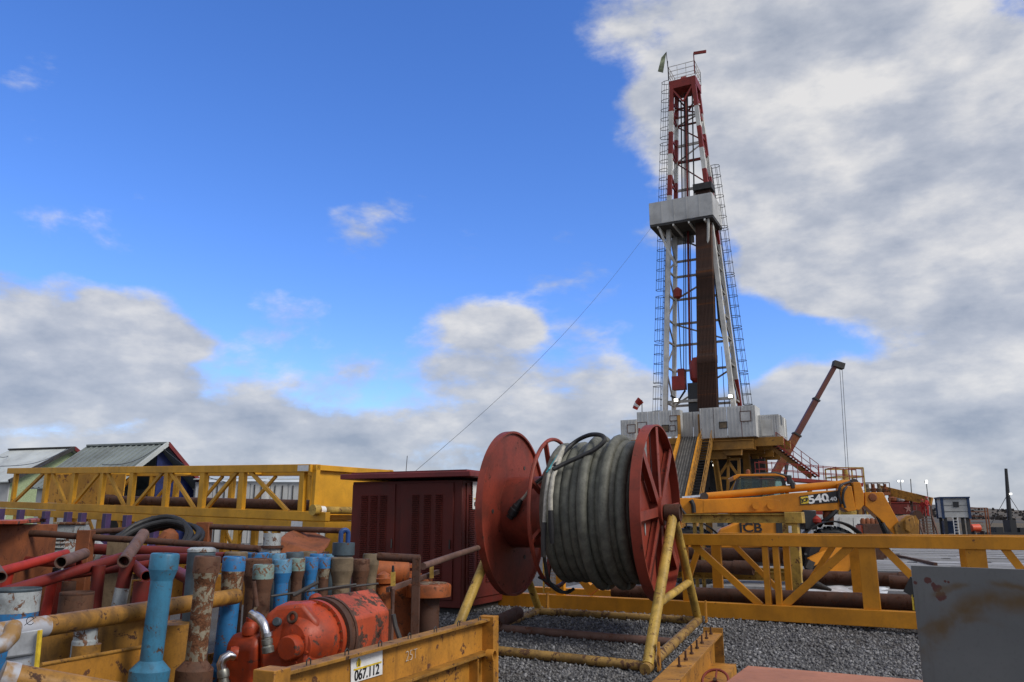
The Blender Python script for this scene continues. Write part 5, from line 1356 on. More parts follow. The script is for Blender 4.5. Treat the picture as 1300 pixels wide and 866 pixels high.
# ------------------------------------------------------------------ left hand stacked yellow trusses
def truss_left():
    A = P(395, 589.5, 15.5); Bp = P(12.5, 594.5, 22.0)           # top front edge near and far
    U = (Bp - A); Ll = U.length; U.normalize()
    side = V((U.y, -U.x, 0)).normalized(); side = side if side.y > 0 else -side     # away from camera
    side = side if side.y > 0 else -side
    DN = U.cross(side).normalized(); DN = DN if DN.z < 0 else -DN
    def q(s, v, h): return A + U * s + side * v + DN * h
    def s_of(px, py):
        n = U.cross(DN); p = PL(px, py, A, n); return (p - A).dot(U), (p - A).dot(DN)
    t = thing('upper_yellow_truss', 'upper yellow box truss stacked behind the pipe baskets, holding a pipe', 'truss', V((q(5, .8, 0).x, q(5, .8, 0).y, 1.5)))
    H = s_of(395, 661)[1]; D = 1.55; ch = .165; top = .15
    E = .05
    for v in (0, D):
        MB().bar(q(-E, v, top / 2), q(Ll, v, top / 2), .12, top, DN).build('top_chord', M_yelL, t, bevel=.006)
        MB().bar(q(-E - (.5 if v == 0 else 0), v, H - ch / 2), q(Ll + .2, v, H - ch / 2), .12, ch, DN).build('bottom_chord', M_yelL, t, bevel=.006)
    # front posts and diagonals from the photograph
    posts = [(18, .1), (58, .14), (93, .14), (129, .14), (167, .16), (211, .14), (257, .16), (307, .16), (384, .13)]
    for px_, w in posts:
        s = s_of(px_, 622)[0]; MB().bar(q(s, 0, top - .01), q(s - .02, 0, H - ch + .01), .10, w, U).build('post', M_yelL, t, bevel=.004)
    for (x0, y0, x1, y1) in ((56, 602, 17, 640), (67, 602, 84, 640), (127, 601, 93, 641), (137, 601, 158, 643), (207, 600, 170, 644), (217, 599, 247, 646), (302, 598, 262, 648), (318, 597, 366, 652)):
        s0, h0 = s_of(x0, y0); s1, h1 = s_of(x1, y1)
        MB().bar(q(s0, 0, top - .02), q(s1, 0, H - ch + .02), .06, .07, U).build('diagonal', M_yelL, t)
    # rear side
    for px_ in (60, 130, 160, 195, 228, 322, 362):
        s = s_of(px_, 622)[0] * 1.06; MB().bar(q(s, D, top - .01), q(s, D, H - ch + .01), .10, .13, U).build('post', M_yelL, t)
    for i in range(5):
        s = .9 + i * 1.9; MB().bar(q(s, D, top), q(s + .9, D, H - ch), .05, .07, U).build('diagonal', M_yelL, t)
    for px_ in (20, 93, 167, 257, 384):
        s = s_of(px_, 622)[0]; MB().bar(q(s, .06, top / 2), q(s, D - .06, top / 2), .09, .09, DN).build('cross_member', M_yelL, t); MB().bar(q(s, .06, H - ch / 2), q(s, D - .06, H - ch / 2), .09, .1, DN).build('cross_member', M_yelL, t)
    # rust stained sheet inside the far half
    s0, s1 = s_of(120, 620)[0], s_of(19, 620)[0]
    MB().prism([q(s0, .75, .13), q(s1, .75, .13), q(s1, .75, H - .16), q(s0, .75, H - .16)], side * .02).build('rusty_sheet', M_yelplate, t)
    # near end plate, facing right: framed panel
    s_e = -.06
    e0, e1 = .06, 2.2
    MB().prism([q(s_e, 0, 0), q(s_e, e1, 0), q(s_e, e1, H), q(s_e, 0, H)], U * .03).build('end_plate', M_yelL, t)
    m = MB()
    for (v0, h0, v1, h1) in ((0, .06, e1, .06), (0.06, 0, .06, H), (e1 - .06, 0, e1 - .06, H), (0, H - .06, e1, H - .06)): m.bar(q(s_e - .04, v0, h0), q(s_e - .04, v1, h1), .10, .10, U)
    m.build('end_frame', M_yelL, t, bevel=.005)
    MB().bar(q(s_e - .03, e1 - .3, H - .1), q(s_e - .03, e1 - .05, .1), .05, .10, U).build('end_brace', M_yelL, t)
    MB().prism([q(.0, -.064, .02), q(.30, -.064, .02), q(.30, -.064, .13), q(.0, -.064, .13)], side * .003).build('tag_plate', M_decal, t)
    # stub axle
    a = PL(403, 654, q(s_e - .2, 0, 0), U); b = a + side * 1.6; b = q(s_e - .25, 1.3, H - .20); a = q(s_e - .25, -.12, H - .20)
    pr = MB().tube(a, b, .07, n=16).build('axle_tube', M_yelp, t)
    MB().tube(a - (b - a).normalized() * .05, a + (b - a).normalized() * .10, .10, n=18).build('axle_cap', M_yelp, t, pr)
    MB().tube(a + (b - a).normalized() * .11, a + (b - a).normalized() * .24, .075, n=16).build('white_band', M_decal, t, pr)
    # pipe lying inside
    pz = H - .28; a, b = q(.25, .55, pz), q(s_of(106, 640)[0], .55, pz)
    cp = thing('casing_pipe', 'dark casing pipe lying inside the upper left truss', 'pipe', a, 'rusty casing pipes')
    bd = MB().tube(a, b, .105, n=16, hollow=.02).build('pipe_body', M_rust, cp)
    MB().tube(b - U * .3, b + U * .02, .13, n=16, hollow=.03).build('coupling', M_rust, cp, bd)
    # lower truss on which it rests
    g = .012; H2 = q(0, 0, H).z - .10
    t2 = thing('lower_yellow_truss', 'lower yellow box truss under the upper one, purple stakes before it', 'truss', V((q(5, .8, 0).x, q(5, .8, 0).y, 0)))
    for v in (0, D):
        MB().bar(q(-E - .5, v, H + g + .09), q(Ll + .2, v, H + g + .09), .12, .17, DN).build('top_chord', M_yelL, t2, bevel=.006)
        MB().bar(q(-E - .5, v, H + g + 1.22), q(Ll + .2, v, H + g + 1.22), .12, .17, DN).build('bottom_chord', M_yelL, t2, bevel=.006)
    for i, px_ in enumerate((20, 52, 90, 129, 167, 211, 250, 303, 352, 388)):
        s = s_of(px_, 660)[0]
        for v in (0, D): MB().bar(q(s, v, H + g + .17), q(s, v, H + g + 1.14), .09, .15, U).build('post', M_yelL, t2)
    for i in range(7):
        s = .4 + i * 1.45
        MB().bar(q(s, 0, H + g + .17), q(s + (.75 if i % 2 else -.1), 0, H + g + 1.14), .05, .08, U).build('diagonal', M_yelL, t2)
        MB().bar(q(s + 1.3, D, H + g + .17), q(s + .4, D, H + g + 1.14), .05, .08, U).build('diagonal', M_yelL, t2)
    MB().prism([q(s_e - .45, .03, H + g), q(s_e - .45, e1, H + g), q(s_e - .45, e1, H + g + 1.3), q(s_e - .45, .03, H + g + 1.3)], U * .03).build('end_plate', M_yelL, t2)
    MB().prism([q(.05, -.064, H + .02), q(.36, -.064, H + .02), q(.36, -.064, H + .16), q(.05, -.064, H + .16)], side * .003).build('tag_plate', M_decal, t2)
    for s in (.3, 5.5, 10.5):
        p = q(s, D / 2, H + g + 1.3); m = MB(); m.bar(V((p.x, p.y, .0)) - side * 1.0 + UZ * (p.z / 2 + .0), V((p.x, p.y, 0)) + side * 1.0 + UZ * (p.z / 2), .3, max(.05, p.z)); m.build('sleeper', M_rust, t2)
    # purple stakes in front
    for i, (px_, y0, y1) in enumerate(((2, 646, 700), (27, 647, 700), (59, 649, 700), (87, 650, 700), (105, 651, 700), (136, 652, 710), (162, 654, 712), (198, 655, 715))):
        n = U.cross(DN); p = PL(px_, y0, A - side * .45, n); w = .16
        b_ = V((p.x, p.y, 0)); lab = ['first purple stake at the left edge before lower truss', 'second purple stake from the left edge', 'third purple stake from the left edge, beside motor', 'fourth purple stake, just above the white motor', 'fifth purple stake from the left edge', 'sixth purple stake, left of the hose coil', 'seventh purple stake, above the hose coil', 'rightmost purple stake, above the hose coil'][i]
        o = solo('purple_stake', MB().bar(b_, p, w * .8, w, U), M_purple, lab, 'stake', b_, 'purple stakes before the lower truss', bevel=.008)
truss_left()

# ------------------------------------------------------------------ cable reel on its stand
fR, fL = P(834, 649, 11.0), P(652, 650, 11.85)
RA = (fR - fL).normalized()                       # axle direction
RA = V((RA.x, RA.y, 0)).normalized(); RB = V((-RA.y, RA.x, 0))    # RB points away
zc_ = (fR.z + fL.z) / 2; fR.z = fL.z = zc_
RL = (fR - fL).dot(RA)
RAD = 1.165
reel = thing('cable_reel', 'big red cable reel wound with thick grey hose on yellow stand', 'cable reel', V((fL.lerp(fR, .5).x, fL.lerp(fR, .5).y, zc_ - RAD)))
def rp(s, ang, r): return fL + RA * s + (RB * math.cos(ang) + UZ * math.sin(ang)) * r
# solid left flange
fl0 = MB().lathe([(-.05, RAD - .015), (-.05, RAD), (.05, RAD), (.05, RAD - .03), (.012, RAD - .035), (.012, .1), (-.012, .1), (-.012, RAD - .015)], fL, RA, 72, caps=False)
flange = fl0.build('solid_flange', M_red, reel)
m = MB().lathe([(.012, .42), (.012, .46), (.022, .46), (.022, .42)], fL, RA, 40, caps=False); m.build('weld_ring', M_red, reel, flange)
for q in (R(60), R(180), R(300)): MB().lathe([(.012, .03), (.02, .03)], rp(0, q, .75), RA, 10).build('bolt', M_darkgrey, reel, flange)
# drum
MB().tube(fL + RA * .012, fL + RA * .62, .50, n=40).build('drum_hub', M_red, reel)
MB().tube(fL + RA * .62, fR - RA * .05, .66, n=40).build('drum', M_red, reel)
# spoked divider hoop
s_d = .66; dv = MB().ring(fL + RA * s_d, RA, 1.02, .028, 64, 8).build('divider_hoop', M_red, reel)
for i in range(8):
    an = R(22.5 + 45 * i); MB().bar(rp(s_d, an, .5), rp(s_d, an, 1.02), .045, .06, RA).build('hoop_spoke', M_red, reel, dv)
# spoked right flange
rim = MB().lathe([(-.06, RAD - .02), (-.06, RAD), (.075, RAD), (.075, RAD - .02)], fR, RA, 72, caps=False)
rim.add(*([[], []])); m2 = MB(); n_ = 72
prof_in = [(.075, RAD - .02), (-.06, RAD - .02)]
rim.lathe(prof_in, fR, RA, 72, caps=False); rimo = rim.build('spoked_flange', M_red, reel)
MB().lathe([(-.06, .6), (-.06, RAD - .02), (-.045, RAD - .02), (-.045, .6)], fR, RA, 72, caps=False).build('flange_web', M_red, reel, rimo)
for i in range(8):
    an = R(90 + 45 * i + 4)
    MB().bar(fR + (RB * math.cos(an) + UZ * math.sin(an)) * .14 + RA * .01, fR + (RB * math.cos(an) + UZ * math.sin(an)) * (RAD - .03) + RA * .01, .05, .085, RA).build('spoke', M_red, reel, rimo)
    MB().bar(fR + (RB * math.cos(an) + UZ * math.sin(an)) * .14 + RA * .055, fR + (RB * math.cos(an) + UZ * math.sin(an)) * (RAD - .03) + RA * .055, .12, .012, RA).build('spoke_cap', M_red, reel, rimo)
MB().tube(fR - RA * .06, fR + RA * .10, .19, n=24).build('hub', M_red, reel, rimo)
for (an, r_, w, h) in ((R(117), .83, .20, .36), (R(235), .80, .10, .10), (R(205), .55, .05, .15)):
    c_ = fR - RA * .043 + (RB * math.cos(an) + UZ * math.sin(an)) * r_
    MB().prism([c_ - RB * w / 2 - UZ * h / 2, c_ + RB * w / 2 - UZ * h / 2, c_ + RB * w / 2 + UZ * h / 2, c_ - RB * w / 2 + UZ * h / 2], RA * .004).build('white_sticker', M_whitechip, reel, rimo)
# axle
ax_ = MB().tube(fL - RA * .22, fR + RA * .30, .085, n=18).build('axle', M_rust, reel)
# wound hose: two layers of turns
hz = thing('wound_hose', 'thick grey rubber hose wound in many turns on the reel', 'hose', fL.lerp(fR, .6) - UZ * .97)
HR = .074; s0, s1 = .80, RL - .17
def helix(r0, turns, sa, sb, seg=40, ph=0.0, wob=.012, sd=1):
    w = random.Random(sd); pts = []
    N_ = int(turns * seg); off = [w.uniform(-wob, wob) for _ in range(int(turns) + 3)]
    for i in range(N_ + 1):
        t = i / seg; k0 = int(t); fr = t - k0; fr = fr * fr * (3 - 2 * fr)
        jog = .12
        base = sa + (sb - sa) * (k0 + (max(0, (t - k0 - (1 - jog)) / jog))) / turns
        o = off[k0] * (1 - fr) + off[k0 + 1] * fr
        pts.append(rp(base + o, ph - 2 * math.pi * t, r0 + .010 * math.sin(t * 5.1) + o * .6))
    return pts
MB().path(helix(.74, 10, s0 - .03, s1 + .06, ph=R(-60), sd=2), HR, 10).build('inner_layer', M_cable, hz)
MB().path(helix(.885, 9, s0 + .06, s1 + .02, ph=R(-60), sd=5, wob=.016), HR, 12).build('outer_layer', M_cable, hz)
MB().path(helix(.985, 1.0, s0 + .58, s0 + .62, ph=R(-100), sd=9), HR * .95, 12).build('crossing_turn', M_cable, hz)
MB().path(helix(.975, 1.0, s1 - .28, s1 - .25, ph=R(-100), sd=11), HR * .95, 12).build('crossing_turn', M_cable, hz)
# loose cable ends at the divider
kb = thing('loose_cables', 'loose black and pale cable tails looped over the hose reel', 'cable', rp(.68, R(200), .9))
def rx(px, py, b):           # pixel on the plane through the axle shifted b toward the viewer
    return PL(px, py, fL - RB * b, RB)
MB().path(spl([rx(702, 596, 1.0), rx(718, 588, .9), rx(738, 579, .8), rx(756, 570, .72), rx(767, 560, .66), rx(764, 553, .6), rx(750, 552, .5), rx(735, 558, .4), rx(722, 568, .5), rx(712, 580, .75), rx(704, 592, .95)]), .030, 10).build('black_loop', M_black, kb)
MB().path([rx(714, 572, .72), rx(708, 590, .92), rx(702, 605, 1.0), rx(699, 630, 1.06), rx(699, 649, 1.06)], .030, 10).build('pale_tail', plain('pale_sheath', (.42, .40, .34), .6), kb)
MB().path([rx(716, 567, .70), rx(705, 588, .9), rx(697, 602, 1.0), rx(693, 630, 1.03), rx(691, 664, 1.03)], .026, 10).build('pale_tail', bpy.data.materials['pale_sheath'], kb)
MB().path([rx(699, 648, 1.06), rx(700, 668, 1.06), rx(701, 690, 1.04)], [.034, .04, .03], 12).build('tail_sleeve', M_black, kb)
MB().path([rx(691, 663, 1.03), rx(690, 685, 1.03), rx(690, 707, 1.0)], [.032, .036, .032], 12).build('tail_sleeve', M_darkgrey, kb)
MB().path([rx(708, 578, .8), rx(700, 591, .92), rx(694, 600, 1.0), rx(697, 596, 1.0), rx(709, 583, .8)], .012, 8).build('turquoise_cord', plain('turquoise', (.05, .33, .36), .5), kb)
MB().path(spl([rx(690, 700, .98), rx(693, 722, .9), rx(698, 740, .8), rx(708, 750, .7), rx(720, 752, .6), rx(728, 748, .4)]), .022, 8).build('lower_loop', M_black, kb)
MB().path(spl([rx(684, 733, .5), rx(700, 741, .6), rx(716, 752, .6), rx(724, 749, .5)]), .018, 8).build('lower_loop', M_black, kb)
kp = thing('cable_plug', 'black plug on a cable hanging against the solid red flange', 'plug', PL(655, 645, fL, RA))
def fq(px, py, o=.06): return PL(px, py, fL - RB * .56, RB)
MB().path(spl([fq(697, 602, .62), fq(684, 612, .35), fq(675, 618, .12), fq(668, 628, .06), fq(661, 636, .06)]), .022, 10).build('cable', plain('cable_tan', (.28, .25, .20), .6), kp)
a, b = fq(662, 634, .07), fq(647, 657, .08); d_ = (b - a).normalized()
MB().lathe([(0, .025), (.04, .04), (.10, .05), (.11, .06), (.16, .06), (.17, .07), (.25, .07), (.26, .055), (.31, .05)], a, d_, 16).build('plug_body', M_black, kp)
MB().path([fq(690, 606, .5), fq(681, 613, .25), fq(674, 619, .10)], .028, 10).build('sleeve', M_black, kp)

# ---- stand
stn = thing('reel_stand', 'yellow tubular A-frame stand carrying the cable reel', 'stand', V((1.1, 11.4, -.06)))
def onpl(px, py, axis_s):     # pixel on the vertical plane across the axle at distance s
    return PL(px, py, fL + RA * axis_s, RA)
sR = RL + .22; sLs = -.14
apR = fL + RA * sR - UZ * .02; apL = fL + RA * sLs - UZ * .02
def grd(p): return V((p.x, p.y, ground_z(p.y) + .06))
fRf = grd(apR - RB * 1.62); fRb = grd(apR + RB * 1.30); fLf = grd(apL - RB * 1.62); fLb = grd(apL + RB * 1.30)
for ap, ff, fb in ((apR, fRf, fRb), (apL, fLf, fLb)):
    MB().tube(ff + UZ * .03, ap, .064, n=18).build('leg', M_yelp, stn); MB().tube(fb + UZ * .03, ap, .058, n=18).build('leg', M_yelp, stn)
    MB().tube(ff.lerp(ap, .37), fb.lerp(ap, .37), .05, n=14).build('tie_tube', M_yelp, stn) if ap is apR else None
    MB().tube(ap - RA * .10, ap + RA * .10, .115, n=18, hollow=.025).build('bearing_sleeve', M_rust, stn)
    MB().box(ap - UZ * .10, (.02, .26, .16), Matrix.Rotation(math.atan2(RA.y, RA.x), 3, 'Z')).build('saddle_plate', M_rust, stn)
for a, b in ((fRf - RB * .12, fRb + RB * .12), (fLf - RB * .12, fLb + RB * .12)):
    MB().tube(a, b, .062, n=16).build('base_tube', M_yelgrime, stn)
for t in (.02, .46, .98): MB().tube(fLf.lerp(fLb, t), fRf.lerp(fRb, t), .056, n=16).build('cross_tube', M_rustlight if t > .4 and t < .5 else M_yelgrime, stn)
for p in (fLb, fRb, fRf): MB().prism([p + RA * .09 + RB * .06 - UZ * .04, p + RA * .09 + RB * .18 - UZ * .04, p + RA * .09 + RB * .16 + UZ * .26, p + RA * .09 + RB * .10 + UZ * .26], RA * .02).build('lifting_lug', M_yel2, stn)
# ------------------------------------------------------------------ foreground: yellow equipment baskets on the left
FD = V((math.sin(R(21)), math.cos(R(21)), 0)); FS = V((FD.y, -FD.x, 0))   # along the baskets (away) and to the right
# --- right basket: its near side beam carries the number plate 067.112
ZB = .50
eA = G(619, 784, ZB); eB = G(352, 853, ZB)
FD = (eA - eB).normalized(); FS = V((FD.y, -FD.x, 0))
bk = thing('yellow_basket', 'yellow steel equipment basket with number plate, holding pump and subs', 'basket', V((eA.x - .8, eA.y - 1.6, -.25)))
Lb = (eA - eB).length
def bq(s, v, z): return V((eA.x, eA.y, 0)) - FD * s + FS * v + UZ * z      # s from far end toward camera, v to the right
gz = -.24
top = MB().bar(bq(.03, 0, ZB - .012), bq(Lb + .0, 0, ZB - .012), .13, .024).build('top_flange', M_ochre, bk, bevel=.003)
MB().bar(bq(.03, -.03, (ZB + gz) / 2), bq(Lb - .02, -.03, (ZB + gz) / 2), .022, ZB - gz - .05).build('web_plate', M_yel2, bk)
MB().bar(bq(.06, .03, ZB - .31), bq(Lb + .0, .03, ZB - .31), .12, .022).build('mid_flange', M_ochre, bk, bevel=.003)
MB().bar(bq(.03, 0, gz + .02), bq(Lb, 0, gz + .02), .16, .03).build('bottom_flange', M_ochre, bk)
MB().bar(bq(.02, .02, gz), bq(.02, .02, ZB + .02), .17, .12, FD).build('end_post', M_yel2, bk, bevel=.006)
MB().bar(bq(.35, .01, gz + .03), bq(.35, .01, ZB - .32), .12, .02, FD).build('stiffener', M_yel2, bk)
MB().bar(bq(Lb + .05, .0, gz), bq(Lb + .05, .0, ZB + .03), .17, .16, FD).build('end_post', M_yel2, bk, bevel=.006)
c_ = PL(621, 832, bq(.02, .10, 0), FS); MB().tube(c_ - FS * .02, c_ + FS * .06, .056, n=18, hollow=.012).build('lifting_socket', M_yel2, bk)
for i in range(7):
    p = bq(.25 + i * .44, .03, ZB); mm = MB(); mm.path([p + FD * .022, p + FD * .022 + UZ * .03, p + UZ * .045, p - FD * .022 + UZ * .03, p - FD * .022], .005, 6); mm.build('lashing_eye', M_darkgrey, bk)
# number plate and chalk scrawl
def bpx(px, py, v=-.012): return PL(px, py, bq(0, v, 0), FS)
q = [bpx(445, 833), bpx(485, 822.5), bpx(485, 856), bpx(445, 868)]
npl = MB().prism(q, FS * .004).build('number_plate', M_decal, bk)
xd = FD; o_ = FS * .0065
cpt = (q[0] + q[1] + q[2] + q[3]) / 4
hgt_ = (q[0] - q[3]).length; wid = (q[1] - q[0]).length
text_mesh('plate_number', '067.112', wid * .245, cpt - UZ * hgt_ * .27 + o_, xd, UZ, M_decalblack, bk, npl, bold=.0012, sx=1.0)
MB().bar(cpt - xd * wid * .42 + o_ - UZ * .005, cpt + xd * wid * .46 + o_ - UZ * .005, .002, .012).build('plate_stripe', M_decalyel, bk, npl)
em = MB(); ec = cpt - xd * wid * .28 + UZ * hgt_ * .2 + o_
em.prism([ec + UZ * .035, ec + xd * .03 + UZ * .005, ec + xd * .022 - UZ * .03, ec - xd * .022 - UZ * .03, ec - xd * .03 + UZ * .005], FS * .002); em.build('plate_emblem', M_decalyel, bk, npl)
em = MB(); em.prism([ec + UZ * .024 + FS * .003, ec + xd * .01 - UZ * .024 + FS * .003, ec - xd * .01 - UZ * .024 + FS * .003], FS * .001); em.build('plate_emblem', M_decalblack, bk, npl)
text_mesh('chalk_mark', '25T', .12, bpx(522, 832) + FS * .004, xd, UZ, M_chalk, bk, None, bold=-.004)
# floor and the other sides
MB().prism([bq(.05, -.03, gz + .04), bq(Lb, -.03, gz + .04), bq(Lb, -2.2, gz + .04), bq(.05, -2.2, gz + .04)], UZ * .02).build('floor_plate', M_ochre, bk)
MB().bar(bq(.1, -2.22, (ZB - .25 + gz) / 2), bq(Lb, -2.22, (ZB - .25 + gz) / 2), .03, ZB - .3 - gz).build('far_side', M_yel2, bk)
MB().bar(bq(.07, -.1, (ZB - .45 + gz) / 2), bq(.07, -2.2, (ZB - .45 + gz) / 2), .03, ZB - .5 - gz).build('end_side', M_yel2, bk)
FLZ = gz + .065

# --- studded beam at the reel's right foot
sA = P(905, 803, 9.6); zS = sA.z; sB = G(838, 872, zS)
bd_ = (sA - sB).normalized(); bs_ = V((bd_.y, -bd_.x, 0))
sb = thing('studded_beam', 'yellow steel beam with upright studs along its top flange', 'beam', V((sA.x, sA.y, ground_z(sA.y))))
e2 = sB - bd_ * .9
mid = lambda p, z: V((p.x, p.y, z)); gB = ground_z(9.0) - .01
MB().bar(mid(sA, zS - .012), mid(e2, zS - .012), .20, .024).build('top_flange', M_salmon if False else M_yel2, sb, bevel=.003)
MB().bar(mid(sA, (zS + gB) / 2), mid(e2, (zS + gB) / 2), .02, zS - gB - .05).build('web_plate', M_yel2, sb)
MB().bar(mid(sA, gB + .0), mid(e2, gB - .05), .20, .024).build('bottom_flange', M_yel2, sb)
MB().bar(mid(sA, gB - .02) + bd_ * .02, mid(sA, zS + .05) + bd_ * .02, .22, .025, bd_).build('end_plate', M_ochre, sb, bevel=.003)
for i in range(7):
    p = mid(sA, zS) - bd_ * (.18 + i * .36); st_ = MB().tube(p, p + UZ * .085, .010, n=8).build('stud', M_rust, sb); MB().tube(p + UZ * .0, p + UZ * .018, .02, n=6).build('nut', M_rust, sb, st_)
MB().prism([mid(sA, gB) - bd_ * .2, mid(sA, gB) - bd_ * 2.5, mid(sA, gB) - bd_ * 2.5 + UZ * .16 , mid(sA, gB) - bd_ * .2 + UZ * .16], bs_ * .26).build('side_rail', M_yel2, sb)
# red valve wheel beside it
vw = thing('valve_wheel', 'dark red valve handwheel at the bottom beside the studded beam', 'valve', P(908, 880, 7.6) - UZ * .2)
vc = P(908, 864, 7.6); MB().ring(vc, (-.3, -.6, .75), .115, .012, 28, 8).build('wheel_rim', M_red, vw)
nx_ = V((-.3, -.6, .75)).normalized(); t1 = nx_.cross(UZ).normalized(); t2 = nx_.cross(t1)
for i in range(3): an = R(30 + 120 * i); MB().tube(vc - nx_ * .0, vc + (t1 * math.cos(an) + t2 * math.sin(an)) * .115, .009, n=8).build('wheel_spoke', M_red, vw)
MB().tube(vc + nx_ * .02, vc - nx_ * .5, .018, n=10).build('stem', M_rust, vw)
zg_ = ground_z(7.7)
MB().lathe([(0, .12), (.03, .12), (.05, .08), (.12, .09), (.18, .06)], V((vc.x + .06, vc.y + .14, zg_)), UZ, 14).build('valve_body', M_rustor, vw)
MB().tube(V((vc.x + .12, vc.y + .25, zg_ + .10)), V((vc.x + .62, vc.y + .18, zg_ + .12)), .05, n=14, hollow=.01).build('side_pipe', M_rustor, vw)
MB().tube(V((vc.x + .06, vc.y + .14, zg_ + .15)), vc - nx_ * .3, .03, n=10).build('bonnet', M_rust, vw)

# --- salmon painted deck box at the bottom edge
zs = .30; a = G(949, 845, zs); b = G(1168, 863, zs)
sdx = (b - a).normalized(); sdy = V((-sdx.y, sdx.x, 0))
dx = thing('salmon_skid_box', 'flat salmon painted steel box lid at the bottom edge', 'skid', a + sdx * 1 - sdy * .6 - UZ * (zs + .26))
MB().prism([a, b + sdx * .4, b + sdx * .4 - sdy * 1.5, a - sdy * 1.5], UZ * -.03).build('lid', M_salmon, dx, bevel=.006)
MB().prism([a + (sdx - sdy) * .04 - UZ * .033, b + sdx * .36 - sdy * .04 - UZ * .033, b + sdx * .36 - sdy * 1.46 - UZ * .033, a + sdx * .04 - sdy * 1.46 - UZ * .033], UZ * -(zs + .26 - .033)).build('box_body', M_rustor, dx)

# --- grey steel plate wall at the right
zt = P(1156, 718, 5.0).z; gp = P(1156, 718, 5.0); g2 = G(1330, 724, zt)
gu = (V((g2.x, g2.y, 0)) - V((gp.x, gp.y, 0))).normalized(); gv = V((-gu.y, gu.x, 0))
gz5 = -.26; g0 = V((gp.x, gp.y, 0)); Lg = 2.0
gpT = thing('grey_steel_plate', 'large upright grey steel plate with rust stains at right', 'plate', g0 + gu * .6 + UZ * gz5)
def gq(s, v, z): return g0 + gu * s + gv * v + UZ * z
k = NT('grey_stained_plate'); base = k.noise(1.2, 3, .6); fine = k.noise(45, 5, .65)
cc = k.mix(k.ramp(base, .3, .7), (.130, .130, .126), (.180, .178, .170)); cc = k.mix(k.math('MULTIPLY', k.ramp(fine, .5, .8), .25), cc, (.06, .055, .05))
def mk(px, py): p = PL(px, py, g0, gv); p = p - gpT.location; return tuple(p)
def spot(px, py, r, amp=.02, sc=18):
    d = k.n.new('ShaderNodeVectorMath'); d.operation = 'DISTANCE'; k.l.new(k.tc.outputs['Object'], d.inputs[0]); d.inputs[1].default_value = mk(px, py)
    nz = k.noise(sc, 4, .6); v_ = k.math('ADD', d.outputs['Value'], k.math('MULTIPLY', k.math('SUBTRACT', nz, .5), amp * 2)); return v_
for (px_, py_, r_) in ((1178, 737, .022), (1190, 747, .026), (1185, 743, .016), (1195, 757, .03), (1200, 738, .008), (1162, 740, .01), (1204, 739, .007)):
    cc = k.mix(k.ramp(spot(px_, py_, r_, r_ * .7, 40), r_ * 1.05, r_ * .8) if False else k.math('SUBTRACT', 1.0, k.ramp(spot(px_, py_, r_, r_ * .7, 40), r_ * .75, r_ * 1.1)), cc, (.10, .028, .022))
for (px_, py_, r_, w_, am) in ((1302, 885, .50, .11, 1.0), (1278, 885, .605, .03, .9), (1250, 905, .50, .03, .5)):
    v_ = spot(px_, py_, r_, .05, 5); band_ = k.math('SUBTRACT', 1.0, k.ramp(k.math('ABSOLUTE', k.math('SUBTRACT', v_, r_), 0), 0, w_))
    brk = k.ramp(k.noise(3.0, 4, .6, off=(r_ * 9, 0, 0)), .38, .62)
    cc = k.mix(k.math('MULTIPLY', k.math('MULTIPLY', band_, brk), am), cc, (.125, .075, .030))
runs = k.noise(9, 5, .65, stretch=(1, 1, .06)); cc = k.mix(k.math('MULTIPLY', k.ramp(runs, .56, .75), .35), cc, (.075, .055, .04))
k.col(cc); k.rough(k.math('ADD', k.math('MULTIPLY', fine, .2), .36)); k.bump(fine, .08, .003); M_plate = k.mat
MB().prism([gq(0, 0, gz5), gq(Lg, 0, gz5), gq(Lg, 0, zt), gq(0, 0, zt)], gv * .012).build('face_plate', M_plate, gpT, bevel=.002)
for s in (.12, .75, 1.4, 1.9): MB().bar(gq(s, .055, gz5), gq(s, .055, zt - .10), .05, .08, gu).build('back_rib', M_grey, gpT)
for s in (.12, 1.4): MB().bar(gq(s, .07, zt - .4), gq(s, .75, gz5 + .02), .05, .05).build('prop', M_grey, gpT)
MB().bar(gq(.02, .02, zt - .14), gq(-.035, .02, zt - .11), .03, .10).build('edge_hook', M_darkgrey, gpT)
MB().tube(gq(-.01, .01, zt - .26), gq(-.01, .01, zt - .17), .006, n=6).build('edge_cord', M_decalyel, gpT)

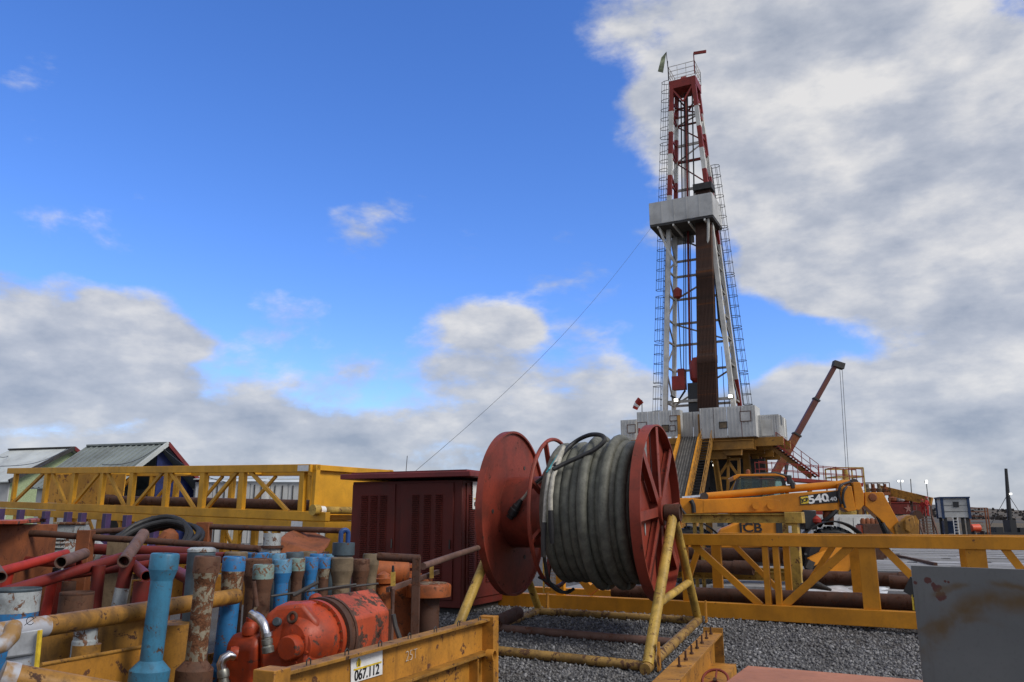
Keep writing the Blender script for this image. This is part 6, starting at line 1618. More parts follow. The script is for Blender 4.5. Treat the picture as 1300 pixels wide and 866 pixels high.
# ------------------------------------------------------------------ upright drill subs
sub_labels = []
def sub(px, ytop, wpx, Y, mats, label, col_px=20, tap=14, neck=.76, flare_y=None, flare=1.36, lean=0.0, flat=False, cap=None):
    """tool joint end up: collar, taper, body and (lower) flare; mats = collar, body, flare"""
    tp_ = P(px, ytop, Y); r = wpx / 2 / F_PX * Y * 1.02
    base = V((tp_.x + lean, tp_.y, FLZ))
    ax = (tp_ - base).normalized(); Lh = (tp_ - base).length
    t = thing('drill_sub', label, 'drill sub', base, 'upright drill subs in the basket')
    c_ = col_px / F_PX * Y; tpr = tap / F_PX * Y
    hc = Lh - c_; hb = hc - tpr
    hf = None
    if flare_y is not None: hf = (P(px, flare_y, Y).z - FLZ)
    MB().lathe([(hc, r), (Lh - .012, r), (Lh - .002, r * .94), (Lh, r * .90), (Lh, r * .55), (Lh - .12, r * .5)], base, ax, 22).build('collar', mats[0], t)
    if not flat: MB().lathe([(hb, r * neck), (hb + tpr * .5, r * (neck + (1 - neck) * .45)), (hc, r * .998)], base, ax, 22, caps=False).build('taper', mats[min(1, len(mats) - 1)] if len(mats) < 4 else mats[3], t)
    lo = hf if hf else .10
    MB().lathe([(lo, r * (neck if not flat else 1)), (hb if not flat else hc, r * (neck if not flat else .998))], base, ax, 22, caps=False).build('body', mats[1], t)
    if hf:
        MB().lathe([(0, r * flare), (hf - .06 if hf > .07 else .01, r * flare), (hf, r * neck)], base, ax, 22).build('flared_box', mats[2], t)
    else: MB().lathe([(0, r), (.08, r), (.11, r * (neck if not flat else 1))], base, ax, 22).build('foot', mats[-1], t)
    if cap: MB().lathe([(Lh, r * 1.03), (Lh + .02, r * 1.03), (Lh + .035, r * .8)], base, ax, 20).build('thread_cap', cap, t)
    return t
B1, B2, B3, TL, SL, SR, SPL, TN = M_blue, M_bluebright, M_bluechip, M_tealchip, M_slate, M_subrust, M_subpale, M_tan
sub(210, 702.5, 33, 5.6, (B1, B1, B1), 'tallest sky blue drill sub standing nearest at left', 19, 13, .76, 838, 1.36, lean=-.06)
sub(264, 706, 31, 6.0, (SR, SPL, SR), 'rusty drill sub with pale crust right of the tall blue one', 19, 13, .77, 838, 1.36, lean=-.05)
sub(256, 700.5, 32, 6.75, (SL, SL, SL), 'slate grey drill sub hidden behind the crusty rusty one', 18, 12, .85, None, flat=True, cap=M_whitechip)
sub(298, 706.5, 27, 7.0, (B2, B2, B2, SPL), 'bright blue drill sub with rusty neck left of pump', 17, 26, .84, 840, 1.25, lean=-.05)
sub(328, 709, 33, 7.55, (SR, SR, SR), 'brown rusty drill sub behind the teal one', 20, 14, .8)
sub(335, 716.5, 25, 7.15, (TL, SR, B3, SR), 'short pale teal drill sub with rust band beside pump', 17, 16, .80)
sub(359, 710, 22.5, 7.6, (B3, B2, B2), 'blue drill sub with flaking collar behind the pump', 16, 12, .72)
sub(378, 708.5, 18.5, 7.8, (TL, SR, TL), 'teal drill sub with brown neck between two blue ones', 15, 12, .72)
sub(395.5, 707, 17, 8.0, (B2, B2, B2), 'all blue drill sub in the middle of the cluster', 15, 12, .74)
sub(412, 707.5, 16.5, 8.25, (B2, SR, TL, SPL), 'blue topped drill sub with white and rust neck', 13, 12, .74)
sub(434.5, 707.5, 27, 8.3, (TN, TN, TN), 'wide tan drill sub below the lifting eye', 16, 14, .76)
sub(458, 709.5, 22, 8.6, (SR, SR, SR), 'dark brown drill sub right of the wide tan one', 14, 14, .74)
sub(471, 703, 19.5, 9.0, (TN, TN, TN), 'rightmost drill sub, tall and tan', 13, 14, .76)
for i, (px_, y_, w_, Y_, mt, lb_) in enumerate(((300, 700.5, 27, 7.9, (TN, SR), 'tan topped drill sub behind the bright blue one'), (328, 701.5, 26, 8.2, (B2, SL), 'blue topped drill sub in the back row, leftmost'),
        (352, 702.5, 22, 8.4, (B3, SL), 'flaking blue drill sub in the back row'), (374, 701, 22, 8.7, (SL, SL), 'slate drill sub in the back row behind teal one'),
        (391, 700, 22, 9.0, (TN, SL), 'tan drill sub in the back row of the cluster'), (404, 703, 20, 8.8, (B2, SL), 'blue drill sub in the back row near lifting eye'), (420, 703.5, 18, 9.3, (B3, SL), 'rearmost flaking blue drill sub left of lifting eye'))):
    sub(px_, y_, w_, Y_, mt, lb_, 14, 12, .8)
# lifting eye on a plug
le = P(436.5, 689, 8.9); r_ = 13.5 / F_PX * 8.9
lt = thing('lifting_plug', 'grey lifting plug with blue eye standing among the subs', 'lifting plug', V((le.x, le.y, FLZ)))
MB().lathe([(0, r_ * .8), (le.z - FLZ - .14, r_ * .8), (le.z - FLZ - .13, r_), (le.z - FLZ, r_)], V((le.x, le.y, FLZ)), UZ, 22).build('plug_body', M_slate, lt)
e0 = P(437, 690, 8.9); ew = .042
mm = MB(); pts = [e0 + V((ew, 0, 0)), e0 + V((ew, 0, .10))] + [e0 + V((ew * math.cos(R(a)), 0, .10 + ew * math.sin(R(a)))) for a in range(15, 180, 15)] + [e0 + V((-ew, 0, .10)), e0 + V((-ew, 0, 0))]
rotm = Matrix.Rotation(R(35), 3, 'Z'); pts = [e0 + rotm @ (p - e0) for p in pts]
mm.path(pts, .026, 10); mm.build('eye', paint('deep_blue_paint', (.02, .06, .20), rust=.15, scale=9), lt)

# ------------------------------------------------------------------ orange pump and gearbox
PY = 6.75
pc = P(392, 800, PY)
pa = V((.36, .93, 0)).normalized(); pbk = V((-pa.y, pa.x, 0))          # axis: to the right and away
op = thing('orange_pump', 'orange mud pump gearbox with chipped hood and silver elbow pipes', 'pump', V((pc.x, pc.y + .1, FLZ)))
pc = P(390, 812, PY + .05); PS = 1.2
sc = lambda L, k=1.2: [(a_ * k, b_ * k) for a_, b_ in L]
MB().lathe(sc([(-.21, .03), (-.20, .13), (-.17, .165), (-.06, .20), (-.02, .215), (.05, .225), (.05, .25), (.085, .25), (.085, .235), (.12, .235)]), pc, pa, 48).build('gear_case', M_orange, op)
for i in range(26): an = 2 * math.pi * i / 26; p = pc + pa * .10 + (pbk * math.cos(an) + UZ * math.sin(an)) * .286; MB().tube(p, p - pa * .048, .008, n=6).build('flange_bolt', M_rustor, op)
MB().lathe(sc([(.121, .26), (.155, .262), (.16, .252), (.20, .252), (.20, .26), (.225, .26)]), pc, pa, 48).build('ring_flange', M_rust, op)
# boss cover on the face
fc = pc - pa * .235 + UZ * .0 + pbk * -.05
MB().lathe([(-.075, .07), (-.075, .0), (-.07, .072), (-.06, .078), (.02, .078), (.025, .105), (.05, .11)][::1] if False else [(-.10, .082), (-.09, .092), (.0, .094), (.01, .142), (.05, .148)], fc + pa * .0 - UZ * .02, pa, 30).build('boss_cover', M_orange, op)
for i in range(6): an = 2 * math.pi * i / 6 + .3; p = fc - UZ * .02 + (pbk * math.cos(an) + UZ * math.sin(an)) * .12; MB().tube(p + pa * .01, p - pa * .014, .013, n=6).build('cover_bolt', M_orange, op)
MB().lathe([(0, .034), (.03, .034), (.036, .028)], P(353, 790, PY - .155), V((-.25, -.93, .25)), 18).build('filler_cap', M_slate, op)
MB().ring(P(371, 784, PY - .18), V((-.3, -.9, .2)), .036, .013, 20, 8).build('lifting_ring', M_rust, op)
# pump case body below
f = lambda a, b, z: pc + pa * a + pbk * b + UZ * z
hgt0 = FLZ - pc.z
MB().prism([f(-.24, -.24, hgt0), f(.10, -.24, hgt0), f(.10, -.24, -.02), f(-.06, -.21, .08), f(-.24, -.16, .0)], pbk * .46).build('case_body', M_orange, op, bevel=.03)
MB().prism([f(-.14, -.05, .20), f(.04, -.05, .23), f(.04, .22, .23), f(-.14, .22, .20)], UZ * .06).build('top_cover', M_orange, op, bevel=.01)
MB().prism([P(x_, y_, PY - .15) for x_, y_ in ((328, 803), (338, 780), (350, 770), (384, 766), (404, 790), (402, 850), (330, 862))], V((.05, .42, 0))).build('side_case', M_orange, op, bevel=.03)
# manifold to the left
ml = thing  # noqa
mc = P(318, 838, PY - .05); g = lambda a, b, z: mc + pa * a + pbk * b + UZ * z
MB().prism([g(-.10, -.10, -.20), g(.16, -.10, -.20), g(.18, -.10, .16), g(.10, -.10, .20), g(-.03, -.10, .20), g(-.10, -.10, .12)], pbk * .28).build('manifold_block', M_orange, op, bevel=.04)
MB().lathe([(0, .065), (.05, .07), (.09, .05), (.10, .04), (.13, .04)], g(.0, .02, .19), UZ, 18).build('valve_cover', M_orange, op)
for z in (-.12, .0, .10): MB().lathe([(-.13, .045), (-.11, .058), (.0, .06)], g(.07, -.02, z), pbk, 16).build('valve_port', M_orange, op)
MB().prism([g(-.12, -.14, hgt0 + pc.z - mc.z), g(.40, -.14, hgt0 + pc.z - mc.z), g(.40, -.14, -.19), g(-.12, -.14, -.19)], pbk * .36).build('fluid_end', M_orange, op, bevel=.02)
# silver elbows
el = MB().path([P(320, 780, PY - .16), P(324, 782, PY - .20), P(330, 786, PY - .24), P(335, 793, PY - .27), P(337, 801, PY - .28), P(338, 808, PY - .28)], .036, 16).build('silver_elbow', M_silver, op)
MB().lathe([(0, .044), (.03, .044), (.035, .036)], P(338.5, 803, PY - .28), V((.15, 0, -1)), 18).build('clamp', M_silver, op, el)
MB().lathe([(0, .036), (.03, .037), (.035, .043), (.07, .043), (.075, .036), (.09, .046), (.13, .046), (.135, .034)], P(338, 806, PY - .28), V((.18, .02, -1)), 18).build('hose_nipple', plain('zinc_dull', (.25, .25, .22), .45, .8), op, el)
el2 = MB().path([P(297, 833, PY - .25), P(291, 832, PY - .28), P(284, 836, PY - .30), P(281, 843, PY - .30), P(283, 852, PY - .30)], .036, 16).build('silver_elbow', M_silver, op)
MB().lathe([(0, .036), (.02, .045), (.06, .045), (.065, .036), (.10, .04), (.2, .04)], P(283, 849, PY - .30), V((.15, 0, -1)), 18).build('hose_nipple', bpy.data.materials['zinc_dull'], op, el2)
MB().lathe([(0, .05), (.03, .055), (.06, .045)], P(302, 830, PY - .22), V((-.8, -.3, .1)), 16).build('elbow_flange', M_orange, op, el2)
# chipped hood (motor guard) at the right
hA = f(.24, -.25, 0); 
def hq(px, py, Y): return P(px, py, Y)
A1, A2, A3, A4 = hq(402, 757, PY + .40), hq(474, 746, PY + 1.25), hq(495, 775, PY + 1.0), hq(432, 790, PY + .22)
B3_, B4_ = V((A3.x, A3.y, FLZ + .03)), V((A4.x, A4.y, FLZ + .03))
B1_, B2_ = V((A1.x, A1.y, FLZ + .03)), V((A2.x, A2.y, FLZ + .03))
MB().add([A1, A2, A3, A4, B1_, B2_, B3_, B4_], [(0, 3, 2, 1), (3, 7, 6, 2), (2, 6, 5, 1), (1, 5, 4, 0), (0, 4, 7, 3), (4, 5, 6, 7)]).build('chipped_hood', M_orangechip, op, bevel=.02)
MB().bar(A3 + UZ * .01, B3_ + UZ * .1, .02, .03).build('hood_edge', M_rust, op)
# dark lever and pipes over the hood
MB().tube(P(372, 756, PY + .3), P(404, 739, PY + .4), .017, n=12).build('lever', M_darkgrey, op)
MB().tube(P(344, 757, PY + .25), P(452, 742, PY + .75), .010, n=8).build('guard_bar', M_darkgrey, op)
MB().tube(P(398, 750, PY + .5), P(480, 741, PY + .9), .010, n=8).build('guard_bar', M_darkgrey, op)
MB().tube(P(322, 738, PY - .1), P(326, 770, PY - .1), .018, n=10).build('riser', M_rust, op)
MB().tube(P(326, 769, PY - .1), P(319, 781, PY - .12), .012, n=10).build('riser', M_tan, op)
MB().path([P(499, 780, PY + .75), P(502, 795, PY + .75), P(508, 812, PY + .7), P(512, 830, PY + .65)], .022, 8).build('drain_hose', M_darkgrey, op)
MB().lathe([(0, .03), (.04, .055), (.1, .055), (.14, .02)], P(398, 763, PY + .25), V((0, 1, 0)), 14).build('shackle_lug', M_orange, op)

# ------------------------------------------------------------------ left basket: pump frames, pipes, rails
lb = thing('rail_basket', 'left equipment basket with brown pipe rails and orange posts', 'basket', V((-4.0, 8.2, -.25)))
RY0, RY1 = 8.4, 10.2        # near and far rail
def rail(pts, r, name='rail', mat=M_rust): return MB().path(pts, r, 12).build(name, mat, lb)
rail([P(6, 676, RY0), P(60, 678, RY0), P(103, 681.5, RY0), P(180, 686, RY0 - .05), P(330, 697, RY0 - .15)], .033)
rail([P(8, 681, RY1 - .6), P(50, 678, RY1 - .3)], .026)
rail([P(118, 675, RY1), P(255, 668, RY1 + .1), P(258, 668.5, RY1 + .1), P(438, 674, RY1 - .3)], .034)
rail([P(8, 676, RY0), P(9, 690, RY0), P(5, 720, RY0), P(3, 760, RY0)], .045)
rail([P(480, 706.5, 8.6), P(533, 709.5, 8.5)], .042); rail([P(537, 719, 8.6), P(580, 704, 10.0), P(618, 692, 11.3)], .036, mat=M_rustlight)
for (x, y, w, Y, mt) in ((110, 673, 17, RY0 - .03, M_rustor), (260, 663, 16, RY1 + .1, M_rustor), (529, 707, 10, 8.5, M_rust)):
    p = P(x, y, Y); ww = w / F_PX * Y; MB().bar(V((p.x, p.y, -.24)), p, ww, ww * .8, V((0, 1, 0))).build('post', mt, lb, bevel=.006)
MB().prism([V((-7.6, 6.6, -.24)), V((-1.1, 6.6 + .0, -.24)), V((-1.1, 10.6, -.24)), V((-7.6, 10.6, -.24))], UZ * .03).build('floor_plate', M_rust, lb)
MB().bar(P(-20, 760, 10.5), P(440, 745, 10.5), .04, .35).build('far_side', M_yel2, lb)

# rusty-orange housing at the far left, with red lid
p0 = P(0, 665, 8.0)
hb_ = thing('rusty_housing', 'rust orange housing with flat red lid at the left edge', 'housing', V((p0.x - .2, 8.0, -.2)))
lx0, lx1 = P(-45, 660, 8.0).x, P(38, 660, 8.0).x; zl_ = P(10, 661, 8.0).z
m = MB(); pts = [V((lx0, 7.7, zl_)), V((P(22, 666, 7.7).x, 7.7, zl_ + .0)), V((P(51, 658, 8.5).x, 8.5, zl_ + .02)), V((P(40, 655, 9.2).x, 9.2, zl_ + .03)), V((lx0, 9.4, zl_ + .02))]
m.prism(pts, UZ * -.035).build('lid', M_orangechip, hb_, bevel=.006)
x1 = P(6, 690, 8.0).x; MB().prism([V((lx0, 7.9, -.2)), V((x1, 7.9, -.2)), V((x1, 8.9, -.2)), V((lx0, 8.9, -.2))], UZ * (zl_ + .2 - .037)).build('body', M_rustor, hb_, bevel=.01)
MB().bar(P(11, 676, 8.1), P(5, 716, 8.1), .04, .06).build('corner_angle', M_rust, hb_)
# grey panel and white motor behind
gp_ = P(28, 715, 9.3); solo('grey_sheet_stack', MB().prism([V((P(15, 700, 9.3).x, 9.3, -.22)), V((P(43, 700, 9.3).x, 9.3, -.22)), V((P(44, 682, 9.3).x, 9.3, P(44, 682, 9.3).z)), V((P(16, 682, 9.3).x, 9.3, P(16, 682, 9.3).z))], V((0, .05, 0))), M_grey, 'flat grey panel between rusty housing and white motor', 'panel', V((gp_.x, 9.3, -.22)))
mt_ = thing('white_motor', 'white finned electric motor with terminal box among red pipes', 'motor', V((P(80, 700, 9.2).x, 9.2, -.2)))
mc_ = P(72, 700, 9.2); axm = V((.93, .36, 0)).normalized(); rM = .20
MB().tube(mc_ - axm * .26, mc_ + axm * .24, rM, n=32).build('motor_body', M_whitechip, mt_)
for i in range(30):
    an = 2 * math.pi * i / 30; d = V((-axm.y, axm.x, 0)) * math.cos(an) + UZ * math.sin(an)
    MB().bar(mc_ - axm * .24 + d * (rM + .012), mc_ + axm * .10 + d * (rM + .012), .008, .04, d).build('cooling_fin', M_whitechip, mt_)
MB().lathe([(.24, rM * 1.15), (.30, rM * 1.15), (.32, rM), (.42, rM * .55), (.46, rM * .4)], mc_, axm, 30).build('end_bell', M_whitechip, mt_)
MB().lathe([(-.36, rM * 1.12), (-.27, rM * 1.14)], mc_, axm, 30).build('fan_cowl', M_pipe_red, mt_)
tb = P(89, 679, 9.2); MB().prism([tb + V((-.115, -.11, -.10)), tb + V((.105, -.11, -.10)), tb + V((.115, -.11, .11)), tb + V((-.115, -.11, .11))], V((0, .22, 0))).build('terminal_box', M_whitechip, mt_, bevel=.012)
MB().box(tb + UZ * .125, (.27, .27, .03)).build('terminal_lid', M_subpale, mt_, bevel=.008)
MB().bar(V((mc_.x - .15, mc_.y, -.2)), V((mc_.x - .15, mc_.y, mc_.z - .15)), .3, .1).build('foot', M_pipe_red, mt_); MB().bar(V((mc_.x + .15, mc_.y, -.2)), V((mc_.x + .15, mc_.y, mc_.z - .15)), .3, .1).build('foot', M_pipe_red, mt_)
for dx_ in (-17, 0):
    q = P(62 + dx_ * 0 + (0 if dx_ else 0), 664, 9.4)
# black hose coil
hc_ = thing('black_hose_coil', 'coil of thick black hose lying over the rear rail', 'hose', P(200, 690, 9.6))
w = random.Random(3)
for i in range(7):
    ctr = P(198 + w.uniform(-6, 6), 684 + w.uniform(-3, 4), 9.7 + i * .05); rx_ = .44 + w.uniform(-.07, .05); rz_ = .20 + w.uniform(-.05, .04); tl = w.uniform(-.12, .1)
    pts = [ctr + V((math.cos(t) * rx_, math.sin(t) * .35 + w.uniform(-.01, .01), math.sin(t) * rz_ + math.cos(t) * tl * rx_ - (.02 * abs(math.cos(t))))) for t in np.linspace(0, 2 * math.pi, 32, endpoint=False)]
    MB().path(pts, .034, 10, closed=True).build('hose_turn', M_black, hc_)
og = P(207, 690, 9.9); m = MB().lathe([(0, .12), (.25, .13), (.34, .09), (.38, .03)], V((og.x, og.y, og.z - .2)), V((.25, 0, 1)), 18)
ocap = thing('orange_hose_hub', 'orange rounded casting inside the black hose coil', 'casting', V((og.x, og.y, -.2)))
m.build('dome', M_rustor, ocap); MB().lathe([(0, .16), (og.z + .02, .14)], V((og.x, og.y, -.2)), UZ, 16).build('barrel', M_rustor, ocap)

# red and brown pipes piled in the basket
def pile(name, pts, dpx, mat, label, hollow=True, n=18):
    P3 = [P(*q) for q in pts]; r = dpx / 2 / F_PX * pts[0][2]
    t = thing(name, label, 'pipe', P3[0] - UZ * r, 'pipes piled in the left basket')
    m = MB()
    if len(P3) == 2:
        m.tube(P3[0], P3[1], r, n=n, hollow=r * .18)
    else: m.path(P3, r, n)
    m.build('pipe_body', mat, t); return t
pile('red_pipe', [(-6, 728, 7.0), (84, 703, 7.9)], 12.5, M_bright_red, 'bright red pipe slanting up at the left')
pile('red_pipe', [(-10, 757, 6.6), (165, 705, 8.0)], 15, M_pipe_red, 'long dark red pipe slanting across the left basket')
pile('brown_pipe', [(77, 714, 7.0), (107, 703, 7.7)], 14.5, M_rustlight, 'short brown pipe with open end over the long red pipe')
pile('brown_pipe', [(157, 713, 7.2), (182, 678, 8.1)], 15, M_rustlight, 'steep brown pipe with open end pointing at viewer')
pile('brown_pipe', [(186, 731.5, 6.9), (168, 716, 7.7)], 13.5, M_pipe_red, 'short red brown pipe with open end near the blue sub')
pile('brown_pipe', [(1, 733, 6.2), (-18, 705, 6.9)], 14, M_rustlight, 'brown open pipe end at the left picture edge')
pile('red_pipe', [(120, 697, 9.0), (250, 702, 8.8)], 13, M_pipe_red, 'upper dark red pipe lying behind the blue sub')
pile('red_pipe', [(130, 712, 8.6), (285, 708, 8.4)], 13, M_pipe_red, 'lower dark red pipe lying behind the blue sub')
pile('red_pipe', [(30, 712, 8.4), (100, 716, 8.2)], 11, M_pipe_red, 'dark red pipe just under the bright red one')
pile('red_pipe', [(215, 722, 7.8), (248, 738, 7.0)], 14, M_pipe_red, 'dark red pipe poking out right of the blue sub')
pile('red_pipe', [(90, 730, 8.0), (190, 716, 8.1)], 10, M_pipe_red, 'thin dark red pipe under the long slanting one')
def upright(px, ytop, wpx, Y, mat, label, name='red_post', lean=0.0, ybot=None):
    p = P(px, ytop, Y); r = wpx / 2 / F_PX * Y; b = V((p.x + lean, p.y, -.22))
    t = thing(name, label, 'post', b, 'posts in the left basket')
    MB().tube(b, p, r, n=16, hollow=r * .2).build('pipe_body', mat, t); return t, b, p, r
upright(10, 728, 13, 7.2, M_bright_red, 'bright red post holding up the bright red pipe', lean=-.1)
upright(68, 733, 12, 7.6, M_bright_red, 'bright red leaning post under the long red pipe', lean=-.12)
upright(126, 718, 15, 7.5, M_pipe_red, 'dark red post below the brown open pipe')
t, b, p, r = upright(164, 706, 16, 7.35, M_pipe_red, 'red post with white painted lower band', lean=-.16)
a_ = P(156, 737, 7.35); MB().tube(b.lerp(p, .55), b.lerp(p, .80), r * 1.02, n=16).build('white_band', M_whitechip, t)
upright(182, 738, 22, 7.2, M_pipe_red, 'thick red post left of the tall blue sub')
upright(240, 718, 10, 7.6, M_pipe_red, 'thin red post behind the crusty sub')
upright(88, 738, 16, 8.2, M_rust, 'brown post below the open brown pipe', 'brown_post')
gb = P(155, 682, 8.7); ww = 26 / F_PX * 8.7
solo('grey_block_post', MB().bar(V((gb.x, gb.y, -.22)), gb, ww, ww * .8, V((0, 1, 0))), M_tan, 'square grey brown post behind the steep pipe', 'post', V((gb.x, gb.y, -.22)), bevel=.008)

# white and blue drum, rusty drum
def drum(px, ytop, wpx, Y, label, mats):
    p = P(px, ytop, Y); r = wpx / 2 / F_PX * Y; b = V((p.x, p.y, -.22)); H_ = p.z + .22
    t = thing('steel_drum', label, 'drum', b, 'steel drums in the left basket')
    MB().lathe([(0, r), (H_ - .16, r)], b, UZ, 28).build('drum_shell', mats[0], t)
    MB().lathe([(H_ - .16, r * 1.005), (H_ - .015, r * 1.005)], b, UZ, 28, caps=False).build('upper_band', mats[1], t)
    MB().lathe([(H_ - .03, r * .93), (H_ - .015, r * 1.005), (H_, r * 1.02), (H_ + .008, r * .99), (H_ - .02, r * .93)], b, UZ, 28).build('rim', mats[2], t)
drum(22, 748, 52, 6.1, 'blue steel drum with flaking white band at left', (M_bluebright, M_whitechip, M_slate))
drum(98, 752.5, 38, 6.6, 'rusty brown steel drum right of the blue drum', (M_subrust, M_subrust, M_rust))

# ochre pump frame across the bottom left: long tube, cylinders, primed bracket
of = thing('ochre_pipe_frame', 'ochre pipe frame with grey primed bracket across the bottom left', 'frame', V((-3.1, 5.0, -.25)))
a, b = P(-25, 808, 4.7), P(300, 757, 6.9)
d_ = (b - a).normalized(); LT = MB().tube(a, b, .062, n=28).build('main_tube', M_ochre, of)
q0, q1 = a.lerp(b, .02), a.lerp(b, .20)
k = NT('grey_primer'); n1_ = k.noise(7, 4, .6); k.col(k.mix(k.ramp(n1_, .42, .62), (.36, .37, .40), (.27, .15, .045))); k.rough(.6); M_primer = k.mat
MB().tube(a.lerp(b, .015), a.lerp(b, .185), .0632, n=28, caps=False).build('primed_patch', M_primer, of, LT)
mm = MB(); c_ = P(39, 788, 4.80); mm.path([c_ + V((math.cos(t) * .022, -.004, math.sin(t) * .022)) for t in np.linspace(.6, 5.8, 14)], .002, 5); mm.tube(c_ + V((-.03, -.004, -.025)), c_ + V((.03, -.004, .02)), .002, n=5); mm.build('pen_mark', M_decalblack, of, LT)
def ob(pts, Y, th, name, mat, bv=.006): return MB().prism([P(x, y, Y) for x, y in pts], V((0, th, 0))).build(name, mat, of, bevel=bv)
br = ob([(14, 805), (51, 799), (46, 848), (2, 862)], 4.75, .03, 'primed_bracket', M_lightprimer)
ob([(7, 834), (42, 829), (41, 832), (6, 838)], 4.735, .012, 'bracket_rib', M_grey)
MB().bar(P(51, 800, 4.74), P(46, 852, 4.74), .012, .03).build('bracket_edge', M_decalyel, of)
MB().path([P(-8, 822, 4.55), P(4, 818, 4.58), P(14, 808, 4.62), P(17, 796, 4.7)], .045, 14).build('primed_elbow', M_primer, of)
for (x, yt, w_, Y, mt) in ((73, 790, 42, 5.6, M_ochre), (153, 785, 56, 6.0, M_ochre), (110, 818, 32, 5.5, M_ochre), (230, 790, 60, 6.6, M_ochre)):
    p = P(x, yt, Y); r = w_ / 2 / F_PX * Y; MB().lathe([(0, r), (p.z + .22, r)], V((p.x, p.y, -.22)), UZ, 26).build('cylinder', mt, of)
p = P(110, 793, 5.5); r = 13 / F_PX * 5.5; MB().lathe([(-.20, r * 1.1), (-.10, r * 1.1), (-.09, r), (0, r)], p, UZ, 20).build('ram_gland', M_whitechip, of)
a2, b2 = P(14, 861, 4.3), P(150, 884, 4.6); MB().tube(a2, b2, .07, n=24).build('lower_tube', M_ochre, of); MB().lathe([(-.05, .076), (.02, .076)], a2, (b2 - a2).normalized(), 24).build('tube_cap', M_primer, of)
sp = MB().prism([P(52, 846, 5.0), P(182, 822, 5.9), V((P(182, 822, 5.9).x, 5.9, -.2)), V((P(52, 846, 5.0).x, 5.0, -.2))], V((-.008, .018, 0))).build('side_plate', M_yel2, of)
MB().tube(P(52, 844, 5.0), P(182, 821, 5.9), .012, n=10).build('plate_lip', M_ochre, of)

# orange engine castings and round lid behind the subs
oe = thing('orange_engine_casting', 'orange engine casting with rust stained round lid beside the cabin', 'engine', V((P(520, 800, 9.6).x, 9.6, -.2)))
def oz(px, py, Y): return P(px, py, Y)
MB().prism([V((P(482, 740, 9.6).x, 9.3, -.2)), V((P(540, 740, 9.6).x, 9.6, -.2)), V((P(540, 740, 9.6).x, 10.4, -.2)), V((P(482, 740, 9.6).x, 10.4, -.2))], UZ * (P(510, 744, 9.5).z + .2)).build('engine_bed', M_castor, oe, bevel=.01)
pc_ = P(544, 757, 9.4); rl = 27 / F_PX * 9.4
MB().lathe([(0, rl), (.11, rl * 1.02), (.13, rl * .98), (.14, rl * .9)], V((pc_.x, pc_.y, pc_.z)), UZ, 30).build('round_lid', M_castor, oe)
MB().lathe([(0, rl * .82), (.006, rl * .8)], V((pc_.x, pc_.y, pc_.z + .141)), UZ, 24).build('lid_crust', M_subpale, oe)
MB().lathe([(0, rl * .5), (pc_.z + .2, rl * .5)], V((pc_.x, pc_.y, -.2)), UZ, 20).build('pedestal', M_rust, oe)
hd_ = P(495, 722, 9.6); MB().lathe([(-.25, .02), (-.24, .16), (.2, .17), (.22, .05)], V((hd_.x, hd_.y, hd_.z - .03)), V((.95, .3, 0)), 24).build('rounded_case', M_castor, oe)
pf = P(487, 733, 9.2); MB().lathe([(0, .12), (.05, .13), (.055, .08), (.09, .07), (.12, .02)], V((pf.x, pf.y, pf.z - .06)), UZ, 22).build('flange_cover', M_castor, oe)
MB().lathe([(0, .09), (pf.z + .12, .09)], V((pf.x, pf.y, -.2)), UZ, 16).build('flange_neck', M_castor, oe)
for x_, y_ in ((512, 716), (520, 728)): q = P(x_, y_, 9.7); MB().lathe([(0, .14), (.04, .14), (.045, .05), (.07, .05)], V((q.x, q.y, q.z - .04)), UZ, 20).build('bolted_cap', M_castor, oe)
q = P(518, 735, 9.7); MB().prism([V((q.x - .2, 9.62, -.2)), V((q.x + .25, 9.62, -.2)), V((q.x + .25, 10.1, -.2)), V((q.x - .2, 10.1, -.2))], UZ * (q.z + .2)).build('valve_chest', M_castor, oe, bevel=.02)
MB().bar(P(492, 749, 8.9), P(556, 726, 10.0), .04, .05).build('rusty_bar', M_rustlight, oe)
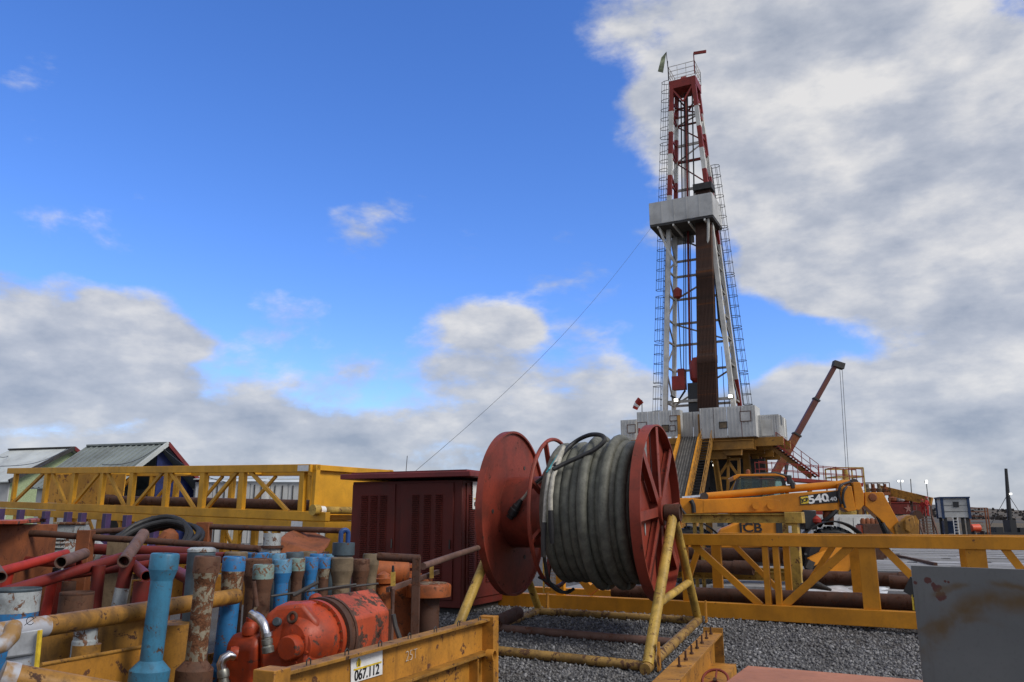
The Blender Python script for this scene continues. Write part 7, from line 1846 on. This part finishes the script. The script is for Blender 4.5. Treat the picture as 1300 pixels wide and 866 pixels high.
for x_, yt, yb, Y_ in ((499, 726, 744, 8.9), (548, 718, 734, 9.7)):
    MB().bar(P(x_, yb, Y_), P(x_, yt, Y_), .045, .045).build('yellow_stub', M_yelp, oe)
MB().tube(P(499, 727, 8.9), P(499, 718, 8.9), .018, .012, n=10).build('black_fitting', M_black, oe)
for x_, Y_ in ((499, 8.92), (540, 9.9)): q = P(x_, 748, Y_); MB().tube(V((q.x, q.y, -.2)), q, .02, n=8).build('stand_leg', M_rustlight, oe)

# white bent duct and orange scrap behind the lifting eye
wd = P(346, 690, 9.4); t = thing('white_stub_pipe', 'flaking white stub pipe behind the sub cluster', 'pipe', V((wd.x, wd.y, -.2)))
q = P(346, 677, 9.4); MB().tube(V((wd.x, wd.y, -.2)), q, .10, n=18, hollow=.012).build('pipe_body', M_whitechip, t)
MB().lathe([(0, .13), (.03, .13)], V((q.x, q.y, P(346, 696, 9.4).z)), UZ, 18).build('flange', M_rust, t)
os_ = thing('orange_scrap_plate', 'crumpled orange plate lying behind the sub cluster', 'plate', V((P(380, 700, 9.8).x, 9.8, -.2)))
pts = [(352, 686, 9.5), (375, 678, 9.9), (392, 690, 9.8), (412, 694, 9.6), (408, 704, 9.4), (352, 704, 9.4)]
MB().prism([P(*p_) for p_ in pts], V((0, .35, .08))).build('bent_plate', M_rustor, os_, bevel=.01)
MB().prism([V((P(352, 704, 9.5).x, 9.5, -.2)), V((P(408, 704, 9.5).x, 9.5, -.2)), V((P(408, 704, 9.5).x, 9.9, -.2)), V((P(352, 704, 9.5).x, 9.9, -.2))], UZ * (P(380, 702, 9.5).z + .2)).build('crate_body', M_rust, os_)
# dark pipes lying on the gravel left of the stand
p0_, p1_ = G(630, 783, .0), G(655, 775, .0)
t = thing('short_pipe', 'short rusty pipe on the gravel under the solid flange', 'pipe', p0_, 'rusty casing pipes')
a = P(628, 791, 11.6); b = P(657, 776, 12.4); a.z = ground_z(a.y) + .10; b.z = ground_z(b.y) + .10
MB().tube(a, b, .10, n=18, hollow=.02).build('pipe_body', M_rust, t)
